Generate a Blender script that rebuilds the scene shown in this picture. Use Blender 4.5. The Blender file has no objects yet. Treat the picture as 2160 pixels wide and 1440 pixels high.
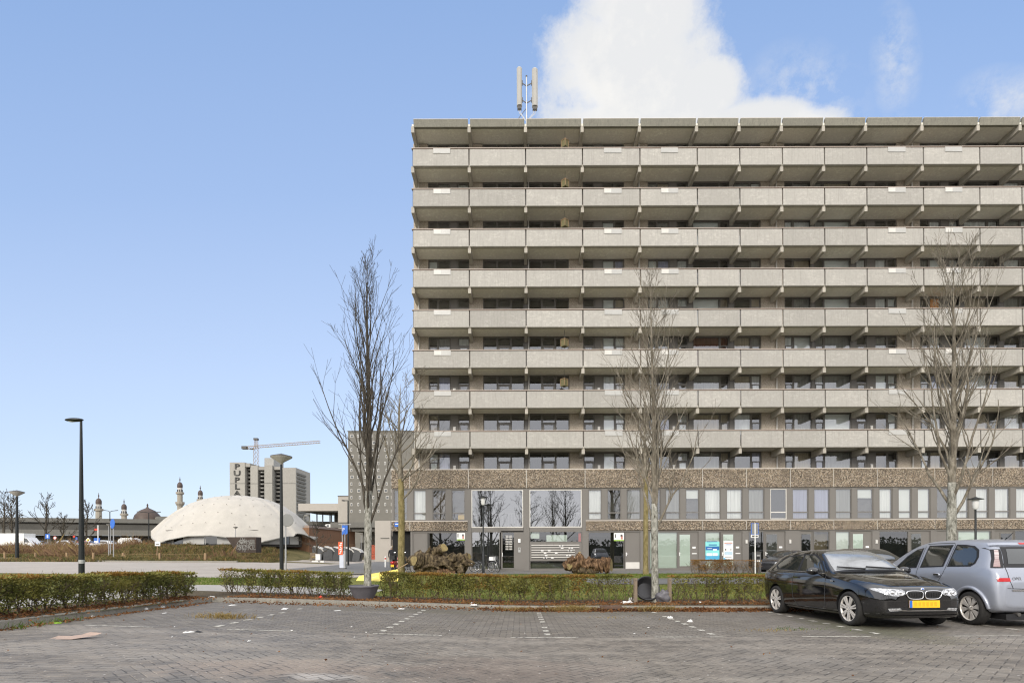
CAM_ROLL = 0.2
SKY_SAT, SKY_VAL = 1.0, 1.0
SKY_MUL = (1.0, 1.0, 1.0)
SKY_HZ = (4.2, 5.2, 6.8)
import bpy, bmesh, math, random
from mathutils import Vector, Matrix, noise
from mathutils.bvhtree import BVHTree
R = math.radians
SC = bpy.context.scene
COL = SC.collection
random.seed(7)
F, CX, HY, ZC = 1210.0, 1095.0, 1160.0, 1.41      # focal length and horizon of the photograph, camera height
def px(x, Y): return (x - CX) / F * Y
def pz(y, Y): return ZC + (HY - y) / F * Y
def P(x, y, Y): return Vector((px(x, Y), Y, pz(y, Y)))
def lerp(a, b, t): return a + (b - a) * t
def sm(a, b, t):
    t = max(0.0, min(1.0, (t - a) / (b - a))); return t * t * (3 - 2 * t)

# ---------------------------------------------------------------- objects
def tag(o, label=None, cat=None, group=None, kind=None):
    if label: o['label'] = label
    if cat: o['category'] = cat
    if group: o['group'] = group
    if kind: o['kind'] = kind
    return o
def empty(name, loc=(0, 0, 0), rz=0.0, label=None, cat=None, group=None):
    o = bpy.data.objects.new(name, None); COL.objects.link(o)
    o.location = loc; o.rotation_euler = (0, 0, rz); o.empty_display_size = .2
    return tag(o, label, cat, group, 'thing' if cat else None)
def copy_tree(o, parent=None):
    c = o.copy(); COL.objects.link(c)
    if parent is not None: c.parent = parent
    for ch in list(o.children): copy_tree(ch, c)
    return c
def link(name, me, parent=None):
    o = bpy.data.objects.new(name, me); COL.objects.link(o)
    if parent is not None: o.parent = parent
    return o

class MB:
    """collects faces and links them as one mesh object"""
    def __init__(s): s.v = []; s.f = []; s.m = []; s.sm = []; s.mats = []
    def mi(s, mat):
        if mat not in s.mats: s.mats.append(mat)
        return s.mats.index(mat)
    def add(s, vs, fs, mat, smooth=False):
        b = len(s.v); i = s.mi(mat)
        s.v.extend([tuple(p) for p in vs])
        for f in fs: s.f.append([b + k for k in f]); s.m.append(i); s.sm.append(smooth)
    def quad(s, a, b, c, d, mat): s.add([a, b, c, d], [(0, 1, 2, 3)], mat)
    def box(s, x0, x1, y0, y1, z0, z1, mat):
        s.add([(x0, y0, z0), (x1, y0, z0), (x1, y1, z0), (x0, y1, z0), (x0, y0, z1), (x1, y0, z1), (x1, y1, z1), (x0, y1, z1)],
              [(0, 3, 2, 1), (4, 5, 6, 7), (0, 1, 5, 4), (1, 2, 6, 5), (2, 3, 7, 6), (3, 0, 4, 7)], mat)
    def bar(s, a, b, w, h, mat, up=(0, 0, 1)):
        a = Vector(a); b = Vector(b); d = (b - a).normalized(); u = Vector(up)
        if abs(d.dot(u)) > .99: u = Vector((1, 0, 0))
        r = d.cross(u).normalized() * w / 2; t = r.cross(d).normalized() * h / 2
        s.add([a - r - t, a + r - t, a + r + t, a - r + t, b - r - t, b + r - t, b + r + t, b - r + t],
              [(0, 3, 2, 1), (4, 5, 6, 7), (0, 1, 5, 4), (1, 2, 6, 5), (2, 3, 7, 6), (3, 0, 4, 7)], mat)
    def tube(s, pts, rad, n, mat, cap=True, smooth=True, jit=0.0):
        pts = [Vector(p) for p in pts]
        if not hasattr(rad, '__len__'): rad = [rad] * len(pts)
        vs = []; fs = []; u = None
        for i, p in enumerate(pts):
            d = (pts[min(i + 1, len(pts) - 1)] - pts[max(i - 1, 0)])
            d = d.normalized() if d.length > 1e-9 else Vector((0, 0, 1))
            if u is None:
                u = d.orthogonal().normalized()
            else:
                u = u - d * u.dot(d); u = u.normalized() if u.length > 1e-6 else d.orthogonal().normalized()
            w = d.cross(u)
            for k in range(n):
                a = 2 * math.pi * k / n; rr = rad[i]
                if jit:
                    q = p * 2.1 + Vector((math.cos(a), math.sin(a), i * .37))
                    rr *= 1 + jit * (noise.noise(q * .9) + .55 * noise.noise(q * 2.3) + .14 * noise.noise(q * 7.3))
                vs.append(p + (u * math.cos(a) + w * math.sin(a)) * rr)
        for i in range(len(pts) - 1):
            for k in range(n):
                fs.append((i * n + k, i * n + (k + 1) % n, (i + 1) * n + (k + 1) % n, (i + 1) * n + k))
        s.add(vs, fs, mat, smooth)
        if cap:
            b = len(vs) - n
            s.add(vs[:n], [tuple(reversed(range(n)))], mat); s.add(vs[b:], [tuple(range(n))], mat)
    def lathe(s, prof, c, n, mat, smooth=True, cap=True, axis='Z', sx=1.0):
        c = Vector(c); vs = []; fs = []
        for (r, z) in prof:
            for k in range(n):
                a = 2 * math.pi * k / n; x, y = r * math.cos(a), r * math.sin(a)
                vs.append(c + (Vector((x * sx, y, z)) if axis == 'Z' else Vector((x, z, y)) if axis == 'Y' else Vector((z, x, y))))
        for i in range(len(prof) - 1):
            for k in range(n): fs.append((i * n + k, i * n + (k + 1) % n, (i + 1) * n + (k + 1) % n, (i + 1) * n + k))
        s.add(vs, fs, mat, smooth)
        if cap:
            s.add(vs[:n], [tuple(reversed(range(n)))], mat); s.add(vs[-n:], [tuple(range(n))], mat)
    def prism(s, poly, y0, y1, mat, axis='Y'):
        n = len(poly)
        f = {'Y': lambda a, b, t: (a, t, b), 'X': lambda a, b, t: (t, a, b), 'Z': lambda a, b, t: (a, b, t)}[axis]
        vs = [f(a, b, y0) for a, b in poly] + [f(a, b, y1) for a, b in poly]
        s.add(vs, [tuple(range(n)), tuple(reversed(range(n, 2 * n)))] + [(i, (i + 1) % n, n + (i + 1) % n, n + i) for i in range(n)], mat)
    def grid(s, fn, us, vs_, mat, smooth=True):
        nu, nv = len(us), len(vs_)
        s.add([fn(u, v) for v in vs_ for u in us], [(j * nu + i, j * nu + i + 1, (j + 1) * nu + i + 1, (j + 1) * nu + i) for j in range(nv - 1) for i in range(nu - 1)], mat, smooth)
    def ball(s, c, r, mat, nu=12, nv=8, sc=(1, 1, 1), jit=0.0):
        c = Vector(c); prof = []
        vs = []; fs = []
        for j in range(nv + 1):
            t = math.pi * j / nv
            for i in range(nu):
                a = 2 * math.pi * i / nu
                d = Vector((math.sin(t) * math.cos(a), math.sin(t) * math.sin(a), math.cos(t)))
                k = 1 + jit * noise.noise(d * 1.7 + c)
                vs.append(c + Vector((d.x * sc[0], d.y * sc[1], d.z * sc[2])) * r * k)
        for j in range(nv):
            for i in range(nu): fs.append((j * nu + i, (j + 1) * nu + i, (j + 1) * nu + (i + 1) % nu, j * nu + (i + 1) % nu))
        s.add(vs, fs, mat, True)
    def mesh(s, name):
        me = bpy.data.meshes.new(name); me.from_pydata(s.v, [], s.f)
        for m in s.mats: me.materials.append(m)
        me.polygons.foreach_set('material_index', s.m); me.polygons.foreach_set('use_smooth', s.sm)
        me.update(); return me
    def build(s, name, parent=None, fix=False):
        me = s.mesh(name)
        if fix:
            bm = bmesh.new(); bm.from_mesh(me); bmesh.ops.recalc_face_normals(bm, faces=bm.faces[:]); bm.to_mesh(me); bm.free()
        return link(name, me, parent)

def linspace(a, b, n): return [a + (b - a) * i / (n - 1) for i in range(n)]

# ---------------------------------------------------------------- materials
class NT:
    def __init__(s, name):
        s.m = bpy.data.materials.new(name); s.m.use_nodes = True
        s.t = s.m.node_tree; s.t.nodes.clear()
        s.out = s.n('ShaderNodeOutputMaterial')
    def n(s, kind, **kw):
        nd = s.t.nodes.new(kind)
        for k, v in kw.items():
            if k.startswith('i_'):
                key = k[2:]; key = int(key) if key.isdigit() else key.replace('_', ' ')
                s.set(nd.inputs[key], v)
            else: setattr(nd, k, v)
        return nd
    def set(s, sock, v):
        if hasattr(v, 'links') or isinstance(v, bpy.types.NodeSocket): s.t.links.new(v, sock)
        elif isinstance(v, bpy.types.Node): s.t.links.new(v.outputs[0], sock)
        elif isinstance(v, (tuple, list)) and len(v) == 3 and sock.type == 'RGBA': sock.default_value = (*v, 1)
        else: sock.default_value = v
    def math(s, op, a, b=0.0, c=None, clamp=False):
        nd = s.t.nodes.new('ShaderNodeMath'); nd.operation = op; nd.use_clamp = clamp
        s.set(nd.inputs[0], a); s.set(nd.inputs[1], b)
        if c is not None: s.set(nd.inputs[2], c)
        return nd.outputs[0]
    def ramp(s, fac, stops, interp='LINEAR'):
        nd = s.t.nodes.new('ShaderNodeValToRGB'); cr = nd.color_ramp; cr.interpolation = interp
        while len(cr.elements) < len(stops): cr.elements.new(.5)
        for e, (p, c) in zip(cr.elements, stops):
            e.position = p; e.color = (*c, 1) if not isinstance(c, (int, float)) else (c, c, c, 1)
        s.set(nd.inputs[0], fac); return nd.outputs[0]
    def mix(s, fac, a, b, mode='MIX'):
        nd = s.t.nodes.new('ShaderNodeMix'); nd.data_type = 'RGBA'; nd.blend_type = mode
        s.set(nd.inputs[0], fac); s.set(nd.inputs[6], a); s.set(nd.inputs[7], b); return nd.outputs[2]
    def pos(s, obj=False):
        if obj: return s.n('ShaderNodeTexCoord').outputs['Object']
        return s.n('ShaderNodeNewGeometry').outputs['Position']
    def scaled(s, vec, sc):
        nd = s.n('ShaderNodeMapping'); s.set(nd.inputs[0], vec); nd.inputs[3].default_value = sc; return nd.outputs[0]
    def noise(s, vec, scale, detail=4, rough=.55):
        nd = s.n('ShaderNodeTexNoise'); s.set(nd.inputs['Vector'], vec); nd.inputs['Scale'].default_value = scale
        nd.inputs['Detail'].default_value = detail; nd.inputs['Roughness'].default_value = rough; return nd.outputs[0]
    def bsdf(s, col, rough=.7, spec=.4, metal=0.0, bump=None, bstr=.3, bdist=.02, coat=0.0, **kw):
        b = s.n('ShaderNodeBsdfPrincipled')
        s.set(b.inputs['Base Color'], col); s.set(b.inputs['Roughness'], rough); s.set(b.inputs['Metallic'], metal)
        b.inputs['Specular IOR Level'].default_value = spec; b.inputs['Coat Weight'].default_value = coat
        b.inputs['Coat Roughness'].default_value = .04
        for k, v in kw.items(): s.set(b.inputs[k.replace('_', ' ')], v)
        if bump is not None:
            bp = s.n('ShaderNodeBump'); bp.inputs['Strength'].default_value = bstr; bp.inputs['Distance'].default_value = bdist
            s.set(bp.inputs['Height'], bump); s.t.links.new(bp.outputs[0], b.inputs['Normal'])
        s.t.links.new(b.outputs[0], s.out.inputs[0]); return b

def c8(r, g, b): # an 8 bit surface colour -> linear
    f = lambda c: (c / 255 / 12.92) if c / 255 <= .04045 else ((c / 255 + .055) / 1.055) ** 2.4
    return (f(r), f(g), f(b))
def mul(c, k): return tuple(min(1, v * k) for v in c)

def plain(name, col, rough=.6, var=.18, scale=4.0, bump=.0, metal=0.0, spec=.4, coat=0.0, obj=False, stretch=(1, 1, 1)):
    """a surface with soft irregular tone"""
    t = NT(name); p = t.scaled(t.pos(obj), stretch)
    n1 = t.noise(p, scale, 5); n2 = t.noise(p, scale * 9, 3)
    f = t.math('ADD', t.math('MULTIPLY', n1, .65), t.math('MULTIPLY', n2, .35))
    c = t.mix(t.math('MULTIPLY_ADD', f, 2.2, -.6, clamp=True), mul(col, 1 - var), mul(col, 1 + var))
    t.bsdf(c, t.math('MULTIPLY_ADD', n2, .2, rough - .1, clamp=True), spec, metal, bump=n2 if bump else None, bstr=bump, coat=coat)
    return t.m

M = {}
def concrete(name, col, stain=.35, streak=True, fine=.12):
    t = NT(name); p = t.pos()
    big = t.noise(p, .9, 5, .6); mid = t.noise(p, 6, 5, .65); fin = t.noise(p, 60, 3)
    c = t.mix(t.math('MULTIPLY_ADD', mid, 2.4, -.7, clamp=True), mul(col, .91), mul(col, 1.08))
    wht = t.math('MULTIPLY', t.ramp(t.noise(t.scaled(p, (1, 1, 2.2)), 4.5, 8, .78), [(.49, 0.), (.62, 1.)]), t.ramp(big, [(.42, 0.), (.56, .55)]))
    c = t.mix(wht, c, mul(col, 1.5))
    rn = t.n('ShaderNodeObjectInfo').outputs['Random']; c = t.mix(1.0, c, t.ramp(rn, [(0., .88), (1., 1.08)]), 'MULTIPLY')
    if streak:
        st = t.noise(t.scaled(p, (7, 7, .35)), 1.6, 5, .65)
        c = t.mix(t.math('MULTIPLY', t.ramp(st, [(.5, 0.), (.75, 1.)]), stain), c, mul(col, .55))
    c = t.mix(fine, c, t.ramp(fin, [(.3, .15), (.7, .8)]))
    t.bsdf(c, .88, .2, bump=t.math('ADD', mid, fin), bstr=.25, bdist=.01)
    return t.m
def pebble(name, scale, cols, dark):
    t = NT(name); p = t.pos()
    v = t.n('ShaderNodeTexVoronoi'); t.set(v.inputs['Vector'], p); v.inputs['Scale'].default_value = scale
    v2 = t.n('ShaderNodeTexVoronoi', feature='DISTANCE_TO_EDGE'); t.set(v2.inputs['Vector'], p); v2.inputs['Scale'].default_value = scale
    r = t.n('ShaderNodeSeparateColor', i_0=v.outputs['Color'])
    c = t.ramp(r.outputs[0], [(i / (len(cols) - 1), x) for i, x in enumerate(cols)], 'CONSTANT')
    big = t.noise(p, .8, 4)
    c = t.mix(t.math('MULTIPLY', t.ramp(big, [(.4, 0.), (.7, 1.)]), .35), c, dark)
    c = t.mix(t.ramp(v2.outputs[0], [(0.02, 1.), (.14, 0.)]), c, dark)
    t.bsdf(c, .8, .3, bump=v2.outputs[0], bstr=.6, bdist=.03)
    return t.m
def glass(name, tint=(.88, .91, .9), ior=1.62, rough=.012):
    t = NT(name)
    tr = t.n('ShaderNodeBsdfTransparent', i_0=tint); gl = t.n('ShaderNodeBsdfGlossy', i_0=(.93, .94, .97)); gl.inputs['Roughness'].default_value = rough
    bp = t.n('ShaderNodeBump'); bp.inputs['Strength'].default_value = .06; bp.inputs['Distance'].default_value = .01
    t.set(bp.inputs['Height'], t.noise(t.pos(), .9, 1)); t.t.links.new(bp.outputs[0], gl.inputs['Normal'])
    fr = t.n('ShaderNodeFresnel'); fr.inputs[0].default_value = ior
    f = t.math('MULTIPLY_ADD', fr.outputs[0], 1.6, .08, clamp=True)
    mx = t.n('ShaderNodeMixShader', i_0=f, i_1=tr.outputs[0], i_2=gl.outputs[0])
    t.t.links.new(mx.outputs[0], t.out.inputs[0]); return t.m
def curtain(name, col, f=9.0, var=.22):
    t = NT(name); p = t.pos()
    w = t.noise(t.scaled(p, (f, f, .25)), 1.0, 3)
    c = t.mix(t.math('MULTIPLY_ADD', w, 2.4, -.7, clamp=True), mul(col, 1 - var), mul(col, 1 + var * .5))
    t.bsdf(c, .9, .1, bump=w, bstr=.8, bdist=.06); return t.m
def blinds(name, col):
    t = NT(name); p = t.pos()
    s = t.n('ShaderNodeSeparateXYZ', i_0=p)
    w = t.math('FRACT', t.math('MULTIPLY', s.outputs[2], 16.0))
    c = t.mix(t.ramp(w, [(0., 1.), (.12, 0.)]), col, mul(col, .6))
    t.bsdf(c, .6, .3); return t.m
def bark(name, cols, scale=9.0):
    t = NT(name); p = t.pos(); n1 = t.noise(t.scaled(p, (1, 1, .45)), scale, 6, .7)
    v = t.n('ShaderNodeTexVoronoi'); t.set(v.inputs['Vector'], t.scaled(p, (1, 1, .6))); v.inputs['Scale'].default_value = scale * 2.2
    c = t.ramp(n1, [(.32, cols[0]), (.5, cols[1]), (.66, cols[2])])
    c = t.mix(t.math('MULTIPLY', t.ramp(v.outputs[0], [(.1, 1.), (.4, 0.)]), .35), c, cols[0])
    t.bsdf(c, .9, .15, bump=n1, bstr=.6, bdist=.02); return t.m
def leafy(name, cols, rough=.6, trans=True):
    """leaf faces: tone varies per clump and from leaf to leaf"""
    t = NT(name); p = t.pos()
    n1 = t.noise(p, 2.2, 3); n2 = t.noise(p, 38, 2)
    f = t.math('ADD', t.math('MULTIPLY', n1, .5), t.math('MULTIPLY', n2, .5))
    c = t.ramp(f, [(lerp(.34, .66, i / (len(cols) - 1)), x) for i, x in enumerate(cols)])
    b = t.bsdf(c, rough, .25)
    if trans:
        tl = t.n('ShaderNodeBsdfTranslucent', i_0=c)
        mx = t.n('ShaderNodeMixShader', i_0=.3, i_1=b.outputs[0], i_2=tl.outputs[0]); t.t.links.new(mx.outputs[0], t.out.inputs[0])
    return t.m
def paint(name, col, metal=0.0, rough=.3, flake=False, dirt=.25, coat=.8):
    t = NT(name); p = t.pos(True)
    s = t.n('ShaderNodeSeparateXYZ', i_0=p)
    n1 = t.noise(p, 5, 5, .7); n2 = t.noise(p, 90, 2)
    low = t.math('MULTIPLY', t.ramp(s.outputs[2], [(.2, 1.), (.62, .12)]), t.ramp(n1, [(.35, .25), (.7, 1.)]))
    f = t.math('MULTIPLY', low, dirt)
    c = t.mix(f, col, (.13, .12, .105))
    t.bsdf(c, t.math('MULTIPLY_ADD', f, .5, rough), .5, metal, coat=coat, bump=n2, bstr=.008, bdist=.01)
    return t.m
def lettering(body, size, mat, loc, rot=(math.pi / 2, 0, 0), parent=None, name='lettering', outline=0.0, thick=.004, align='CENTER'):
    cu = bpy.data.curves.new('lettering', 'FONT'); cu.body = body; cu.size = size; cu.align_x = align; cu.align_y = 'CENTER'
    if outline: cu.fill_mode = 'NONE'; cu.bevel_depth = outline; cu.bevel_resolution = 0
    else: cu.extrude = thick / 2
    cu.resolution_u = 3
    o = bpy.data.objects.new('lettering_source', cu); COL.objects.link(o)
    dg = bpy.context.evaluated_depsgraph_get(); dg.update()
    me = bpy.data.meshes.new_from_object(o.evaluated_get(dg)); bpy.data.objects.remove(o); bpy.data.curves.remove(cu)
    me.materials.clear(); me.materials.append(mat)
    q = link(name, me, parent); q.location = loc; q.rotation_euler = rot
    return q

# surface colours
M['panel'] = concrete('panel_concrete', (.345, .329, .298), .36, fine=.05)
M['fascia'] = concrete('fascia_concrete', (.185, .175, .135), .9)
M['beam'] = concrete('beam_concrete', (.36, .33, .275), .3)
M['soffit'] = concrete('soffit_paint', (.70, .66, .57), .25, streak=False)
M['pebble'] = pebble('brown_pebble', 25, [(.045, .038, .03), (.19, .145, .10), (.34, .26, .175), (.10, .08, .06), (.5, .41, .3), (.23, .19, .145), (.52, .45, .36), (.07, .058, .045)], (.075, .06, .045))
M['pebble_pale'] = pebble('pale_pebble', 30, [(.36, .31, .25), (.52, .46, .385), (.6, .53, .44), (.42, .365, .3), (.66, .59, .5)], (.32, .275, .22))
M['greywall'] = plain('grey_facade_paint', (.155, .144, .130), .62, .06, .7)
M['frame'] = plain('grey_window_frame', (.145, .135, .122), .5, .05, 2)
M['frame_dark'] = plain('dark_window_frame', (.07, .066, .06), .5, .06, 2)
M['rail'] = plain('handrail_paint', (.25, .19, .155), .5, .15, 3)
M['railwhite'] = plain('pale_capping', (.52, .47, .41), .6, .1, 3)
M['white'] = plain('white_paint', (.75, .75, .73), .5, .06, 2)
M['offwhite'] = plain('offwhite_paint', (.56, .54, .5), .55, .08, 2)
M['pipe'] = plain('downpipe_grey', (.55, .53, .49), .5, .08, 2)
M['glass'] = glass('window_glass')
M['shopglass'] = glass('shop_glass', (.78, .83, .81), 1.42)
M['lobbyglass'] = glass('lobby_glass', (.75, .78, .78), 2.1, .008)
M['sheet'] = plain('pale_acrylic', (.40, .395, .375), .25, .07, 1.5)
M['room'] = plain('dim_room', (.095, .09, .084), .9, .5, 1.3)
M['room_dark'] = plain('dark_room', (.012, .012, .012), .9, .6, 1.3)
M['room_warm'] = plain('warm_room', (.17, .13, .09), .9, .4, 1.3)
M['curtain_white'] = curtain('white_net_curtain', (.80, .79, .77))
M['curtain_grey'] = curtain('grey_curtain', (.34, .33, .31))
M['curtain_beige'] = curtain('beige_curtain', (.5, .42, .32))
M['curtain_red'] = curtain('rust_curtain', (.2, .085, .055))
M['curtain_lilac'] = curtain('lilac_curtain', (.42, .42, .55))
M['curtain_orange'] = curtain('orange_curtain', (.85, .36, .06))
M['blind_white'] = blinds('white_blind', (.78, .78, .75))
M['blind_mint'] = blinds('pale_green_blind', (.70, .74, .68))
M['black'] = plain('black_plastic', (.012, .012, .013), .45, .2, 5)
M['rubber'] = plain('tyre_rubber', (.02, .019, .018), .85, .3, 14, obj=True)
M['steel'] = plain('galvanised_steel', (.42, .42, .41), .42, .12, 6, metal=.7)
M['chrome'] = plain('chrome', (.75, .75, .76), .12, .03, 5, metal=1.0)
M['lamp_post'] = plain('dark_green_post', (.0055, .008, .0085), .45, .15, 2)
M['alloy'] = plain('alloy_wheel', (.62, .59, .55), .35, .12, 9, metal=.35, obj=True)
M['wood'] = plain('weathered_wood', (.28, .19, .105), .8, .3, 6, stretch=(1, 1, .2))
M['wood_post'] = plain('grey_wood_post', (.2, .155, .11), .85, .35, 8, stretch=(1, 1, .2))
M['cut_wood'] = plain('cut_wood', (.22, .17, .075), .85, .35, 9)
M['red'] = plain('red_sign', (.6, .05, .025), .5, .1, 3)
M['blue'] = plain('blue_sign', (.025, .13, .5), .45, .08, 3)
M['yellow'] = plain('yellow_plate', (.78, .47, .015), .5, .05, 8)
M['tarp'] = plain('yellow_plastic', (.72, .6, .12), .45, .12, 5)
M['paper'] = plain('white_litter', (.62, .61, .59), .8, .12, 14)
M['kerb'] = concrete('kerb_concrete', (.2, .185, .15), .5)
M['tan'] = plain('olive_wood_box', (.14, .125, .06), .7, .3, 5)
M['lobby_white'] = plain('column_white', (.52, .55, .62), .45, .06, 3)
M['poster_red'] = plain('orange_red_poster', (.75, .12, .04), .5, .2, 6)
M['meter_grey'] = plain('meter_grey', (.085, .085, .088), .5, .1, 3)
M['antenna_grey'] = plain('antenna_grey', (.33, .32, .295), .5, .06, 2)
M['signback'] = plain('sign_back_grey', (.2, .2, .195), .5, .08, 3)
# ---------------------------------------------------------------- camera, sun, sky
cam = bpy.data.cameras.new('camera'); co = bpy.data.objects.new('camera', cam); COL.objects.link(co); SC.camera = co
co.location = (0, 0, ZC); co.rotation_euler = (R(90), R(CAM_ROLL), 0)
cam.sensor_width = 36; cam.sensor_fit = 'HORIZONTAL'; cam.lens = 36 * F / 2160
cam.shift_x = -15 / 2160; cam.shift_y = 440 / 2160; cam.clip_end = 3000; cam.clip_start = .1
SUN_EL, SUN_AZ = 27.0, 200.0          # azimuth clockwise from +Y: behind the camera, to its left
ld = bpy.data.lights.new('sun', 'SUN'); lo = bpy.data.objects.new('sun', ld); COL.objects.link(lo)
ld.energy = .9; ld.angle = R(16); ld.color = (1, .93, .83)
sd = Vector((math.sin(R(SUN_AZ)) * math.cos(R(SUN_EL)), math.cos(R(SUN_AZ)) * math.cos(R(SUN_EL)), math.sin(R(SUN_EL))))
lo.rotation_euler = sd.to_track_quat('Z', 'Y').to_euler(); lo.location = sd * 50
SC.view_settings.view_transform = 'Standard'; SC.view_settings.look = 'None'; SC.view_settings.exposure = 1.55
SC.cycles.max_bounces = 8; SC.cycles.transparent_max_bounces = 12; SC.cycles.use_denoising = True
SC.cycles.sample_clamp_indirect = 4.0; SC.cycles.pixel_filter_type = 'BLACKMAN_HARRIS'; SC.cycles.filter_width = 1.2

w = bpy.data.worlds.new('World'); SC.world = w; w.use_nodes = True
wt = w.node_tree; wt.nodes.clear()
class WT(NT):
    def __init__(s): s.t = wt; s.out = wt.nodes.new('ShaderNodeOutputWorld')
t = WT()
sky = t.n('ShaderNodeTexSky'); sky.sky_type = 'NISHITA'; sky.sun_disc = False
sky.sun_elevation = R(SUN_EL); sky.sun_rotation = R(SUN_AZ); sky.air_density = 1.0; sky.dust_density = .6; sky.ozone_density = 2.0
gen = t.n('ShaderNodeTexCoord').outputs['Generated']
sp = t.n('ShaderNodeSeparateXYZ', i_0=gen)
dx, dy, dz = sp.outputs
fw = t.math('MAXIMUM', dy, .02)
u = t.math('DIVIDE', dx, fw); v = t.math('DIVIDE', dz, fw)       # direction, as the slope sideways and upwards
cn = t.noise(gen, 7.5, 12, .68); cn2 = t.noise(gen, 26, 10, .66)
nz = t.math('ADD', t.math('MULTIPLY', t.math('SUBTRACT', cn, .5), 1.15), t.math('MULTIPLY', t.math('SUBTRACT', cn2, .5), .45))
def blob(cu, cv, ru, rv):
    a = t.math('POWER', t.math('DIVIDE', t.math('SUBTRACT', u, cu), ru), 2.0); b = t.math('POWER', t.math('DIVIDE', t.math('SUBTRACT', v, cv), rv), 2.0)
    return t.math('SUBTRACT', 1.0, t.math('SQRT', t.math('ADD', a, b)))
parts = [blob(.23, .74, .21, .12), blob(.19, .84, .17, .16), blob(.215, .97, .135, .22), blob(.44, .735, .17, .06), blob(.33, .80, .07, .07)]
m = parts[0]
for q in parts[1:]: m = t.math('MAXIMUM', m, q)
m = t.math('ADD', m, nz)
thin = t.math('MAXIMUM', blob(.50, .77, .13, .13), t.math('MAXIMUM', blob(.66, .85, .05, .12), blob(.86, .77, .12, .08)))
thin = t.math('MULTIPLY', t.ramp(thin, [(.0, 0.), (.7, 1.)]), t.ramp(t.math('ADD', t.math('MULTIPLY', cn, .5), t.math('MULTIPLY', cn2, .5)), [(.46, 0.), (.66, 1.)]))
dens = t.math('MAXIMUM', t.ramp(m, [(-.03, 0.), (.08, .2), (.20, .66), (.34, .94), (.46, 1.)]), t.math('MULTIPLY', thin, .8))
dens = t.math('MULTIPLY', dens, t.math('GREATER_THAN', dy, .05))
rear = t.math('MAXIMUM', t.ramp(t.math('MULTIPLY_ADD', dy, -1.0, t.math('MULTIPLY', nz, .9)), [(.0, 0.), (.4, .85)]), t.ramp(t.math('ADD', t.math('MULTIPLY', v, .4), t.math('MULTIPLY', nz, .3)), [(.50, 0.), (.72, .85)]))   # unseen bright cloud added overhead and behind the camera, for fill and reflections
dens = t.math('MAXIMUM', dens, rear)
white = t.mix(t.ramp(t.math('ADD', t.math('MULTIPLY', cn, .7), t.math('ADD', t.math('MULTIPLY', cn2, .3), t.math('MULTIPLY', v, .25))), [(.50, 1.), (.72, 0.)]), (2.85, 2.88, 2.93), (3.42, 3.34, 3.2))
white = t.mix(t.math('MULTIPLY', rear, t.math('SUBTRACT', 1.0, t.math('GREATER_THAN', dy, .05))), white, (6.6, 6.5, 6.5)); white = t.mix(t.ramp(v, [(.55, 0.), (1.0, 1.)]) if False else t.math('MULTIPLY', t.math('GREATER_THAN', v, 1.15), 1.0), white, (6.6, 6.5, 6.5))
skyc = t.mix(1.0, t.n('ShaderNodeHueSaturation', i_Saturation=SKY_SAT, i_Value=SKY_VAL, i_Color=sky.outputs[0]).outputs[0], SKY_MUL, 'MULTIPLY')
grad = t.ramp(v, [(.0, (.255, .306, .385)), (.30, (.215, .275, .375)), (.62, (.155, .225, .35)), (1.0, (.118, .19, .325))])
skyc = t.mix(.82, skyc, t.mix(1.0, grad, (8.7, 8.3, 8.35), 'MULTIPLY'))
bg = t.n('ShaderNodeBackground', i_0=t.mix(dens, skyc, white)); bg.inputs[1].default_value = .1
wt.links.new(bg.outputs[0], t.out.inputs[0])

# ---------------------------------------------------------------- terrain
def crossx(X):
    q = max(0.0, -X - .1); return .0325 * min(q, 9.5) + .005 * max(0.0, q - 9.5)
def zp(X, Y): return .21 - .0207 * Y + crossx(X)
def zg(X, Y): return crossx(X) * (1 - sm(18, 34, Y) * sm(-26, -12, X)) + max(0.0, .31 - .0207 * Y)
def zfield(X, Y):
    m = math.exp(-(((X + 36.5) / 12) ** 2 + ((Y - 72) / 13) ** 2) ** 3)
    back = .95 * sm(58, 92, Y) * sm(-20, -30, X)
    return zg(X, Y) + max(back, 1.75 * m)
def kerb_y(X):   # front edge of the field, seen past the road
    return 52.5 + .018 * (X + 30) ** 2 if X > -60 else 52.5 + .018 * 900
# materials of the ground
t = NT('parking_pavers'); p = t.pos(); s = t.n('ShaderNodeSeparateXYZ', i_0=p); X, Y = s.outputs[0], s.outputs[1]
wob = t.math('MULTIPLY', t.math('SUBTRACT', t.noise(p, .55, 2), .5), .16)
def edge(fu, k, flag): return t.math('ADD', fu, t.math('MULTIPLY', flag, 10.0))
U = t.math('MULTIPLY', t.math('ADD', t.math('ADD', X, wob), Y), .7071 / .105); V = t.math('MULTIPLY', t.math('SUBTRACT', Y, X), .7071 / .105)
i = t.math('FLOOR', U); j = t.math('FLOOR', V); m = t.math('FLOORED_MODULO', t.math('SUBTRACT', i, j), 4.0)
fu = t.math('SUBTRACT', U, i); fv = t.math('SUBTRACT', V, j)
is_ = [t.math('COMPARE', m, float(k), .2) for k in range(4)]
dA = t.math('MINIMUM', t.math('MINIMUM', edge(fu, 0, is_[1]), edge(t.math('SUBTRACT', 1.0, fu), 0, is_[0])), t.math('MINIMUM', edge(fv, 0, is_[2]), edge(t.math('SUBTRACT', 1.0, fv), 0, is_[3])))
idA = t.n('ShaderNodeCombineXYZ', i_0=t.math('SUBTRACT', i, is_[1]), i_1=t.math('SUBTRACT', j, is_[2]), i_2=1.0)
Yb = t.math('DIVIDE', t.math('ADD', Y, wob), .108); jb = t.math('FLOOR', Yb); fyb = t.math('SUBTRACT', Yb, jb)
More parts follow.
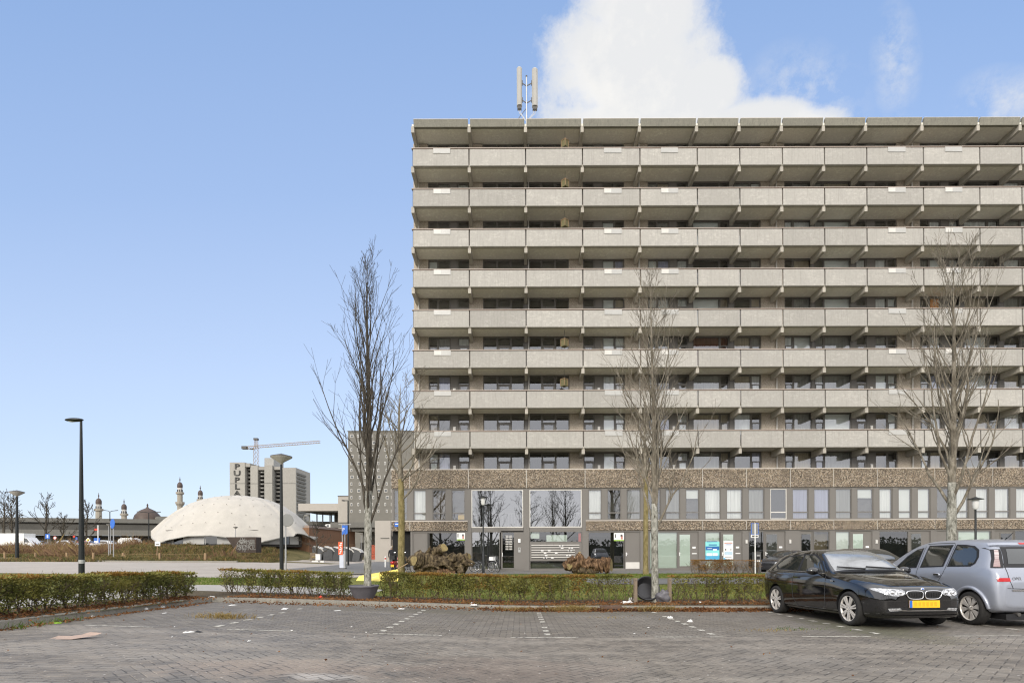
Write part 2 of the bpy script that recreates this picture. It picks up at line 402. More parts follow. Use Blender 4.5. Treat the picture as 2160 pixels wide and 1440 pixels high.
Xb = t.math('ADD', t.math('DIVIDE', X, .216), t.math('MULTIPLY', t.math('FLOORED_MODULO', jb, 2.0), .5)); ib = t.math('FLOOR', Xb); fxb = t.math('SUBTRACT', Xb, ib)
dB = t.math('MINIMUM', t.math('MULTIPLY', t.math('MINIMUM', fxb, t.math('SUBTRACT', 1.0, fxb)), 2.0), t.math('MINIMUM', fyb, t.math('SUBTRACT', 1.0, fyb)))
idB = t.n('ShaderNodeCombineXYZ', i_0=ib, i_1=jb, i_2=2.0)
zone = t.math('MAXIMUM', t.math('GREATER_THAN', Y, 9.12), t.math('LESS_THAN', t.math('ADD', X, t.math('MULTIPLY', Y, .25)), -2.6))
d = t.math('ADD', t.math('MULTIPLY', dA, t.math('SUBTRACT', 1.0, zone)), t.math('MULTIPLY', dB, zone))
ids = t.mix(zone, idA, idB)
wn = t.n('ShaderNodeTexWhiteNoise', noise_dimensions='3D', i_0=ids).outputs[0]
big = t.noise(p, .45, 5, .6); mid = t.noise(p, 3.5, 6, .65); fin = t.noise(p, 70, 3)
brick = t.mix(wn, (.128, .112, .094), (.205, .18, .15))
brick = t.mix(t.math('MULTIPLY', t.ramp(big, [(.45, 0.), (.68, 1.)]), .55), brick, (.25, .232, .21))
brick = t.mix(t.math('MULTIPLY', t.ramp(mid, [(.3, 1.), (.5, 0.)]), .5), brick, (.085, .079, .072))
def stain(cx, cy, rx, ry, col, amt, fac):
    a = t.math('POWER', t.math('DIVIDE', t.math('SUBTRACT', X, cx), rx), 2.0); b = t.math('POWER', t.math('DIVIDE', t.math('SUBTRACT', Y, cy), ry), 2.0)
    q = t.math('ADD', t.math('SUBTRACT', 1.0, t.math('ADD', a, b)), t.math('MULTIPLY', t.math('SUBTRACT', mid, .5), 2.2))
    return t.mix(t.math('MULTIPLY', t.ramp(q, [(.1, 0.), (.9, 1.)]), amt), fac, col)
worn = t.noise(t.scaled(p, (.22, 1.3, 1)), 1.1, 5, .6)
brick = t.mix(t.math('MULTIPLY', t.ramp(worn, [(.46, 0.), (.64, 1.)]), t.math('MULTIPLY', t.math('LESS_THAN', Y, 9.12), .62)), brick, (.33, .295, .25))
brick = t.mix(t.math('MULTIPLY', t.ramp(worn, [(.30, 1.), (.44, 0.)]), .4), brick, (.09, .083, .075))
brick = stain(-2.6, 6.1, 1.5, .75, (.30, .235, .185), .6, brick)     # sand spilled on the lane
brick = stain(-.1, 6.3, 1.6, 1.1, (.17, .125, .10), .5, brick)       # pinkish dust
brick = stain(-2.0, 5.75, .5, .22, (.5, .48, .45), .6, brick)
brick = stain(6.2, 10.3, 1.0, 2.5, (.085, .085, .04), .75, brick)     # moss by the black car
brick = stain(-.5, 13.4, 6.0, .7, (.10, .09, .055), .5, brick)
joint = t.mix(t.ramp(mid, [(.45, 0.), (.62, 1.)]), (.030, .028, .024), t.mix(t.math('LESS_THAN', Y, 9.12), (.06, .06, .035), (.36, .31, .255)))
c = t.mix(t.math('MULTIPLY', t.ramp(d, [(.03, 1.), (.10, 0.)]), .85), brick, joint)
c = t.mix(.22, c, t.mix(fin, (.02, .02, .02), (.22, .2, .18)))
vo = t.n('ShaderNodeTexVoronoi'); t.set(vo.inputs['Vector'], p); vo.inputs['Scale'].default_value = 9
vr = t.n('ShaderNodeSeparateColor', i_0=vo.outputs['Color']).outputs[0]
speck = t.math('MULTIPLY', t.math('LESS_THAN', vo.outputs['Distance'], t.math('MULTIPLY', vr, .11)), t.math('GREATER_THAN', vr, .5))
c = t.mix(t.math('MULTIPLY', speck, .75), c, (.5, .48, .45))
h = t.math('ADD', t.ramp(d, [(.0, 0.), (.12, 1.)]), t.math('MULTIPLY', wn, .35))
t.bsdf(c, t.math('MULTIPLY_ADD', mid, .35, .5), .3, bump=t.math('ADD', h, t.math('MULTIPLY', fin, .25)), bstr=.55, bdist=.012)
M['pavers'] = t.m
def pavers(name, cols, bw, bh, joint):
    t = NT(name); p = t.pos(); b = t.n('ShaderNodeTexBrick'); t.set(b.inputs['Vector'], p)
    b.inputs['Scale'].default_value = 1; b.inputs['Brick Width'].default_value = bw; b.inputs['Row Height'].default_value = bh; b.inputs['Mortar Size'].default_value = .008
    t.set(b.inputs['Color1'], cols[0]); t.set(b.inputs['Color2'], cols[1]); t.set(b.inputs['Mortar'], joint)
    n1 = t.noise(p, .5, 6, .65); n2 = t.noise(p, 30, 3)
    c = t.mix(t.ramp(n1, [(.35, .5), (.7, 0.)]), b.outputs[0], mul(cols[0], .62)); c = t.mix(.15, c, t.ramp(n2, [(.3, .1), (.7, .6)]))
    t.bsdf(c, .8, .3, bump=b.outputs[1], bstr=-.3, bdist=.01); return t.m
M['road'] = pavers('light_road_pavers', ((.36, .315, .265), (.42, .37, .31)), .4, .2, (.27, .235, .195))
M['dark_paving'] = pavers('dark_grey_paving', ((.115, .11, .10), (.15, .142, .13)), .3, .3, (.07, .066, .06))
M['path'] = pavers('footpath_slabs', ((.33, .31, .28), (.39, .365, .33)), .6, .3, (.2, .18, .16))
M['path_dark'] = pavers('dark_path_slabs', ((.085, .085, .088), (.11, .11, .113)), .6, .3, (.05, .05, .05))
def turf(name, cols):
    t = NT(name); p = t.pos(); n1 = t.noise(p, .6, 5, .6); n2 = t.noise(t.scaled(p, (1, 1, .3)), 14, 5, .7)
    c = t.ramp(t.math('ADD', t.math('MULTIPLY', n1, .5), t.math('MULTIPLY', n2, .5)), [(lerp(.34, .66, k / (len(cols) - 1)), x) for k, x in enumerate(cols)])
    t.bsdf(c, .95, .1, bump=n2, bstr=.9, bdist=.08); return t.m
M['grass'] = turf('lawn', [(.075, .08, .024), (.125, .135, .036), (.175, .175, .05), (.21, .185, .075)])
M['soil'] = turf('bare_soil', [(.045, .036, .026), (.085, .068, .048), (.13, .105, .07), (.115, .115, .055)])
M['rough'] = turf('rough_ground', [(.06, .05, .025), (.10, .09, .04), (.17, .14, .07), (.10, .11, .035)])
M['earth'] = turf('pale_bounce_ground', [(.24, .22, .19), (.28, .26, .22), (.26, .25, .2), (.3, .27, .23)])  # base ground out of view, made pale to bounce light up to the soffits

def sheet(name, fz, xs, ys, mat, off=0.0, keep=None):
    b = MB(); nu = len(xs)
    vs = [(x, y, fz(x, y) + off) for y in ys for x in xs]; fs = []
    for jj in range(len(ys) - 1):
        for ii in range(nu - 1):
            if keep and not keep((xs[ii] + xs[ii + 1]) / 2, (ys[jj] + ys[jj + 1]) / 2): continue
            fs.append((jj * nu + ii, jj * nu + ii + 1, (jj + 1) * nu + ii + 1, (jj + 1) * nu + ii))
    b.add(vs, fs, mat, True)
    return tag(b.build(name), kind='structure')
def rng(a, b, st): n = max(2, int(round((b - a) / st)) + 1); return linspace(a, b, n)
KL = [(-7.6, -12.0), (-7.65, 6.0), (-7.7, 9.0), (-7.74, 11.5), (-7.76, 13.6)]     # kerb line, left side then corner then front
KF = [(-7.6, 14.15), (-7.1, 14.42), (-4.0, 14.36), (0.0, 14.25), (6.0, 14.0), (40.0, 13.9)]
b = MB(); b.add([(-900, -300, -.62), (900, -300, -.62), (900, 1500, -.62), (-900, 1500, -.62)], [(0, 1, 2, 3)], M['earth'])
tag(b.build('ground'), kind='structure')
sheet('parking_lot', zp, rng(-8, 44, 1), rng(-14, 14.5, .95), M['pavers'])
sheet('grass_ground', zg, rng(-130, 70, 2.5), rng(14.45, 52, 2.5), M['grass'], -.012)
sheet('grass_verge', zg, rng(-40, -7.7, 1.9), rng(-14, 14.45, 2), M['grass'], -.012)
sheet('field', zfield, rng(-170, 75, 2.5), rng(52, 180, 2.5), M['rough'], -.012)
def kf_y(x):
    for a, c in zip(KF, KF[1:]):
        if a[0] <= x <= c[0]: return lerp(a[1], c[1], (x - a[0]) / (c[0] - a[0]))
    return 14.15 if x < KF[0][0] else KF[-1][1]
b = MB(); b.grid(lambda x, v_: (x, lerp(kf_y(x) + .06, 16.35, v_), zg(x, lerp(kf_y(x) + .06, 16.35, v_)) - .004), rng(-9.2, 40, .6), linspace(0, 1, 6), M['soil']); tag(b.build('planting_bed'), kind='structure')
sheet('planting_bed', zg, rng(-9.2, -7.8, .35), rng(-12, 14.2, 1.5), M['soil'], -.004)
sheet('footpath', zg, rng(-12.2, -4.4, 1), rng(16.35, 18.9, .8), M['path'])
sheet('footpath', zg, rng(-11.4, -9.25, .7), rng(-12, 16.35, 1.5), M['path'], .001)
sheet('road', lambda x, y: zg(x, y), rng(-110, -8.4, 1.6), rng(28.2, 58, 1.5), M['road'], .0, keep=lambda x, y: y < kerb_y(x) + .9)
sheet('road', lambda x, y: zfield(x, y), rng(-27, -6, 1.5), rng(58, 96, 2), M['road'], .0, keep=lambda x, y: x > -24.5 + (y - 58) * .12)
sheet('paved_island', zg, rng(-16.6, -6.4, .85), rng(33.6, 68, 1.5), M['dark_paving'], .05, keep=lambda x, y: ((x + 11.5) / 5.2) ** 2 + (max(0, 39 - y) / 5.5) ** 2 < 1.02)
sheet('forecourt', zg, rng(-8.4, 72, 2), rng(34.0, 41.5, 1.5), M['dark_paving'], .004)
sheet('path', zg, rng(3, 70, 2), rng(23.6, 28.4, 1.2), M['path_dark'], .002)
def kerb(name, line, wid, top, fz, mat, seg=1.0, under=.3):
    bb = MB(); carry = []
    pts = [Vector((x, y, 0)) for x, y in line]; run = []
    for a, c in zip(pts, pts[1:]):
        n = max(1, int((c - a).length / .5))
        run += [a.lerp(c, k / n) for k in range(n)]
    run.append(pts[-1]); k = 0; per = max(1, int(seg / .5))
    while k < len(run) - 1:
        e = min(k + per, len(run) - 1); a, c = run[k], run[e]; d = (c - a).normalized(); nn = Vector((-d.y, d.x, 0)) * wid
        a = a + d * .004; c = c - d * .004
        za, zc = fz(a.x, a.y) + top, fz(c.x, c.y) + top
        q = [a, c, c + nn, a + nn]; zz = [za, zc, zc, za]
        bb.add([(v.x, v.y, z - under) for v, z in zip(q, zz)] + [(v.x, v.y, z) for v, z in zip(q, zz)],
               [(0, 3, 2, 1), (4, 5, 6, 7), (0, 1, 5, 4), (1, 2, 6, 5), (2, 3, 7, 6), (3, 0, 4, 7)], mat); k = e
    return tag(bb.build(name, fix=True), kind='structure')
kerb('kerb', KL + KF[:1], .16, .105, zp, M['kerb'])
kerb('kerb', KF, .16, .105, zp, M['kerb'])
kerb('road_kerb', [(x, kerb_y(x)) for x in linspace(-105, -26, 60)], .3, .14, zg, M['kerb'], 1.5)
kerb('island_kerb', [(-11.5 - 5.2 * math.cos(a), 39 - 5.5 * math.sin(a)) for a in linspace(-.0, math.pi, 26)], .15, .1, zg, M['kerb'], 1)
# white marking stones
b = MB()
def mark(x0, x1, y0, y1, dz=.004):
    b.add([(x0, y0, zp(x0, y0) + dz), (x1, y0, zp(x1, y0) + dz), (x1, y1, zp(x1, y1) + dz), (x0, y1, zp(x0, y1) + dz)], [(0, 1, 2, 3)], M['marking'])
t = NT('worn_marking'); n_ = t.noise(t.pos(), 14, 5, .7)
t.bsdf(t.mix(t.ramp(n_, [(.38, 1.), (.55, 0.)]), (.50, .48, .42), (.13, .12, .11)), .8, .3); M['marking'] = t.m
for k, xc in enumerate((-6.36, -4.05, -1.75, .42, 2.72, 5.1, 7.5, 9.9)):
    half = (.55, .6, .58, .57, .57, .6, .6, .6)[k]
    for q in range(int(half * 2 / .22)):
        x0 = xc - half + q * .22; mark(x0, x0 + .213, 9.1, 9.16 if k < 7 else 9.16)
for xc in (-4.98, -2.26, .46, 3.18, 5.9, 8.62):
    for q in range(9):
        y0 = 9.42 + q * .5
        if random.random() > .06: mark(xc - .05, xc + .05, y0, y0 + .21)
tag(b.build('parking_markings'), kind='structure')
# ---------------------------------------------------------------- the gallery flat
YG, YW, YL = 39.8, 41.5, 38.9           # gallery fronts, upper wall, lower front
def gx(x): return (x - CX) / 30.4
def wx(x): return (x - 1.2 - CX) / 29.16
def lx(x): return (x - CX) / 31.1
def lz(y): return ZC + (HY - y) / 31.1
STO, B8 = 2.79, 8.436
def fb(k): return B8 + (8 - k) * STO     # underside of gallery panel k (1 at the top, 9 is the pebble band)
cols = [873.5, 992.5, 1111.5, 1231, 1352, 1472.5, 1562, 1651.5, 1740, 1829, 1948, 2066.5, 2155, 2243.5, 2332, 2421, 2540, 2660]
GX = [gx(c) for c in cols]
flat = empty('apartment_building', (0, YW, 0), 0, 'long concrete gallery block of flats with brown pebble bands behind the hedge and parked cars', 'apartment building')
flat_off = Vector((0, -YW, 0))
def bpart(b, name, parent=None, fix=False):
    """link under the building: mesh is written in world coordinates"""
    o = b.build(name, parent or flat, fix)
    if parent is None: o.location = flat_off
    return o
EDGE_R = GX[-1] + .1
# --- upper storeys: (kind, x0, x1) along the wall, read off the photograph
BAYS = [('pier', 876, 906.5), ('narrow', 907, 926.5), ('wide', 927, 952.5), ('panel', 953, 968.5), ('door', 969, 992.5), ('pier', 993, 1021.5),
        ('wide', 1022, 1051.5), ('door', 1052, 1080), ('wide', 1080.5, 1108.5), ('post', 1109, 1118), ('wide', 1118.5, 1145.5), ('door', 1146, 1174), ('wide', 1174.5, 1203),
        ('pier', 1203.5, 1233), ('door', 1233.5, 1256.5), ('panel', 1257, 1274), ('wide', 1274.5, 1299.5), ('narrow', 1300, 1320), ('pier', 1320.5, 1370),
        ('narrow', 1370.5, 1390), ('wide', 1390.5, 1415.5), ('panel', 1416, 1431), ('door', 1431.5, 1454), ('post', 1454.5, 1464), ('wide', 1464.5, 1521.5), ('narrow', 1522, 1541),
        ('post', 1541.5, 1550.5), ('wide', 1551, 1587), ('narrow', 1587.5, 1608), ('pier', 1608.5, 1658), ('narrow', 1658.5, 1677), ('wide', 1677.5, 1715), ('post', 1715.5, 1721.5),
        ('narrow', 1722, 1741.5), ('wide', 1742, 1798.5), ('post', 1799, 1809), ('door', 1809.5, 1831.5), ('panel', 1832, 1849), ('wide', 1849.5, 1875), ('narrow', 1875.5, 1895), ('pier', 1895.5, 1944),
        ('narrow', 1944.5, 1964), ('wide', 1964.5, 1989), ('panel', 1989.5, 2005), ('door', 2005.5, 2028), ('post', 2028.5, 2037), ('wide', 2037.5, 2088), ('narrow', 2088.5, 2111),
        ('post', 2111.5, 2121), ('wide', 2121.5, 2157), ('narrow', 2157.5, 2177), ('pier', 2177.5, 2226)]
rep = [(k, a + 567, c + 567) for k, a, c in BAYS if 1658 <= a < 1990]
BAYS += [q for q in rep if q[1] >= 2225]
PIPES = (886.5, 1351, 1640, 1926, 2207, 2493)
FILL = ['room', 'room', 'room_dark', 'curtain_grey', 'curtain_white', 'room', 'curtain_beige', 'blind_white', 'room_dark', 'curtain_lilac']
YF = YW + .10     # plane of the window frames
def window_mesh(x0, x1, z0, z1, mull, fill, cov=1.0, fr='frame', yf=YF, fw=.055, gl='glass', depth=.30, door=False):
    b = MB(); m = M[fr]
    b.box(x0, x0 + fw, yf - .03, yf + .05, z0, z1, m); b.box(x1 - fw, x1, yf - .03, yf + .05, z0, z1, m)
    b.box(x0 + fw, x1 - fw, yf - .03, yf + .05, z1 - fw, z1, m); b.box(x0 + fw, x1 - fw, yf - .03, yf + .05, z0, z0 + fw, m)
    for h in mull:
        b.box(x0 + fw, x1 - fw, yf - .035, yf + .05, h - .035, h + .035, m)
    b.quad((x0 + fw, yf, z0 + fw), (x1 - fw, yf, z0 + fw), (x1 - fw, yf, z1 - fw), (x0 + fw, yf, z1 - fw), M[gl])
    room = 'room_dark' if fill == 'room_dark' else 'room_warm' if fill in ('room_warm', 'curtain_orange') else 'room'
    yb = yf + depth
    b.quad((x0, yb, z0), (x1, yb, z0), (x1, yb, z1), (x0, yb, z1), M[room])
    if fill.startswith(('curtain', 'blind')):
        ys = yf + .11; zt = z1 - fw; zb = lerp(zt, z0 + .03, cov)
        if fill.startswith('curtain'):
            n = max(8, int((x1 - x0) / .05)); xs = linspace(x0 + fw, x1 - fw, n)
            b.grid(lambda x, z: (x, ys + .022 * math.sin(x * 47 + math.sin(x * 11) * 2), z), xs, [zb, zt], M[fill])
        else: b.quad((x0 + fw, ys, zb), (x1 - fw, ys, zb), (x1 - fw, ys, zt), (x0 + fw, ys, zt), M[fill])
    return b
plates = []
for k in range(1, 10):                   # k = 1 top storey
    zf = fb(k) + .10                      # gallery floor
    zt = fb(k - 1) if k > 1 else B8 + 8 * STO
    z0, z1 = zf + .05, zt + .015
    b = MB()
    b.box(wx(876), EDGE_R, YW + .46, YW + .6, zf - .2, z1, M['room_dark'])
    for kind, a, c in BAYS:
        x0, x1 = wx(a), wx(c)
        if kind == 'pier': b.box(x0, x1, YW, YW + .45, zf - .1, z1, M['pebble_pale'])
        elif kind in ('panel', 'post'): b.box(x0, x1, YW + .05, YW + .45, zf - .1, z1, M['greywall'] if kind == 'panel' else M['frame'])
        else: b.box(x0, x1, YF - .02, YW + .45, zf - .1, z0, M['frame'])
    st = bpart(b, 'storey_wall')
    for kind, a, c in BAYS:
        if kind not in ('narrow', 'wide', 'door'): continue
        if a > 2240 and k % 2: pass
        x0, x1 = wx(a), wx(c); rr = random.random()
        fill = random.choice(FILL)
        if kind == 'wide' and a > 1460 and rr < .5: fill = random.choice(['curtain_white', 'curtain_grey', 'curtain_beige', 'blind_white'])
        cov = random.choice([1, 1, 1, .55, .8])
        if kind == 'door': fill = 'room' if 1040 < a < 1200 else random.choice(['room', 'room', 'curtain_white'])
        if 1020 < a < 1205 and kind == 'wide': fill = 'room' if a < 1110 else 'room_dark'
        if (k, a) == (5, 1964.5): fill = 'curtain_orange'
        if (k, a) in ((6, 1464.5), (6, 1522)): fill, cov = 'curtain_red', .95
        if (k, a) in ((9, 1849.5), (8, 1849.5), (2, 1274.5)): fill, cov = 'room_warm', 1
        if (k, a) in ((8, 1464.5), (8, 1522)): fill, cov = 'curtain_beige', 1
        if a in (1274.5,) and k > 2: fill, cov = random.choice(['blind_white', 'curtain_white']), 1
        if kind == 'door':
            wb = window_mesh(x0, x1, z0, z1, [zf + 2.08], fill, 1)
            wb.box(x0 + .055, x1 - .055, YF - .028, YF + .04, z0 + .055, zf + .95, M['frame'])
            for e0, e1 in ((x0 + .055, x0 + .15), (x1 - .15, x1 - .055)): wb.box(e0, e1, YF - .027, YF + .04, zf + .95, zf + 2.05, M['frame'])
            wb.box(x0 + .15, x1 - .15, YF - .027, YF + .04, zf + 1.95, zf + 2.05, M['frame'])
            bpart(wb, 'door', st)
        elif kind == 'narrow':
            wb = window_mesh(x0, x1, z0, z1, [zf + 2.02], fill, cov); wb.box(x0 + .055, x1 - .055, YF - .027, YF + .04, z0 + .055, zf + .85, M['frame'])
            for e0, e1 in ((x0 + .055, x0 + .11), (x1 - .11, x1 - .055)): wb.box(e0, e1, YF - .029, YF + .04, zf + .85, zf + 1.985, M['frame_dark'])
            bpart(wb, 'window', st)
        else:
            wb = window_mesh(x0, x1, z0, z1, [], fill, cov); wb.box(x0 + .055, x1 - .055, YF - .027, YF + .04, z0 + .055, zf + .62, M['greywall'])
            bpart(wb, 'window', st)
    for kind, a, c in BAYS:              # wall lamp and number plate by each front door
        if kind != 'panel' or a > 2230: continue
        xm = (wx(a) + wx(c)) / 2
        lb = MB(); lb.box(xm - .075, xm + .075, YW - .06, YW + .05, zf + 1.48, zf + 1.76, M['offwhite']); lb.box(xm - .095, xm + .095, YW - .02, YW + .05, zf + 1.44, zf + 1.80, M['steel'])
        bpart(lb, 'wall_lamp', st)
        pb = MB(); pb.box(xm - .13, xm + .13, YW + .03, YW + .05, zf + 1.16, zf + 1.27, M['white'])
        for q in range(3): pb.box(xm - .08 + q * .06, xm - .045 + q * .06, YW + .026, YW + .031, zf + 1.19, zf + 1.245, M['frame_dark'])
        bpart(pb, 'number_plate', st)
# downpipes run the whole height of the wall
for xp in PIPES:
    b = MB(); b.tube([(wx(xp), YW - .08, 5.6), (wx(xp), YW - .08, 30.7)], .055, 8, M['pipe'])
    for k in range(1, 10): b.box(wx(xp) - .07, wx(xp) + .07, YW - .1, YW, fb(k) + 1.3, fb(k) + 1.34, M['pipe'])
    bpart(b, 'downpipe')
b = MB(); b.tube([(wx(1118), YW - .03, 5.6), (wx(1118), YW - .03, 30.7)], .04, 8, M['pipe']); bpart(b, 'downpipe')
# --- galleries
PH = 1.17
mesh_cache = {}
def panel_mesh(wd):
    if wd not in mesh_cache:
        b = MB(); g = .045
        b.add([(g, 0, .02), (wd - g, 0, .02), (wd - g, .14, .02), (g, .14, .02), (g, -.015, .05), (wd - g, -.015, .05), (g, 0, PH), (wd - g, 0, PH), (wd - g, .14, PH), (g, .14, PH)],
              [(0, 3, 2, 1), (0, 1, 5, 4), (4, 5, 7, 6), (6, 7, 8, 9), (2, 3, 9, 8), (0, 4, 6, 9, 3), (1, 2, 8, 7, 5)], M['panel'])
        mesh_cache[wd] = b.mesh('balcony_panel')
    return mesh_cache[wd]
bb = MB(); bb.prism([(0, 0), (-.0, -.42), (1.66, -.46), (1.66, 0)], -.105, .105, M['beam'], 'X')
bb.v = [(x, y, z) for x, y, z in bb.v]
beam_me = bb.mesh('bracket_beam')
for k in range(1, 9):
    z = fb(k); b = MB()
    b.box(GX[0] + .02, EDGE_R, YG + .02, YW + .03, z + .06, z + .17, M['soffit'])     # slab with its drip edge
    b.box(GX[0] + .02, EDGE_R, YG + .02, YG + .16, z + .0, z + .06, M['beam'])
    g = bpart(b, 'gallery')
    for i in range(len(GX) - 1):
        o = link('balcony_panel', panel_mesh(round(GX[i + 1] - GX[i], 3)), g); o.location = (GX[i], YG - .12, z)
    for i in range(len(GX)):
        o = link('bracket_beam', beam_me, g); o.location = (GX[i], YG - .02, z + .055)
        cb = MB(); cb.box(GX[i] - .02, GX[i] + .02, YG + .03, YG + .10, z + .1, z + PH + .03, M['frame_dark'])
        bpart(cb, 'baluster', g)
    rb = MB(); rb.box(GX[0] - .06, EDGE_R, YG - .15, YG + .05, z + PH + .035, z + PH + .085, M['rail']); rb.box(GX[0] - .06, EDGE_R, YG - .152, YG - .1, z + PH + .078, z + PH + .092, M['railwhite'])
    bpart(rb, 'handrail', g)
    for a, c in ((917.5, 953), (1276, 1313), (1396, 1432), (1873, 1910), (1993, 2029), (2440, 2477)):
        pb = MB(); sx = gx(a); ex = gx(c); pb.box(sx, ex, YG - .155, YG - .137, z + PH - .30, z + PH + .03, M['sheet'])
        pb.box(sx + .02, sx + .5, YG - .161, YG - .154, z + PH - .27, z + PH + .0, M['offwhite'] if k in (2, 3, 4, 6) else M['sheet'])
        bpart(pb, 'screen_sheet', g)
# roof slab with fascia panels
z = fb(0); b = MB(); b.box(GX[0] - .05, EDGE_R, YG, YW + 11.9, z + .06, z + .2, M['soffit'])
roof = bpart(b, 'roof')
for i in range(len(GX) - 1):
    fbm = MB(); x0, x1 = GX[i] + .075, GX[i + 1] - .075
    fbm.add([(x0, YG - .02, z), (x1, YG - .02, z), (x1, YG + .2, z), (x0, YG + .2, z), (x0, YG - .12, z + .46), (x1, YG - .12, z + .46), (x1, YG + .06, z + .46), (x0, YG + .06, z + .46)],
            [(0, 3, 2, 1), (4, 5, 6, 7), (0, 1, 5, 4), (1, 2, 6, 5), (2, 3, 7, 6), (3, 0, 4, 7)], M['fascia'])
    fbm.box(x0, x1, YG - .125, YG + .07, z + .46, z + .485, M['railwhite'])
    bpart(fbm, 'fascia_panel', roof)
for i in range(len(GX)):
    o = link('bracket_beam', beam_me, roof); o.location = (GX[i], YG - .0, z + .055)
# body of the block behind the wall, and its end wall
b = MB(); b.box(wx(876) - .0, EDGE_R, YW + .62, YW + 11.8, 5.0, z + .05, M['beam']); bpart(b, 'end_wall')
b = MB(); b.box(wx(876), wx(888), YW + .001, YW + .6, 5.6, z + .05, M['pebble_pale']); bpart(b, 'wall_corner')
# --- lower two floors
ZB1, ZB0 = lz(990.5), lz(1029)           # upper pebble band
ZA1, ZA0 = lz(1099), lz(1118.5)          # lower pebble band
ZTOP = lz(1200.5)
XL = lx(826); XR = EDGE_R + .5
b = MB()
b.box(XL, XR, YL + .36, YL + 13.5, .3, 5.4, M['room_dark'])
b.box(lx(866), lx(870.5), YL, YL + .35, -.2, ZA0, M['greywall'])
b.box(XL + 1.0, XR, YL + .02, YL + .35, -.2, .12, M['frame'])
b.box(XL, XR, YL + .0, YL + .35, ZB0 - .10, ZB0 - .0, M['greywall'])
b.box(XL, lx(991), YL - .0, YL + .35, ZA1, ZA1 + .09, M['greywall']); b.box(lx(1238), XR, YL - .0, YL + .35, ZA1, ZA1 + .09, M['greywall'])
b.box(lx(870), XR, YL + .0, YL + .35, ZA0 - .10, ZA0 - .02, M['greywall'])
low = bpart(b, 'lower_wall')
def joints(lst, z0, z1, wide=.02):
    for a, c in zip(lst, lst[1:]):
        pb = MB(); pb.box(lx(a) + wide, lx(c) - wide, YL - .07, YL + .34, z0, z1, M['pebble']); pb.box(lx(a) + .005, lx(c) - .005, YL - .085, YL + .34, z1 + .002, z1 + .05, M['railwhite'])
        bpart(pb, 'pebble_panel')
    jb = MB()
    for a in lst[1:-1]: jb.box(lx(a) - wide + .002, lx(a) + wide - .002, YL - .05, YL + .3, z0, z1, M['pipe'])
    bpart(jb, 'band_joint')
far = [1971, 2093, 2182, 2272, 2362, 2452, 2575, 2725]
joints([826, 865, 988.5, 1111, 1234.5, 1358, 1482, 1574, 1667, 1758, 1850] + far, ZB0, ZB1)
joints([826, 865, 987], ZA0, ZA1)
joints([1235.5, 1358, 1482, 1574, 1667, 1758, 1850] + far, ZA0, ZA1)
LOW = [(831, 860), (872.5, 899.5), (913, 941), (953, 981.5), (1241, 1270), (1281, 1310.5), (1322, 1352), (1366, 1394), (1404, 1435), (1446.5, 1475.5), (1486.5, 1521), (1532.5, 1567),
       (1578.5, 1613), (1625, 1660), (1671.5, 1706), (1717, 1751), (1762.5, 1797), (1808, 1842.5), (1854.5, 1883), (1895, 1923.5), (1935.5, 1963), (1976, 2003), (2017, 2044), (2058, 2086), (2098, 2131), (2143, 2177)]
LOW += [(a + 364, c + 364) for a, c in LOW[18:26] if c + 364 < 2720]
LFILL = ['room', 'curtain_white', 'room_warm', 'room', 'curtain_white', 'room', 'curtain_grey', 'room', 'curtain_grey', 'blind_white', 'curtain_white', 'curtain_white', 'curtain_grey', 'room_dark', 'curtain_lilac', 'curtain_lilac',
         'curtain_grey', 'blind_white', 'curtain_white', 'blind_white', 'blind_white', 'room', 'curtain_white', 'curtain_white', 'curtain_white', 'curtain_white']
zw0, zw1, zmul = ZA1 + .09, ZB0 - .10, lz(1081.5)
prev = 826
for n, (a, c) in enumerate(LOW):
    if a - prev > 60: pass
    else:
        pb = MB(); pb.box(lx(prev), lx(a), YL - .01, YL + .34, zw0, zw1, M['greywall']); bpart(pb, 'facade_post')
    if n == 3: 
        pb = MB(); pb.box(lx(c), lx(994), YL - .01, YL + .34, ZA0 - 3, zw1, M['greywall']); bpart(pb, 'facade_post')
    fl = LFILL[n % len(LFILL)]; cov = .3 if n in (9, 17) else 1
    if n == 13:
        wb = window_mesh(lx(a), lx(c), zw0, zw1, [zmul], 'room_dark', 1, yf=YL + .06, depth=.27, fr='offwhite')
    else: wb = window_mesh(lx(a), lx(c), zw0, zw1, [zmul], fl, cov, yf=YL + .06, depth=.27)
    if n == 3: wb.box(lx(966), lx(979), YL + .2, YL + .21, zw0 + .05, zmul - .04, M['yellow'])
    bpart(wb, 'window'); prev = c
pb = MB(); pb.box(lx(1228), lx(1241), YL - .01, YL + .34, .02, zw1, M['greywall']); bpart(pb, 'facade_post')
pb = MB(); pb.box(lx(1104.5), lx(1116.5), YL - .01, YL + .34, .02, zw1, M['greywall']); bpart(pb, 'facade_post')
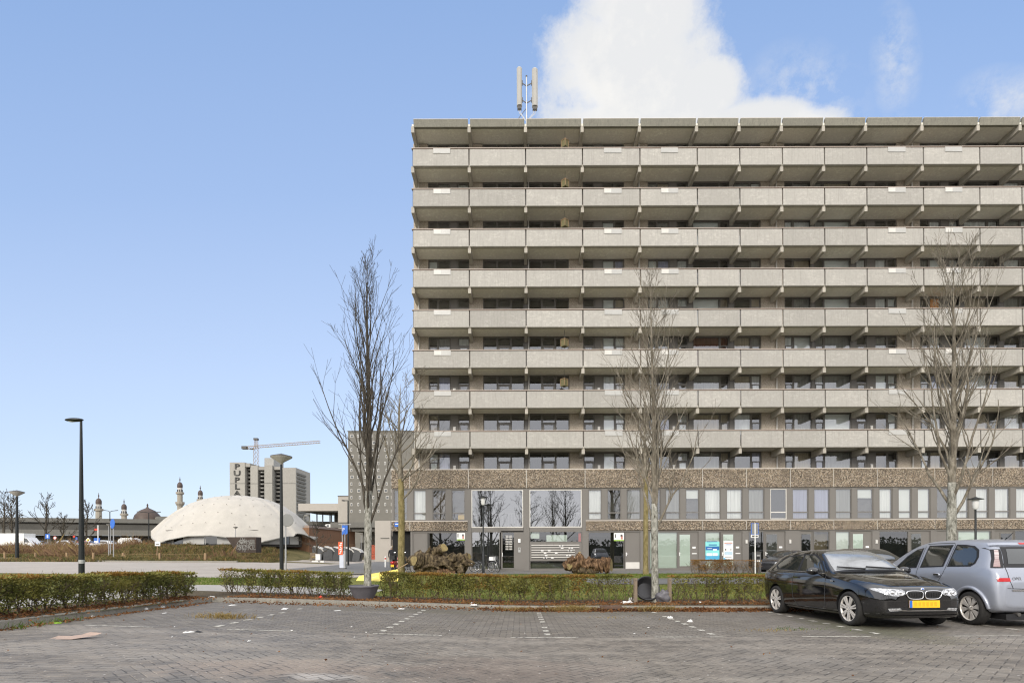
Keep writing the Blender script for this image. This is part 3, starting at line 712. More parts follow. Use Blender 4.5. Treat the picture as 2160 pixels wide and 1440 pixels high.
# lobby: two tall panes with a balustrade behind, entrance door, letter boxes
zl0, zl1 = lz(1112), zw1
for a, c in ((994.5, 1104), (1117, 1227.5)):
    wb = window_mesh(lx(a), lx(c), zl0, zl1, [], 'room', yf=YL + .05, gl='lobbyglass', depth=.29, fr='offwhite', fw=.06)
    zr = lz(1083); wb.box(lx(a) + .1, lx(c) - .1, YL + .19, YL + .22, zr, zr + .05, M['offwhite'])
    n = 34
    for q in range(n): xq = lerp(lx(a) + .1, lx(c) - .1, q / (n - 1)); wb.box(xq - .008, xq + .008, YL + .195, YL + .21, zl0 + .05, zr, M['pipe'])
    bpart(wb, 'lobby_window')
    pb = MB(); pb.box(lx(a), lx(c), YL - .005, YL + .34, lz(1119), zl0, M['greywall']); bpart(pb, 'facade_transom')
zt = lz(1119); z0 = .12
wb = window_mesh(lx(994.5), lx(1055), z0, zt, [], 'room', yf=YL + .05, gl='lobbyglass', depth=.29); wb.quad((lx(996), YL + .25, z0), (lx(1054), YL + .25, z0), (lx(1054), YL + .25, zt - .4), (lx(996), YL + .25, zt - .4), M['curtain_grey'])
bpart(wb, 'lobby_window')
wb = window_mesh(lx(1057), lx(1087), z0, zt, [], 'room_dark', yf=YL + .03, gl='shopglass', fw=.1)
ed = bpart(wb, 'entrance_door')
b = MB()
for r_ in range(9):
    for q in range(2): b.box(lx(1066.5) + q * .25, lx(1066.5) + .2 + q * .25, YL + .022, YL + .026, 1.45 + r_ * .115, 1.50 + r_ * .115, M['pipe'])
bpart(b, 'house_numbers', ed)
b = MB(); b.box(lx(1060) - .03, lx(1060) + .01, YL - .05, YL - .02, 1.0, 1.25, M['white']); bpart(b, 'door_handle', ed)
b = MB(); b.box(lx(1087), lx(1104.5), YL + .0, YL + .34, z0, zt, M['greywall']); ip = bpart(b, 'entrance_panel')
b = MB(); b.box(lx(1093), lx(1098), YL - .06, YL, lz(1144), lz(1136), M['white']); bpart(b, 'wall_lamp', ip)
b = MB(); b.box(lx(1093), lx(1098), YL - .025, YL, lz(1164), lz(1154), M['steel']); b.box(lx(1094), lx(1097), YL - .03, YL - .02, lz(1158), lz(1155.5), M['frame_dark']); bpart(b, 'intercom', ip)
zm1, zm0 = lz(1143.5), lz(1181)
wb = window_mesh(lx(1117), lx(1227.5), zm1, zt, [], 'room_dark', yf=YL + .04, gl='shopglass')
wb.box(lx(1117.5), lx(1138), YL + .2, YL + .22, lz(1135), zt - .05, M['blind_mint']); wb.box(lx(1153), lx(1197), YL + .2, YL + .22, lz(1143), lz(1128), M['blind_mint']); wb.box(lx(1221), lx(1226), YL + .2, YL + .22, lz(1143), zt - .1, M['red'])
bpart(wb, 'lobby_window')
b = MB(); b.box(lx(1117), lx(1227.5), YL + .02, YL + .34, zm0, zm1, M['greywall'])
for q in range(5): b.box(lx(1140 + q * 13.5) - .01, lx(1140 + q * 13.5) + .01, YL + .012, YL + .02, zm0 + .15, zm1 - .08, M['frame_dark'])
mbx = bpart(b, 'letter_box_panel')
for r_ in range(6):
    zz = lz(1149.3 + r_ * 5.1); x1 = 1222 if r_ < 2 else 1212.5
    b = MB(); b.box(lx(1121), lx(x1), YL - .005, YL + .02, zz - .026, zz + .026, M['offwhite']); b.box(lx(1121), lx(x1), YL + .004, YL + .02, zz - .085, zz - .04, M['frame_dark'])
    for q in range(2 + r_ % 3): xq = lx(random.uniform(1135, 1205)); b.box(xq, xq + .18, YL - .03, YL - .006, zz - .085, zz + .0, M['paper'])
    bpart(b, 'letter_slot', mbx)
wb = window_mesh(lx(1117), lx(1227.5), z0, zm0, [], 'room', yf=YL + .04, gl='shopglass'); bpart(wb, 'lobby_window')
# shop fronts and house doors
def door(x0, x1, glazed=None, kick=False, y=YL + .06, name='door', plate=False, handle='L'):
    b = MB(); a, c = lx(x0), lx(x1); b.box(a, c, y, y + .28, .1, ZA0 - .1, M['greywall'])
    b.box(a, a + .05, y - .03, y + .1, .1, ZA0 - .1, M['frame']); b.box(c - .05, c, y - .03, y + .1, .1, ZA0 - .1, M['frame'])
    if kick: b.box(a + .06, c - .06, y - .012, y, .14, .58, M['offwhite'])
    o = bpart(b, name)
    if glazed:
        g = MB(); g0, g1 = lx(glazed[0]), lx(glazed[1]); g.box(g0 - .06, g1 + .06, y - .02, y + .001, .22, lz(1126), M['frame'])
        g.quad((g0, y - .035, .3), (g1, y - .035, .3), (g1, y - .035, lz(1128)), (g0, y - .035, lz(1128)), M['shopglass'])
        g.quad((g0, y - .0215, .3), (g1, y - .0215, .3), (g1, y - .0215, lz(1128)), (g0, y - .0215, lz(1128)), M[glazed[2]])
        bpart(g, 'door_glass', o)
    hx = a + .1 if handle == 'L' else c - .1
    h = MB(); h.box(hx - .025, hx + .025, y - .05, y - .0, 1.0, 1.24, M['white']); h.box(hx - .02, hx + .12, y - .07, y - .045, 1.13, 1.16, M['white']); bpart(h, 'door_handle', o)
    if plate:
        h = MB(); h.box(c - .42, c - .2, y - .012, y + .002, 1.5, 1.62, M['white']); h.box(c - .45, c - .13, y - .02, y + .002, 1.12, 1.18, M['white']); bpart(h, 'letter_slot', o)
    return o
def shop(x0, x1, fill, gl='shopglass', fr='frame', depth=.28, z1=None):
    return bpart(window_mesh(lx(x0), lx(x1), .12, z1 or ZA0 - .1, [], fill, yf=YL + .05, gl=gl, fr=fr, depth=depth, fw=.05), 'shop_window')
def gpost(a, c):
    b = MB(); b.box(lx(a), lx(c), YL - .01, YL + .34, .02, ZA0 - .1, M['greywall']); return bpart(b, 'facade_post')
def wlamp(x, y0):
    b = MB(); b.box(lx(x) - .06, lx(x) + .06, YL - .09, YL - .01, lz(y0 + 7), lz(y0), M['offwhite']); b.box(lx(x) - .075, lx(x) + .075, YL - .03, YL - .008, lz(y0 + 8), lz(y0 - 1), M['steel']); bpart(b, 'wall_lamp')
door(871, 902, handle='R'); shop(904, 981.5, 'room_dark')
shop(1240.5, 1317, 'room_dark'); door(1318, 1351, kick=True, handle='L'); gpost(1351, 1369)
shop(1369.5, 1430, 'blind_mint'); door(1430.5, 1474, (1434, 1456, 'blind_mint'), plate=True); gpost(1474, 1486.5)
shop(1487, 1520, 'blind_mint'); door(1521, 1566, (1526, 1547, 'blind_mint'), plate=True); gpost(1566, 1578); wlamp(1574, 1140)
shop(1578.5, 1612, 'room_dark'); door(1612.5, 1657, (1617, 1639, 'room'), plate=True); gpost(1657, 1671); wlamp(1666, 1140)
gpost(1671, 1688); door(1688.5, 1715, (1691, 1710, 'room_dark')); shop(1716, 1750, 'room_warm'); gpost(1750, 1762)
shop(1762.5, 1794, 'blind_white'); door(1794.5, 1840, (1800, 1821, 'blind_mint'), plate=True); gpost(1840, 1854); wlamp(1848, 1141)
shop(1854.5, 1917, 'room_dark'); door(1917.5, 1963, (1923, 1943, 'room'), plate=True); gpost(1963, 1976)
door(1976.5, 2012); gpost(2012, 2020); shop(2020.5, 2092, 'blind_mint'); gpost(2092, 2098)
door(2098.5, 2140, (2112, 2135, 'room_dark')); shop(2140.5, 2180, 'room_dark'); gpost(2180, 2195)
x = 2195
while x < 2690:
    shop(x, x + 34, random.choice(['blind_white', 'room_dark'])); door(x + 34.5, x + 78, (x + 40, x + 60, 'room')); gpost(x + 78, x + 92); x += 92
b = MB(); b.box(lx(2020), XR, YL + .05, YL + .1, lz(1119), ZA0 - .04, M['frame']); bpart(b, 'facade_transom')
# hanging wooden boxes in the third bay
for k, xx in ((1, 1196), (2, 1196), (3, 1195), (6, 1193.5), (7, 1192.5)):
    h = empty('hanging_box', (gx(xx), YG + .5, 0), R(45)); zt = fb(k - 1) if k > 1 else fb(0)
    h.location.z = zt + .05
    b = MB(); s_ = .2; D_ = .55
    b.box(-s_, s_, -s_, s_, -.62 - D_, -.57 - D_, M['tan']); b.box(-s_, s_, -s_, s_, -.14 - D_, -.1 - D_, M['wood'])
    for q, r_ in ((-1, -1), (1, -1), (1, 1), (-1, 1)): b.box(q * s_ - .03 * (q + 1) / 1.0 * .5 - (0 if q > 0 else 0), q * s_ + .03 * (1 - q) * .5, r_ * s_ - .03 * (r_ + 1) * .5, r_ * s_ + .03 * (1 - r_) * .5, -.57 - D_, -.14 - D_, M['wood'])
    b.box(-s_ + .03, s_ - .03, -s_ + .03, s_ - .03, -.56 - D_, -.15 - D_, M['tan']) ; b.build('box_case', h)
    b = MB(); b.tube([(0, 0, -.1 - D_), (0, 0, .0)], .015, 6, M['frame_dark']); b.build('hook', h)
    w_ = {1: 'topmost', 2: 'second highest', 3: 'third highest', 6: 'sixth highest', 7: 'seventh highest'}[k]
    tag(h, 'small olive wooden box hung cornerwise under the ceiling of the ' + w_ + ' gallery', 'wooden box', 'wooden boxes hung in the galleries')
# ---------------------------------------------------------------- cars
def eval_mesh(o):
    dg = bpy.context.evaluated_depsgraph_get(); dg.update()
    return bpy.data.meshes.new_from_object(o.evaluated_get(dg))
def catmull(keys, n):
    ks = [keys[0]] + list(keys) + [keys[-1]]; out = []
    xs = [k[0] for k in keys]
    for q in range(n):
        # denser towards both ends
        s_ = q / (n - 1); s_ = .5 - .5 * math.cos(math.pi * s_) if True else s_
        x = lerp(xs[0], xs[-1], s_)
        i = max(0, min(len(xs) - 2, next((j for j in range(len(xs) - 1) if x <= xs[j + 1]), len(xs) - 2)))
        t = (x - xs[i]) / (xs[i + 1] - xs[i]); a, b_, c, d = ks[i], ks[i + 1], ks[i + 2], ks[i + 3]
        row = [x]
        for m in range(1, len(a)):
            h = xs[i + 1] - xs[i]
            m0 = 0 if i == 0 else (c[m] - a[m]) / (c[0] - a[0]) * h
            m1 = 0 if i == len(xs) - 2 else (d[m] - b_[m]) / (d[0] - b_[0]) * h
            if m0 * (c[m] - b_[m]) < 0: m0 = 0
            if m1 * (c[m] - b_[m]) < 0: m1 = 0
            lim = 3 * abs(c[m] - b_[m]); m0 = max(-lim, min(lim, m0)); m1 = max(-lim, min(lim, m1))
            t2, t3 = t * t, t * t * t
            row.append((2 * t3 - 3 * t2 + 1) * b_[m] + (t3 - 2 * t2 + t) * m0 + (-2 * t3 + 3 * t2) * c[m] + (t3 - t2) * m1)
        out.append(row)
    return out
def car_shell(keys, nst, axles, wr, mat, liner, halfw, fine=True, archw=.36):
    """lofted body shell: nose at x=0, x runs to the tail, z=0 is the road"""
    b = MB(); ring = []; vs = []; fs = []
    rows = catmull(keys, nst)
    for x, w_, zb, zs, zbelt, wr_, zr, zt in rows:
        half = [(0, zb), (w_ * .55, zb), (w_ * .88, zb + .005), (w_ * .965, zb + .05), (w_ * .99, lerp(zb, zs, .45)), (w_, zs), (w_ * .985, lerp(zs, zbelt, .55)), (w_ * .955, zbelt),
                (lerp(w_ * .955, wr_, .12), lerp(zbelt, zr, .10)), (lerp(w_ * .955, wr_, .55), lerp(zbelt, zr, .55)), (wr_, zr), (wr_ * .86, lerp(zr, zt, .66)), (wr_ * .5, lerp(zr, zt, .95)), (0, zt)]
        full = half + [(-y, z) for y, z in reversed(half[1:-1])]
        n = len(full); vs += [(x, y, z) for y, z in full]
    for i in range(nst - 1):
        for k in range(n): fs.append((i * n + k, i * n + (k + 1) % n, (i + 1) * n + (k + 1) % n, (i + 1) * n + k))
    for base, rev in ((0, True), ((nst - 1) * n, False)):
        c = len(vs); zz = sum(vs[base + k][2] for k in range(n)) / n; vs.append((vs[base][0], 0, zz))
        for k in range(n):
            f = (base + k, base + (k + 1) % n, c); fs.append(f if not rev else tuple(reversed(f)))
    b.add(vs, fs, mat, True); me = b.mesh('shell')
    bm = bmesh.new(); bm.from_mesh(me); bmesh.ops.recalc_face_normals(bm, faces=bm.faces[:]); bm.to_mesh(me); bm.free()
    o = link('shell', me)
    md = o.modifiers.new('s', 'SUBSURF'); md.levels = 1; md.render_levels = 1
    base = eval_mesh(o)
    bm = bmesh.new(); bm.from_mesh(base); bvh = BVHTree.FromBMesh(bm); bm.free()
    if fine:
        cut = MB()
        for ax in axles:
            for sgn in (-1, 1):
                cut.lathe([(wr * 1.13, -archw / 2), (wr * 1.13, archw)], (ax, sgn * (halfw - .06) if sgn > 0 else -(halfw - .06), wr * 1.02), 40, liner, False, True, 'Y') if sgn > 0 else cut.lathe([(wr * 1.13, -archw), (wr * 1.13, archw / 2)], (ax, -(halfw - .06), wr * 1.02), 40, liner, False, True, 'Y')
        cme = cut.mesh('cut'); bm = bmesh.new(); bm.from_mesh(cme); bmesh.ops.remove_doubles(bm, verts=bm.verts[:], dist=1e-5); bmesh.ops.recalc_face_normals(bm, faces=bm.faces[:]); bm.to_mesh(cme); bm.free()
        c = link('cut', cme); bo = o.modifiers.new('b', 'BOOLEAN'); bo.operation = 'DIFFERENCE'; bo.object = c; bo.solver = 'EXACT'; bo.material_mode = 'TRANSFER'
        base = eval_mesh(o); bpy.data.objects.remove(c)
    bpy.data.objects.remove(o)
    sp = R(38)
    base.polygons.foreach_set('use_smooth', [True] * len(base.polygons))
    try: base.set_sharp_from_angle(angle=sp)
    except Exception: pass
    return base, bvh
def smooth_poly(poly, it=2):
    for _ in range(it):
        q = []
        for i in range(len(poly)):
            a, c = poly[i], poly[(i + 1) % len(poly)]
            q += [(lerp(a[0], c[0], .25), lerp(a[1], c[1], .25)), (lerp(a[0], c[0], .75), lerp(a[1], c[1], .75))]
        poly = q
    return poly
def decal(bvh, poly, view, off, mat, dens=.07, name='decal', sm_=0, thick=0.0):
    """a thin skin laid on the shell, its outline given in side ('L','R'), front ('F'), rear ('B') or top ('T') view"""
    if sm_: poly = smooth_poly(poly, sm_)
    bm = bmesh.new(); vs = [bm.verts.new((a, c, 0)) for a, c in poly]; bm.faces.new(vs)
    bmesh.ops.triangulate(bm, faces=bm.faces[:])
    for _ in range(6):
        es = [e for e in bm.edges if e.calc_length() > dens]
        if not es: break
        bmesh.ops.subdivide_edges(bm, edges=es, cuts=1); bmesh.ops.triangulate(bm, faces=[f for f in bm.faces if len(f.verts) > 3])
    o3, d3 = {'L': (lambda a, c: Vector((a, -3, c)), Vector((0, 1, 0))), 'R': (lambda a, c: Vector((a, 3, c)), Vector((0, -1, 0))), 'F': (lambda a, c: Vector((-3, a, c)), Vector((1, 0, 0))),
              'B': (lambda a, c: Vector((9, a, c)), Vector((-1, 0, 0))), 'T': (lambda a, c: Vector((a, c, 5)), Vector((0, 0, -1)))}[view]
    for v in bm.verts:
        o = o3(v.co.x, v.co.y); loc, nrm, _, _ = bvh.ray_cast(o, d3)
        if loc is None:
            q = Vector(v.co)
            for _ in range(40):
                if view in 'FB': q.x *= .985; q.y = lerp(q.y, .8, .01)
                elif view == 'T': q.y *= .985
                else: q.y = lerp(q.y, .6, .03); q.x = lerp(q.x, 2.1, .004)
                loc, nrm, _, _ = bvh.ray_cast(o3(q.x, q.y), d3)
                if loc is not None: break
            if loc is None: loc, nrm, _, _ = bvh.find_nearest(o + d3 * 3)
        if nrm.dot(d3) > 0: nrm = -nrm
        v.co = loc + nrm * off
    bm.normal_update()
    for f in bm.faces:
        if f.normal.dot(d3) > 0: f.normal_flip()
        f.smooth = True
    me = bpy.data.meshes.new(name); bm.to_mesh(me); bm.free(); me.materials.append(mat); return me
def strip_poly(pts, wd):
    L, Rr = [], []
    for i, p in enumerate(pts):
        a = Vector(pts[max(i - 1, 0)]); c = Vector(pts[min(i + 1, len(pts) - 1)]); d = (c - a).normalized(); n = Vector((-d.y, d.x)) * wd / 2
        L.append((p[0] + n.x, p[1] + n.y)); Rr.append((p[0] - n.x, p[1] - n.y))
    return L + Rr[::-1]
def flip(poly): return [(-a, c) for a, c in poly]
def wheel(parent, ax, side, wr, wd, halfw, style, mats):
    w_ = empty('wheel', (ax, side * (halfw - wd / 2 - .005), wr)); w_.parent = parent
    b = MB(); rr = wr * .745; h = wd / 2
    b.lathe([(rr, -h), (wr * .93, -h), (wr * .985, -h * .8), (wr, -h * .5), (wr, h * .5), (wr * .985, h * .8), (wr * .93, h), (rr, h), (rr, -h)], (0, 0, 0), 36, M['rubber'], True, False, 'Y'); b.build('tyre', w_)
    b = MB(); f = side * h
    b.lathe([(rr + .001, -h * .98), (rr + .001, h * .98)], (0, 0, 0), 30, M['frame_dark'], True, False, 'Y')
    b.lathe([(.001, f * .35), (rr, f * .35)], (0, 0, 0), 30, M['black'], False, False, 'Y')
    b.lathe([(rr * .94, f * .55), (rr * .94, f * .93), (rr * 1.02, f * 1.0), (rr * 1.02, f * .5)], (0, 0, 0), 36, mats, True, False, 'Y')
    b.lathe([(.001, f * .90), (rr * .17, f * .88), (rr * .22, f * .6)], (0, 0, 0), 20, mats, True, False, 'Y')
    n = 7 if style == 'star' else 8
    for k in range(n):
        a = 2 * math.pi * (k + .25) / n
        if style == 'star':
            for da in (-.13, .13):
                r0, r1 = rr * .15, rr * .97; aa, ab = a + da * 1.5, a + da * .95
                b.bar((math.cos(aa) * r0, f * .85, math.sin(aa) * r0), (math.cos(ab) * r1, f * .90, math.sin(ab) * r1), .028, .02, mats, up=(0, 1, 0))
        else:
            pts = [(rr * .12, -.12), (rr * .97, -.26), (rr * .97, .26), (rr * .12, .12)]
            q = [(math.cos(a + da * (1 if r_ > .1 else 1.6)) * r_, math.sin(a + da * (1 if r_ > .1 else 1.6)) * r_) for r_, da in pts]
            b.add([(x, f * .8, z) for x, z in q] + [(x, f * .55, z) for x, z in q], [(0, 1, 2, 3), (0, 4, 5, 1), (1, 5, 6, 2), (2, 6, 7, 3), (3, 7, 4, 0)], mats)
    for k in range(5): a = 2 * math.pi * k / 5 + .3; b.ball((math.cos(a) * rr * .2, f * .88, math.sin(a) * rr * .2), .012, M['frame_dark'], 6, 4)
    b.build('rim', w_, True); return w_
t = NT('car_glass'); t.bsdf((.016, .019, .018), .03, .8, coat=.6, IOR=1.6); M['car_glass'] = t.m
t = NT('dewy_bright_glass'); n_ = t.noise(t.pos(), 5, 4); t.bsdf(t.mix(n_, (.12, .13, .135), (.23, .24, .245)), t.math('MULTIPLY_ADD', n_, .2, .02), 1.0, coat=1.0, IOR=1.6); M['dewy_bright_glass'] = t.m  # dew haze; base colour also raised to brighten the pane like reflected sky
t = NT('car_window'); tr = t.n('ShaderNodeBsdfTransparent', i_0=(.42, .5, .47)); gl = t.n('ShaderNodeBsdfGlossy', i_0=(.9, .92, .95)); gl.inputs['Roughness'].default_value = .02
fr = t.n('ShaderNodeFresnel'); fr.inputs[0].default_value = 1.6
mx = t.n('ShaderNodeMixShader', i_0=t.math('MULTIPLY_ADD', fr.outputs[0], 1.3, .03, clamp=True), i_1=tr.outputs[0], i_2=gl.outputs[0]); t.t.links.new(mx.outputs[0], t.out.inputs[0]); M['car_window'] = t.m
t = NT('headlight_glass'); n_ = t.noise(t.scaled(t.pos(True), (1, 30, 18)), 1.5, 3); t.bsdf(t.mix(t.ramp(n_, [(.35, 0.), (.7, 1.)]), (.22, .23, .24), (.75, .76, .77)), .08, .8, metal=.4, coat=1.0); M['headlight'] = t.m
t = NT('tail_light'); t.bsdf((.42, .004, .006), .25, .4, coat=.3); M['tail_light'] = t.m; M['plate_smudge'] = plain('faded_plate_print', (.62, .36, .012), .5, .1, 20); M['seam_highlight'] = plain('panel_gap_highlight', (.05, .05, .052), .5, .1, 5)  # door gap lightened: the highlight along it is put into its colour
t = NT('clear_tail_light'); n_ = t.noise(t.scaled(t.pos(True), (1, 1, 22)), 1.2, 2); t.bsdf(t.mix(t.ramp(n_, [(.4, 0.), (.6, 1.)]), (.25, .15, .14), (.5, .44, .42)), .1, .8, metal=.2, coat=1.0); M['clear_light'] = t.m
M['black_paint'] = paint('black_car_paint', (.0045, .0045, .005), 0, .06, dirt=.05, coat=1.0)
M['silver_paint'] = paint('silver_blue_car_paint', (.33, .352, .405), .45, .34, dirt=.3, coat=.35)
M['grey_paint'] = paint('grey_car_paint', (.2, .2, .2), .5, .3)
M['white_paint_car'] = paint('white_car_paint', (.7, .7, .7), 0, .25)
M['red_paint'] = paint('red_car_paint', (.3, .03, .02), 0, .25)
M['navy_paint'] = paint('dark_car_paint', (.012, .013, .018), 0, .15)

HATCH = [(0.0, .50, .34, .50, .575, .44, .64, .66), (.035, .64, .23, .51, .625, .56, .69, .715), (.13, .745, .19, .53, .665, .63, .735, .765), (.36, .825, .17, .57, .72, .68, .80, .835),
         (.76, .868, .17, .61, .80, .72, .875, .905), (1.15, .875, .17, .63, .865, .735, .935, .965), (1.36, .875, .17, .65, .895, .74, .97, 1.0), (1.72, .875, .17, .66, .905, .665, 1.16, 1.21),
         (2.08, .875, .17, .67, .92, .60, 1.325, 1.375), (2.45, .875, .17, .68, .93, .585, 1.372, 1.42), (2.95, .875, .17, .69, .945, .575, 1.362, 1.412), (3.45, .868, .17, .70, .965, .56, 1.315, 1.368),
         (3.78, .85, .19, .71, .975, .55, 1.24, 1.295), (4.02, .815, .23, .71, .955, .59, 1.06, 1.11), (4.14, .775, .27, .69, .90, .62, .965, .99), (4.21, .70, .31, .63, .80, .60, .86, .88), (4.245, .60, .37, .56, .69, .5, .74, .76)]
MPV = [(0.0, .50, .36, .52, .60, .44, .68, .70), (.04, .64, .26, .54, .66, .54, .76, .78), (.16, .74, .20, .57, .74, .60, .86, .885), (.45, .80, .18, .62, .84, .66, .99, 1.02), (.8, .83, .18, .66, .93, .68, 1.07, 1.10),
       (1.02, .84, .18, .68, .965, .69, 1.13, 1.155), (1.4, .845, .18, .70, .98, .63, 1.35, 1.395), (1.78, .845, .18, .71, .99, .585, 1.51, 1.55), (2.15, .845, .18, .72, 1.0, .575, 1.572, 1.615), (2.8, .845, .18, .73, 1.02, .57, 1.57, 1.62),
       (3.35, .84, .19, .74, 1.035, .56, 1.53, 1.585), (3.68, .83, .22, .74, 1.045, .555, 1.45, 1.515), (3.86, .81, .25, .73, 1.03, .575, 1.26, 1.31), (3.955, .785, .27, .71, .99, .60, 1.08, 1.11), (4.01, .74, .30, .66, .90, .60, .95, .97), (4.04, .64, .36, .58, .76, .52, .81, .83)]
def dpart(me, name, parent): return link(name, me, parent)
def mirror(parent, x, z, side, w_, mat):
    b = MB(); b.ball((x, side * (w_ + .11), z), .13, mat, 16, 10, (.7, 1.0, .62)); b.bar((x, side * (w_ - .05), z - .05), (x, side * (w_ + .07), z - .03), .07, .04, M['black'])
    b.ball((x + .03, side * (w_ + .10), z), .09, M['chrome'], 12, 8, (.72, .95, .6)); return b.build('wing_mirror', parent)

# --- the black hatchback, nose towards the camera
def place_car(root, axle_x, axle_world, yaw, pitch, roll=0.0):
    """yaw: direction of the tail seen from above; axle_x lies at axle_world"""
    m = Matrix.Rotation(yaw, 4, 'Z') @ Matrix.Rotation(pitch, 4, 'Y') @ Matrix.Rotation(roll, 4, 'X')
    root.matrix_world = Matrix.Translation(Vector(axle_world) - (m @ Vector((axle_x, 0, 0)))) @ m
def side_pair(bvh, poly, off, mat, name, parent, **k):
    for v in 'LR': dpart(decal(bvh, poly, v, off, mat, name=name, **k), name, parent)
car = empty('parked_car', (0, 0, 0), 0, 'shiny black three-door hatchback with blank yellow front plate, parked nose to camera', 'car', 'cars parked in the paved bays')
me, bvh = car_shell([k[:6] + (k[6] * (1 + .022 * (k[6] > 1)), k[7] * (1 + .022 * (k[7] > 1))) for k in HATCH], 58, (.77, 3.43), .318, M['black_paint'], M['black'], .875)
body = link('body', me, car)
WS = [(1.40, -.70), (1.40, .70), (1.62, .655), (2.03, .545), (2.085, .44), (2.10, 0), (2.085, -.44), (2.03, -.545), (1.62, -.655)]
dpart(decal(bvh, WS, 'T', .004, M['dewy_bright_glass'], .09), 'windscreen', car)
dpart(decal(bvh, strip_poly([(1.37, -.74), (1.345, -.4), (1.335, 0), (1.345, .4), (1.37, .74)], .07), 'T', .006, M['black'], .09), 'scuttle', car)
for y0, y1 in ((-.55, .02), (.08, .62)):
    b = MB(); b.bar((1.40, y0, 1.045), (1.47, y1, 1.085), .02, .025, M['black']); b.build('wiper', car)
RG = [(3.80, -.50), (3.80, .50), (4.03, .57), (4.07, 0), (4.03, -.57)]
dpart(decal(bvh, RG, 'T', .004, M['car_glass'], .09), 'rear_window', car)
SW1 = [(1.66, .985), (2.50, 1.0), (2.56, 1.325), (2.22, 1.315), (1.98, 1.225)]
SW2 = [(2.60, 1.0), (3.40, 1.04), (3.56, 1.10), (3.50, 1.20), (3.25, 1.285), (2.63, 1.327)]
side_pair(bvh, [(1.57, .955), (3.50, 1.005), (3.66, 1.09), (3.58, 1.225), (3.30, 1.318), (2.66, 1.353), (2.2, 1.345), (1.93, 1.24)], .003, M['black'], 'window_trim', car)
side_pair(bvh, SW1, .006, M['car_glass'], 'side_window', car); side_pair(bvh, SW2, .006, M['car_glass'], 'side_window', car)
side_pair(bvh, strip_poly([(1.56, .95), (2.4, .975), (3.45, 1.0), (3.62, 1.07), (3.62, 1.14)], .013), .008, M['chrome'], 'window_strip', car)
side_pair(bvh, strip_poly([(1.50, .93), (1.48, .62), (1.50, .32), (1.62, .25), (2.55, .26), (2.68, .42), (2.70, .75), (2.66, .975)], .016), .003, M['seam_highlight'], 'door_seam', car)
side_pair(bvh, strip_poly([(1.2, .79), (2.0, .81), (2.9, .835), (3.6, .855)], .014), .0035, M['black_paint'], 'body_crease', car)
side_pair(bvh, [(.95, .17), (3.12, .17), (3.10, .235), (.98, .235)], .012, M['black_paint'], 'side_skirt', car)
for s_ in (-1, 1):
    b = MB(); b.bar((2.44, s_ * .868, .852), (2.63, s_ * .868, .86), .028, .032, M['black_paint']); b.build('door_handle', car)
    b = MB(); b.box(1.22, 1.29, s_ * .872 - .006, s_ * .872 + .006, .80, .825, M['headlight']); b.build('side_repeater', car)
    mirror(car, 1.72, 1.0, s_, .86, M['black_paint'])
    for ax in (.77, 3.43): wheel(car, ax, s_, .318, .205, .872, 'star', M['alloy'])
# nose
for s_ in (-1, 1):
    hl = [(.33, .60), (.52, .575), (.66, .615), (.79, .70), (.72, .715), (.50, .705), (.34, .685)]
    if s_ < 0: hl = flip(hl)[::-1]
    h = dpart(decal(bvh, hl, 'F', .006, M['headlight'], .05, sm_=1), 'headlight', car)
    for yy, rr in ((.42, .052), (.55, .058)):
        loc, nrm, _, _ = bvh.ray_cast(Vector((-3, s_ * yy, .645)), Vector((1, 0, 0)))
        b = MB(); nn = Vector((-1, s_ * .25, .1)).normalized()
        pts = [(loc + nn * .012 + (nn.orthogonal().normalized() * math.cos(a) + nn.cross(nn.orthogonal()).normalized() * math.sin(a)) * rr) for a in linspace(0, 2 * math.pi, 17)]
        b.tube(pts, .006, 6, M['chrome'], False); b.ball(loc - nn * .01, rr * .62, M['chrome'], 10, 8); b.build('lamp_ring', h)
    kid = [(.016, .575), (.04, .535), (.20, .53), (.285, .55), (.325, .625), (.30, .675), (.05, .675), (.02, .64)]
    if s_ < 0: kid = flip(kid)[::-1]
    g = dpart(decal(bvh, kid, 'F', .010, M['black'], .05, sm_=2), 'grille', car)
    ring = smooth_poly(kid, 2); b = MB(); pts = []
    for yy, zz in ring + ring[:1]:
        loc, nrm, _, _ = bvh.ray_cast(Vector((-3, yy, zz)), Vector((1, 0, 0))); pts.append(loc + Vector((-.012, 0, 0)))
    b.tube(pts, .010, 6, M['chrome'], False); b.build('grille_frame', g)
    b = MB()
    for q in range(9):
        yy = s_ * (.045 + q * .031)
        lo_, hi = Vector((-3, yy, .56 - 0 * q)), Vector((-3, yy, .648))
        a_, _, _, _ = bvh.ray_cast(lo_, Vector((1, 0, 0))); c_, _, _, _ = bvh.ray_cast(hi, Vector((1, 0, 0)))
        b.bar(a_ + Vector((-.014, 0, 0)), c_ + Vector((-.014, 0, 0)), .007, .01, M['rubber'])
    b.build('grille_slats', g)
    fl = [(.40, .335), (.60, .325), (.63, .37), (.43, .38)]
    if s_ < 0: fl = flip(fl)[::-1]
    dpart(decal(bvh, fl, 'F', .012, M['headlight'], .06), 'fog_lamp', car)
dpart(decal(bvh, [(-.66, .30), (.66, .30), (.60, .40), (.40, .385), (-.40, .385), (-.60, .40)], 'F', .005, M['black'], .07), 'lower_intake', car)
dpart(decal(bvh, strip_poly([(-.60, .352), (-.3, .335), (.3, .335), (.60, .352)], .014), 'F', .013, M['chrome'], .07), 'intake_bar', car)
dpart(decal(bvh, strip_poly([(-.72, .50), (-.35, .505), (0, .506), (.35, .505), (.72, .50)], .012), 'F', .003, M['rubber'], .08), 'bumper_seam', car)
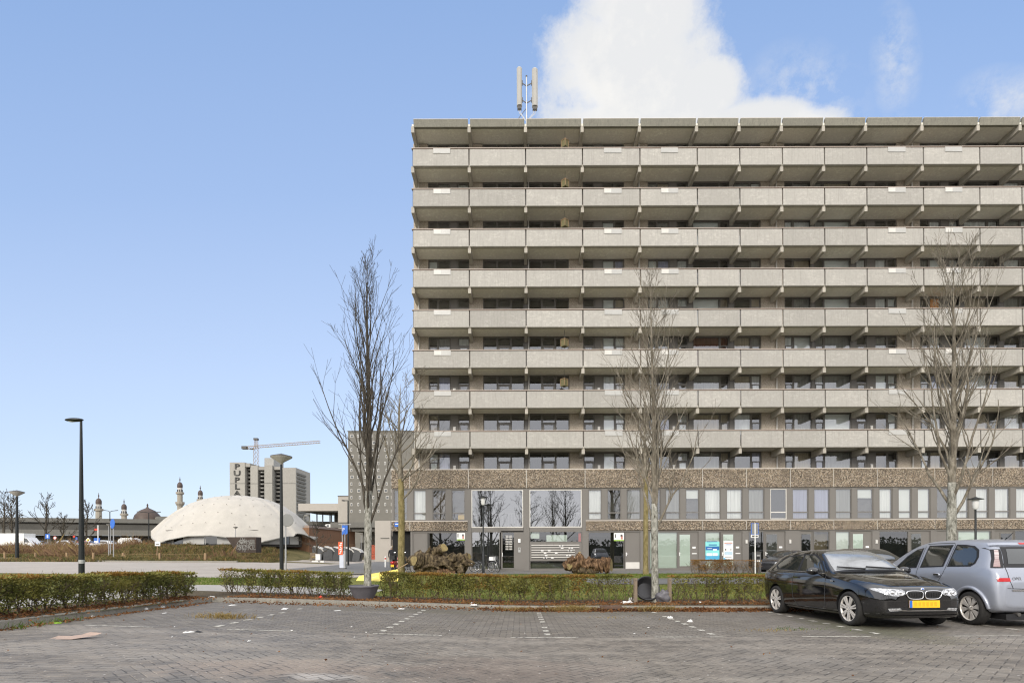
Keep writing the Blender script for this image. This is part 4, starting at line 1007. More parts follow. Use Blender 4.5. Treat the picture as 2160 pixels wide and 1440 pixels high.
dpart(decal(bvh, strip_poly([(-.69, .245), (-.3, .235), (.3, .235), (.69, .245)], .035), 'F', .018, M['black_paint'], .08), 'bumper_lip', car)
loc, _, _, _ = bvh.ray_cast(Vector((-3, 0, .45)), Vector((1, 0, 0)))
b = MB(); X0 = loc.x - .02; b.box(X0, X0 + .012, -.275, .275, .385, .51, M['yellow']); pl = b.build('number_plate', car)
b = MB()
for q in range(6): b.box(X0 - .002, X0 + .001, .165 - q * .072 - .025, .165 - q * .072 + .02, .412, .482, M['plate_smudge'])
b.build('blurred_marks', pl)
b = MB(); b.box(X0 - .003, X0, .225, .275, .387, .508, M['blue']); b.build('blue_band', pl)
b = MB(); b.box(X0 + .012, X0 + .03, -.285, .285, .375, .52, M['black']); b.build('plate_holder', pl)
loc, nrm, _, _ = bvh.ray_cast(Vector((-3, 0, .70)), Vector((1, 0, 0)))
b = MB(); b.ball(loc, .036, M['chrome'], 14, 8, (.35, 1, .8)); bd = b.build('bonnet_badge', car)
b = MB(); b.ball(loc + Vector((-.004, 0, .004)), .024, M['blue'], 12, 8, (.4, 1, .8)); b.build('badge_centre', bd)
for s_ in (-1, 1): dpart(decal(bvh, strip_poly([(.13, s_ * .28), (.6, s_ * .42), (1.30, s_ * .60)], .010), 'T', .002, M['rubber'], .09), 'bonnet_seam', car)
b = MB(); b.tube([(3.4, 0, 1.37), (3.62, 0, 1.52)], .006, 6, M['black']); b.build('aerial', car)
tail = math.atan2(2.66, -.16)
ax_w = Vector((6.98, 10.72, 0)); ax_w.z = zp(ax_w.x, ax_w.y) + .004
place_car(car, .77, ax_w, tail, math.atan(.0207))

# --- the silver MPV, tail towards the camera
mpv = empty('parked_car', (0, 0, 0), 0, 'silver blue five-door people carrier seen from behind, right of the black hatchback', 'car', 'cars parked in the paved bays')
me, bvh = car_shell(MPV, 58, (.84, 3.47), .31, M['silver_paint'], M['black'], .845)
# cut the window openings so that one can see through the cabin
body = link('body', me, mpv)
side_pair(bvh, [(1.28, 1.02), (2.0, 1.045), (2.01, 1.47), (1.80, 1.44), (1.56, 1.30)], .004, M['black'], 'window_trim', mpv)
side_pair(bvh, [(1.36, 1.045), (1.965, 1.07), (1.975, 1.45), (1.82, 1.415), (1.60, 1.28)], .008, M['car_glass'], 'side_window', mpv)
side_pair(bvh, [(2.10, 1.05), (2.76, 1.075), (2.80, 1.51), (2.14, 1.515)], .004, M['black'], 'window_trim', mpv)
side_pair(bvh, [(2.14, 1.075), (2.72, 1.095), (2.765, 1.485), (2.17, 1.49)], .008, M['car_glass'], 'side_window', mpv)
side_pair(bvh, [(2.86, 1.075), (3.44, 1.085), (3.52, 1.14), (3.53, 1.26), (3.46, 1.40), (3.32, 1.475), (3.1, 1.505), (2.88, 1.515)], .004, M['black'], 'window_trim', mpv)
side_pair(bvh, [(2.90, 1.10), (3.41, 1.11), (3.48, 1.155), (3.49, 1.25), (3.42, 1.375), (3.29, 1.445), (3.09, 1.475), (2.92, 1.482)], .008, M['car_glass'], 'side_window', mpv)
dpart(decal(bvh, [(1.06, -.66), (1.06, .66), (1.72, .54), (1.78, 0), (1.72, -.54)], 'T', .005, M['car_glass'], .09), 'windscreen', mpv)
side_pair(bvh, strip_poly([(2.05, 1.50), (2.045, 1.04), (2.02, .40), (2.08, .28), (2.95, .28)], .011), .003, M['rubber'], 'door_seam', mpv)
side_pair(bvh, strip_poly([(2.06, 1.545), (2.5, 1.55), (2.80, 1.545), (2.85, 1.50), (2.83, 1.05), (2.80, .95), (2.70, .80), (2.62, .68)], .011), .003, M['rubber'], 'door_seam', mpv)
side_pair(bvh, strip_poly([(.4, .47), (1.2, .47), (2.0, .47), (2.95, .47)], .05), .008, M['frame_dark'], 'rubbing_strip', mpv)
dpart(decal(bvh, [(-.59, 1.07), (.59, 1.07), (.53, 1.25), (.47, 1.44), (-.47, 1.44), (-.53, 1.25)], 'B', .006, M['black'], .08), 'rear_window_surround', mpv)
rw = dpart(decal(bvh, [(-.50, 1.13), (.50, 1.13), (.455, 1.27), (.40, 1.40), (-.40, 1.40), (-.455, 1.27)], 'B', .011, M['car_glass'], .08), 'rear_window', mpv)
dpart(decal(bvh, [(-.56, 1.455), (.56, 1.455), (.53, 1.50), (-.53, 1.50)], 'B', .03, M['silver_paint'], .08), 'roof_spoiler', mpv)
dpart(decal(bvh, [(-.12, 1.465), (.12, 1.465), (.12, 1.495), (-.12, 1.495)], 'B', .036, M['tail_light'], .08), 'brake_light', mpv)
for s_ in (-1, 1):
    f_ = (lambda q: q) if s_ > 0 else (lambda q: flip(q)[::-1])
    dpart(decal(bvh, f_([(.60, 1.06), (.745, 1.06), (.66, 1.22), (.585, 1.40), (.49, 1.40), (.55, 1.22)]), 'B', .008, M['black'], .06), 'lamp_surround', mpv)
    tl = dpart(decal(bvh, f_([(.64, 1.075), (.715, 1.075), (.635, 1.22), (.565, 1.385), (.525, 1.385), (.595, 1.22)]), 'B', .014, M['clear_light'], .06), 'tail_light', mpv)
    dpart(decal(bvh, f_([(.54, .82), (.74, .82), (.745, .885), (.55, .885)]), 'B', .012, M['tail_light'], .05), 'tail_light', mpv)
    dpart(decal(bvh, strip_poly([(s_ * .59, 1.43), (s_ * .57, 1.05), (s_ * .555, .85), (s_ * .50, .70)], .010), 'B', .004, M['rubber'], .08), 'tailgate_seam', mpv)
    b = MB(); b.ball((2.68, s_ * .853, .915), .075, M['silver_paint'], 14, 8, (1.1, .35, .55)); b.bar((2.61, s_ * .87, .92), (2.75, s_ * .87, .925), .02, .03, M['chrome']); b.build('door_handle', mpv)
    mirror(mpv, 1.42, 1.06, s_, .84, M['silver_paint'])
    # flared wheel arches
    for ax in (.84, 3.47):
        b = MB(); pts = [(ax + .375 * math.cos(a), 0, .318 + .375 * math.sin(a)) for a in linspace(.02, math.pi - .02, 22)]
        q = []
        for p_ in pts:
            loc, _, _, _ = bvh.ray_cast(Vector((p_[0], s_ * 3, p_[2])), Vector((0, -s_, 0))); q.append((p_[0], (loc.y if loc else s_ * .83) + s_ * .002, p_[2]))
        b.tube(q, .036, 8, M['silver_paint']); b.build('wheel_arch', mpv)
        wheel(mpv, ax, s_, .31, .195, .85, 'slot', M['alloy'])
dpart(decal(bvh, strip_poly([(-.52, .665), (0, .66), (.52, .665)], .035), 'B', .012, M['chrome'], .08), 'chrome_strip', mpv)
dpart(decal(bvh, strip_poly([(-.60, .70), (-.3, .69), (.3, .69), (.60, .70)], .010), 'B', .003, M['rubber'], .08), 'bumper_seam', mpv)
loc, _, _, _ = bvh.ray_cast(Vector((9, 0, .79)), Vector((-1, 0, 0)))
b = MB(); b.box(loc.x, loc.x + .012, -.26, .26, .735, .845, M['yellow']); b.build('number_plate', mpv)
loc, _, _, _ = bvh.ray_cast(Vector((9, -.42, .87)), Vector((-1, 0, 0)))
lt = lettering('OPEL', .075, M['chrome'], (loc.x + .006, -.42, .87), (math.pi / 2, 0, math.pi / 2), mpv, 'maker_lettering')
b = MB(); b.tube([(3.75, -.38, .24), (4.02, -.38, .235)], .035, 10, M['frame_dark']); b.box(3.4, 4.0, -.6, .6, .14, .24, M['black']); b.build('exhaust', mpv)
b = MB(); b.tube([(3.3, 0, 1.58), (3.5, 0, 1.72)], .006, 6, M['black']); b.build('aerial', mpv)
ax_w = Vector((9.27, 10.75, 0)); ax_w.z = zp(ax_w.x, ax_w.y) + .004
place_car(mpv, 3.47, ax_w, math.atan2(-2.63, .02), -math.atan(.0207))

# --- simpler cars farther off
def far_car(name, label, keys, wheels, mat, group=None, cat='car', tails=True):
    c = empty(name, (0, 0, 0), 0, label, cat, group)
    me, bvh = car_shell(keys, 40, wheels, .315, mat, M['black'], .87, True)
    link('body', me, c); L = keys[-1][0]
    i = next(k for k in range(len(keys)) if keys[k][7] > 1.3); ws = keys[i - 2][0]; we = keys[i][0]; top = max(k[7] for k in keys); bl = keys[i][4]
    dpart(decal(bvh, [(ws + .05, -.66), (ws + .05, .66), (we - .05, .52), (we - .05, -.52)], 'T', .005, M['car_glass'], .12), 'windscreen', c)
    side_pair(bvh, [(ws + .35, bl + .06), (L - .75, bl + .11), (L - .95, top - .14), (we + .1, top - .11)], .005, M['car_glass'], 'side_window', c)
    dpart(decal(bvh, [(-.52, bl + .12), (.52, bl + .12), (.42, top - .16), (-.42, top - .16)], 'B', .006, M['car_glass'], .1), 'rear_window', c)
    for s_ in (-1, 1):
        f_ = (lambda q: q) if s_ > 0 else (lambda q: flip(q)[::-1])
        if tails: dpart(decal(bvh, f_([(.45, .72), (.72, .72), (.72, .86), (.5, .86)]), 'B', .008, M['tail_light'], .08), 'tail_light', c)
        dpart(decal(bvh, f_([(.42, .58), (.70, .60), (.74, .69), (.46, .68)]), 'F', .008, M['headlight'], .08), 'headlight', c)
        mirror(c, ws + .35, bl + .09, s_, .86, mat)
        for ax in wheels: wheel(c, ax, s_, .315, .2, .87, 'slot', M['alloy'])
    b = MB(); b.box(L - .03, L + .012, -.26, .26, .60, .71, M['yellow']); b.build('number_plate', c)
    return c
SEDAN = [(k[0] * 1.04,) + k[1:] for k in HATCH]
c1 = far_car('parked_car', 'dark car half hidden behind the parking meter and the black hatchback', SEDAN, (.8, 3.57), M['navy_paint'], 'cars parked before the block')
place_car(c1, .8, (px(1634, 36), 36, -.05), R(38), 0)
c2 = copy_tree(c1); c2['label'] = 'dark car of which the roof and windscreen show between hatchback and people carrier'
place_car(c2, .8, (px(1893, 17.6), 17.6, zg(12, 17.6) + .02), R(90), 0)
SUVK = [(k[0],) + k[1:2] + (k[2] + .06, k[3] + .1, k[4] + .12, k[5] + .02, k[6] + .16, k[7] + .17) for k in HATCH]
c3 = far_car('parked_car', 'grey car with red tail lights driving off on the lane left of the block', SUVK, (.77, 3.43), M['grey_paint'], 'cars far away')
place_car(c3, 4.2, (px(805, 80), 80, zg(-19, 80) + .02), R(-83), 0)
# ---------------------------------------------------------------- bare trees
M['bark_mottled'] = bark('mottled_bark', [(.05, .045, .032), (.24, .235, .2), (.42, .41, .36)], 14)
M['bark_limb'] = bark('limb_bark', [(.07, .058, .044), (.17, .15, .115), (.29, .26, .21)], 9)
M['bark_dark'] = bark('dark_bark', [(.03, .026, .02), (.068, .058, .045), (.11, .096, .074)], 9)
M['bark_green'] = bark('greenish_bark', [(.10, .085, .035), (.19, .155, .07), (.26, .22, .12)], 7)
M['bark_log'] = bark('log_bark', [(.022, .017, .011), (.085, .064, .04), (.2, .155, .088)], 7)
M['bark_log_red'] = bark('red_log_bark', [(.025, .016, .010), (.10, .06, .034), (.27, .17, .095)], 8)
def grow(b, rnd, p, d, L, r, depth, mat, up=.12, wob=.10, kids=(7, 5, 3), spread=(.55, .6, .7), ratio=.5, nside=5, minr=.0035):
    """one limb with its side shoots"""
    n = max(3, int(L / .28)) if depth else max(2, int(L / .22)); pts = [p.copy()]; rad = [r]; dirs = []
    st = L / n; dd = d.copy()
    for i in range(n):
        dd = (dd + Vector((rnd.gauss(0, wob), rnd.gauss(0, wob), rnd.gauss(0, wob * .6) + up))).normalized()
        pts.append(pts[-1] + dd * st); dirs.append(dd.copy()); rad.append(max(minr, r * (1 - .82 * (i + 1) / n)))
    b.tube(pts, rad, nside if r > .012 else 3, mat, cap=False)
    if depth <= 0: return
    k = kids[-depth] if depth <= len(kids) else kids[0]; sp = spread[-depth]
    k = max(1, int(k * rnd.uniform(.75, 1.25)))
    for q in range(k):
        f = rnd.uniform(.22, .97); i = min(n - 1, int(f * n)); q0 = pts[i].lerp(pts[i + 1], f * n - i)
        a = rnd.uniform(0, 2 * math.pi); o = dirs[i].orthogonal().normalized(); s2 = dirs[i].cross(o)
        nd = (dirs[i] + (o * math.cos(a) + s2 * math.sin(a)) * sp * rnd.uniform(.7, 1.3)).normalized()
        grow(b, rnd, q0, nd, L * ratio * rnd.uniform(.6, 1.15) * (1.1 - .45 * f), max(minr, rad[i] * .58), depth - 1, mat, up, wob, kids, spread, ratio, max(3, nside - 1), minr)
def tree(name, base, H, r, seed, clear, nlimb, limbL, ang, label, group, barks, cat='tree', up=.10, lean=(0, 0), kids=(7, 5, 3), tipf=.97, minr=.0035, prof=None, spread=(.55, .6, .7), wob=.10):
    rnd = random.Random(seed); t = empty(name, base, 0, label, cat, group)
    b = MB(); n = 22; pts = []; rad = []; q = Vector((0, 0, -.05))
    for i in range(n + 1):
        f = i / n; pts.append(Vector((lean[0] * f + .05 * r * 10 * math.sin(f * 7 + seed) * f, lean[1] * f + .05 * r * 10 * math.cos(f * 5 + seed) * f, H * f - .05)))
        rad.append(max(.006, r * (1 - .25 * f if f < clear else (1 - .25 * clear) * (1 - (f - clear) / (1 - clear)) ** .85)) * (1.25 if i == 0 else 1))
    nk = int(n * min(.9, clear + .09)) + 1
    b.tube(pts[:nk + 1], rad[:nk + 1], 12, barks[0], False, True, .1); b.build('trunk', t)
    c = MB(); c.tube(pts[nk:], rad[nk:], 7, barks[1], False)
    for k in range(nlimb):
        f = lerp(clear, tipf, (k / max(1, nlimb - 1)) ** .9) + rnd.uniform(-.015, .015); i = min(n - 1, int(f * n)); p = pts[i].lerp(pts[i + 1], min(1, max(0, f * n - i)))
        a = k * 2.4 + rnd.uniform(-.5, .5); g = ang * rnd.uniform(.75, 1.25) * (1 - .35 * f)
        d = Vector((math.cos(a) * math.sin(g), math.sin(a) * math.sin(g), math.cos(g)))
        ff = (f - clear) / (1 - clear); L = limbL * (prof(ff) if prof else (1 - .72 * ff)) * rnd.uniform(.75, 1.15)
        grow(c, rnd, p, d, L, max(.007, rad[i] * .40), 2, barks[1], up, wob, kids, spread, minr=minr)
    c.build('crown', t); return t
BM, BD, BG = (M['bark_mottled'], M['bark_limb']), (M['bark_dark'], M['bark_dark']), (M['bark_green'], M['bark_limb'])
tz = zg(px(775, 15.6), 15.6)
tree('street_tree', (px(775, 15.55), 15.55, tz + .02), 9.35 - tz, .105, 5, .20, 38, 3.7, R(23), 'tall slender bare tree with upswept limbs, standing in the round grey planter', 'bare trees along the hedge', (M['bark_mottled'], M['bark_dark']), up=.115, lean=(.05, .1), kids=(8, 7, 3), minr=.0036, prof=lambda f: (.85 + .5 * f if f < .2 else .95 - .98 * (f - .2)), wob=.075, spread=(.40, .5, .6))
tree('street_tree', (px(1382, 15.5), 15.5, zg(3.7, 15.5)), 8.5, .10, 11, .22, 34, 3.3, R(27), 'bare tree with mottled trunk beside the toppled black planter and the wooden stakes', 'bare trees along the hedge', BM, up=.11, lean=(-.05, .05), kids=(9, 7, 4), minr=.0036, prof=lambda f: 1.05 - .78 * f, spread=(.5, .55, .6))
tree('street_tree', (px(2006, 15.4), 15.4, zg(11, 15.4)), 8.9, .12, 29, .25, 34, 3.9, R(31), 'bare broad-crowned tree rising behind the silver people carrier', 'bare trees along the hedge', BM, up=.105, lean=(.12, .0), kids=(9, 7, 4), minr=.0036, prof=lambda f: 1.0 - .66 * f)
tree('bare_tree', (px(846, 33.5), 33.5, .03), 11.2, .2, 31, .40, 22, 5.2, R(58), 'bare tree with smooth ochre trunk beside the mossy log pile', 'bare trees on the lawn', BG, up=.06, kids=(8, 6, 3), minr=.008, prof=lambda f: .8 - .45 * f)
tree('bare_tree', (px(1362, 33), 33, .0), 10.5, .15, 37, .45, 20, 3.8, R(40), 'bare tree with thin ochre trunk on the lawn before the pale shop blind', 'bare trees on the lawn', BG, up=.08, kids=(7, 5, 3), minr=.008, prof=lambda f: .8 - .45 * f)
def far_tree(x, y0, ytop, Y, r, seed, label, cr=.45, ang=50, group='bare trees far on the left', barks=BD, name='bare_tree', clear=.3, nl=18, z=None):
    zb = pz(y0, Y) if z is None else z; H = pz(ytop, Y) - zb
    return tree(name, (px(x, Y), Y, zb), H, r, seed, clear, nl, H * cr, R(ang), label, group, barks, up=.05, kids=(6, 4, 2), minr=.03 * Y / 100, wob=.13)
far_tree(8, 1160, 1036, 92, .22, 41, 'bare tree at the very left edge before the viaduct', .5)
far_tree(25, 1160, 1050, 98, .2, 43, 'bare tree just left of the slim cone lamp, before the viaduct', .5)
far_tree(97, 1160, 1047, 95, .22, 47, 'bare tree between the slim cone lamp and the tall street lamp', .5, 48)
far_tree(133, 1160, 1085, 105, .15, 53, 'low bare tree left of the tall street lamp', .5)
far_tree(183, 1160, 1060, 110, .18, 59, 'bare tree just right of the tall street lamp, left of the first minaret', .45)
far_tree(668, 1180, 1104, 62, .11, 61, 'small bare leaning tree before the tent beside the dark containers', .55, 60, 'bare bushes by the tent', clear=.15)
far_tree(800, 1180, 1118, 75, .12, 67, 'bare bush before the pale station wall, right of the tall tree trunk', .6, 60, 'bare bushes by the tent', clear=.1, nl=22)
# trees behind the camera, mirrored in the lobby panes and car windows
tp = tree('bare_tree', (-13, -17, .3), 11, .24, 71, .2, 22, 5.5, R(52), 'bare tree across the road behind the viewpoint', 'trees across the road', BD, up=.05, kids=(8, 6, 3), minr=.014)
for x, y, rz in ((-4.5, -14, 1), (1.5, -19, 2.2), (7.5, -15, 4), (16, -18, 5.2), (-24, -19, .4)):
    q = copy_tree(tp); q.location = (x, y, .3); q.rotation_euler.z = rz

# a dark belt of shrubs across the road behind the camera, mirrored in the ground floor panes
rnd = random.Random(91); b = MB()
M['shrub'] = leafy('shrub_leaves', [(.012, .016, .008), (.03, .035, .015), (.05, .05, .024)])
def ridge(x): return 3.3 + 1.1 * noise.noise(Vector((x * .11, 1.7, 0))) + .5 * noise.noise(Vector((x * .4, 4, 0)))
b.grid(lambda x, v: (x, -34 - 2.5 * math.sin(v * 3.14) , ridge(x) * .8 * v - .3), rng(-95, 95, 1.5), linspace(0, 1, 5), M['shrub'])
for _ in range(9000):
    x = rnd.uniform(-95, 95); p = Vector((x, -34 + rnd.uniform(-1.5, 1.8), max(.1, ridge(x) * rnd.random() ** .6))); leaf_d = Vector((rnd.gauss(0, 1), rnd.gauss(0, 1), rnd.gauss(0, 1))).normalized(); s_ = leaf_d.orthogonal().normalized() * rnd.uniform(.12, .25); L_ = rnd.uniform(.3, .7)
    b.add([p, p + leaf_d * L_ * .5 + s_, p + leaf_d * L_, p + leaf_d * L_ * .5 - s_], [(0, 1, 2, 3)], M['shrub'])
tag(b.build('shrubbery'), 'dark belt of shrubs across the road behind the viewpoint', kind='stuff')

# ---------------------------------------------------------------- hedges
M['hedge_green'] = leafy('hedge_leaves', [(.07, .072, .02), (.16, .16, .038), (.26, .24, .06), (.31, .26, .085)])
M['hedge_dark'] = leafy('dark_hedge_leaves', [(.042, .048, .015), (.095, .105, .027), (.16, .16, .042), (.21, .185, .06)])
M['hedge_orange'] = leafy('rusty_hedge_tips', [(.11, .085, .022), (.22, .135, .03), (.30, .165, .04), (.17, .13, .035)])
M['hedge_brown'] = leafy('brown_hedge_leaves', [(.11, .06, .025), (.22, .12, .045), (.32, .18, .07), (.19, .13, .06)])
M['twig'] = plain('hedge_twig', (.105, .078, .05), .9, .35, 8)
M['leaf'] = leafy('fallen_leaf', [(.05, .024, .012), (.13, .055, .022), (.24, .11, .04), (.33, .2, .10)], .8)
def leaf(b, p, d, L, w_, mat, rnd):
    d = d.normalized(); s = d.orthogonal().normalized(); a = rnd.uniform(0, 6.28); s = (s * math.cos(a) + d.cross(s) * math.sin(a)) * w_ / 2
    b.add([p, p + d * L * .5 + s, p + d * L, p + d * L * .5 - s], [(0, 1, 2, 3)], mat)
def hedge(label, line, h, wd, seed, green, dens=900, top=None, bare=.35, stems=7.5, gap=None, group='low clipped hedges round the parking bays'):
    """line: the centre line; green(f): leaf material mix along the hedge, bare(f): how much of it is naked twigs"""
    rnd = random.Random(seed); a, c = Vector((*line[0], 0)), Vector((*line[1], 0)); L = (c - a).length; t_ = (c - a) / L; nrm = Vector((-t_.y, t_.x, 0))
    mid = a.lerp(c, .5); t = empty('hedge', (mid.x, mid.y, zg(mid.x, mid.y)), 0, label, 'hedge', group); off = -t.location
    fo = MB(); st = MB()
    bf = bare if callable(bare) else (lambda f: bare)
    for k in range(int(L * stems)):                    # stems with forked twigs
        f = (k + rnd.random()) / int(L * stems); p = a.lerp(c, f) + nrm * rnd.uniform(-.12, .12) * wd * 2; p.z = zg(p.x, p.y)
        for q in range(rnd.choice([2, 3, 4])):
            d = Vector((rnd.gauss(0, .34), rnd.gauss(0, .28), 1)).normalized(); pts = [p + off]; n = 5; hh = h * rnd.uniform(.8, 1.0) / n
            for i in range(n):
                d = (d + Vector((rnd.gauss(0, .13), rnd.gauss(0, .13), .06))).normalized(); pts.append(pts[-1] + d * hh)
            r0 = rnd.uniform(.006, .013); st.tube(pts, [r0 * (1 - .14 * i) for i in range(n + 1)], 4, M['twig'], False)
            for s_ in range(6):
                i = rnd.choice([1, 2, 2, 3, 3, 4]); e = (d + Vector((rnd.gauss(0, .6), rnd.gauss(0, .6), rnd.uniform(-.1, .5)))).normalized()
                l_ = rnd.uniform(.12, .3); m_ = pts[i] + e * l_ * .5; st.tube([pts[i], m_, m_ + (e + Vector((rnd.gauss(0, .3), rnd.gauss(0, .3), .3))).normalized() * l_ * .5], [.0045, .0035, .002], 3, M['twig'], False)
    for k in range(int(L * dens)):
        f = rnd.random(); bb = bf(f)
        u_ = rnd.betavariate(1.8, 1.2)                  # more leaf towards the top
        if rnd.random() < .16: u_ = rnd.uniform(.95, 1.0)
        p = a.lerp(c, f); wv = noise.noise(Vector((p.x * 1.6, p.y * 1.6, seed)))
        cl = noise.noise(Vector((p.x * 3.3, p.y * 3.3, u_ * 2.4 + seed)))
        if u_ < .30 + .25 * wv and rnd.random() < .55: continue
        if rnd.random() < bb and u_ < .93: continue
        if cl < -.18 and rnd.random() < .7 and u_ < .93: continue
        y = rnd.uniform(-1, 1); y = math.copysign(abs(y) ** .5, y)
        p = p + nrm * y * wd / 2 * (.86 + .14 * wv) * (1 if u_ < .9 else .92); p.z = zg(p.x, p.y) + u_ * h * (1 + .05 * wv)
        d = Vector((rnd.gauss(0, .7), rnd.gauss(0, .7), rnd.uniform(-.3, .9))) + nrm * y * .5
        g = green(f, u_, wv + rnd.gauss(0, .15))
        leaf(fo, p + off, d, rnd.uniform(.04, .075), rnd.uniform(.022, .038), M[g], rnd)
    st.build('stems', t); fo.build('foliage', t); return t
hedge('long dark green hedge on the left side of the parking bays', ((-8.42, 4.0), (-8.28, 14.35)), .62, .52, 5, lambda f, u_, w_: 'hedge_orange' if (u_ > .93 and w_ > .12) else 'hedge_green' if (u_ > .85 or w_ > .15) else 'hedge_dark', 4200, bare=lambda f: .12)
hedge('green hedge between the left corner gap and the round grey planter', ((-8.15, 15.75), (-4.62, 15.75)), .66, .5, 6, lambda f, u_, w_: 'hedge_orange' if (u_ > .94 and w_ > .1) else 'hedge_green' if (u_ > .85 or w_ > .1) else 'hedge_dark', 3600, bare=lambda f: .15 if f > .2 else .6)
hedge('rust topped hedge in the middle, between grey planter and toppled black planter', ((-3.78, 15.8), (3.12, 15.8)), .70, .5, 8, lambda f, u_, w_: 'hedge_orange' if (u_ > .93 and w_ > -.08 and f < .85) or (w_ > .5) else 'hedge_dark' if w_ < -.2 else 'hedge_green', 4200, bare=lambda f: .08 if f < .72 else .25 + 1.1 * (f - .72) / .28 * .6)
hedge('half bare hedge between the wooden stake and the black hatchback', ((4.12, 15.75), (6.9, 15.75)), .70, .5, 9, lambda f, u_, w_: 'hedge_orange' if (u_ > .93 and w_ > -.1) else 'hedge_green', 3200, bare=lambda f: .8 - .75 * f)
hedge('rusty brown hedge on the forecourt, left of the parking meter', ((px(1459, 33.2), 33.2), (px(1544, 33.2), 33.2)), .82, .7, 12, lambda f, u_, w_: 'hedge_brown' if w_ > -.15 else 'hedge_orange', 3800, bare=.05, group='brown hedges on the forecourt')
hedge('sparse see-through hedge with one low brown bush, beside the parking meter', ((px(1545, 33.4), 33.4), (px(1604, 33.4), 33.4)), .78, .5, 13, lambda f, u_, w_: 'hedge_brown', 900, bare=.4, stems=9, group='brown hedges on the forecourt')
for x, yb, lb in ((1340, 1271, 'grey wooden stake left of the toppled black planter'), (1412, 1271, 'grey wooden stake right of the toppled black planter')):
    Y = 15.35; s_ = empty('wooden_stake', (px(x, Y), Y, zg(px(x, Y), Y)), R(8), lb, 'stake', 'wooden stakes by the tree')
    b = MB(); b.box(-.04, .04, -.04, .04, -.05, .66, M['wood_post']); b.build('stake_post', s_)
    b = MB(); b.bar((0, -.045, .6), (0, -.03, .6), .02, .02, M['frame_dark']); b.build('bolt', s_)

# ---------------------------------------------------------------- ground litter of leaves, grass tufts, rough growth
rnd = random.Random(77); b = MB()
def fallen(n, fx, size=(.03, .075), mat='leaf'):
    for _ in range(n):
        x, y, z = fx(); L = rnd.uniform(*size); d = Vector((rnd.gauss(0, 1), rnd.gauss(0, 1), rnd.gauss(0, .28))); leaf(b, Vector((x, y, z + .012)), d, L, L * .6, M[mat], rnd)
def kerb_leaf():
    x = rnd.choice([rnd.uniform(-7.3, 7.5), rnd.gauss(1.2, .8), rnd.gauss(4.6, .9), rnd.uniform(-1, 7)]); e = abs(rnd.gauss(0, .17)) + .01
    y = 14.25 + (-.05 * max(x, 0)) * .85 - e; return x, y, zp(x, y) + rnd.uniform(0, .07) * max(0, 1 - e * 2.5)
fallen(6500, kerb_leaf)
def bed_leaf(): x = rnd.uniform(-7.4, 8); y = 14.5 + abs(rnd.gauss(0, .65)); return x, min(y, 16.3), zg(x, y) + .01
fallen(6000, bed_leaf)
def left_leaf(): y = rnd.uniform(5, 14.2); x = -8.0 + .05 * (y - 14) + rnd.gauss(0, .3); return (x, y, zg(x, y) + .01)
fallen(3000, left_leaf)
def gut_leaf(): y = rnd.uniform(6, 14); x = -7.6 + abs(rnd.gauss(0, .10)); return (x, y, zp(x, y))
fallen(700, gut_leaf)
def lot_leaf(): x = rnd.uniform(-7, 12); y = rnd.uniform(5.6, 14); return (x, y, zp(x, y))
fallen(160, lot_leaf, (.02, .05))
tag(b.build('fallen_leaves'), 'brown autumn leaves drifted along the kerb and under the hedges', kind='stuff')
M['blade'] = leafy('grass_blade', [(.04, .07, .012), (.08, .14, .02), (.13, .19, .03), (.2, .19, .06)])
M['dry_blade'] = leafy('dry_grass_blade', [(.13, .09, .03), (.24, .17, .06), (.34, .25, .1), (.2, .17, .05)])
M['bramble'] = leafy('dead_bramble', [(.09, .055, .035), (.2, .12, .07), (.29, .18, .105), (.34, .25, .15)], .9)
M['weed'] = leafy('weed_green', [(.06, .065, .025), (.11, .115, .04), (.17, .16, .065), (.22, .18, .09)], .9)
def blades(b, n, fx, h, mat, wd=.008, lean=.3):
    for _ in range(n):
        x, y, z = fx(); hh = h * rnd.uniform(.5, 1.2) * (1 if h < .25 else max(.35, 1 + 1.3 * noise.noise(Vector((x * .45, y * .45, 2))) + .5 * noise.noise(Vector((x * 1.7, y * 1.7, 5))))); a = rnd.uniform(0, 3.14); ox, oy = math.cos(a) * wd, math.sin(a) * wd; lx_, ly_ = rnd.gauss(0, lean) * hh, rnd.gauss(0, lean) * hh
        b.add([(x - ox, y - oy, z), (x + ox, y + oy, z), (x + lx_ * .4 + ox * .7, y + ly_ * .4 + oy * .7, z + hh * .6), (x + lx_, y + ly_, z + hh), (x + lx_ * .4 - ox * .7, y + ly_ * .4 - oy * .7, z + hh * .6)], [(0, 1, 2, 3, 4)], M[mat])
b = MB()
def lawn(): x = rnd.uniform(-6, 17); y = rnd.uniform(16.4, 23.4); return x, y, zg(x, y) - .02
blades(b, 9000, lawn, .07, 'blade', .012)
def lawn2(): x = rnd.uniform(-2, 25); y = rnd.uniform(28.6, 33.9); return x, y, zg(x, y) - .02
blades(b, 7000, lawn2, .09, 'blade', .016)
def lawn3(): x = rnd.uniform(-16, -8.9); y = rnd.uniform(19, 28); return x, y, zg(x, y) - .02
blades(b, 3000, lawn3, .08, 'blade', .014)
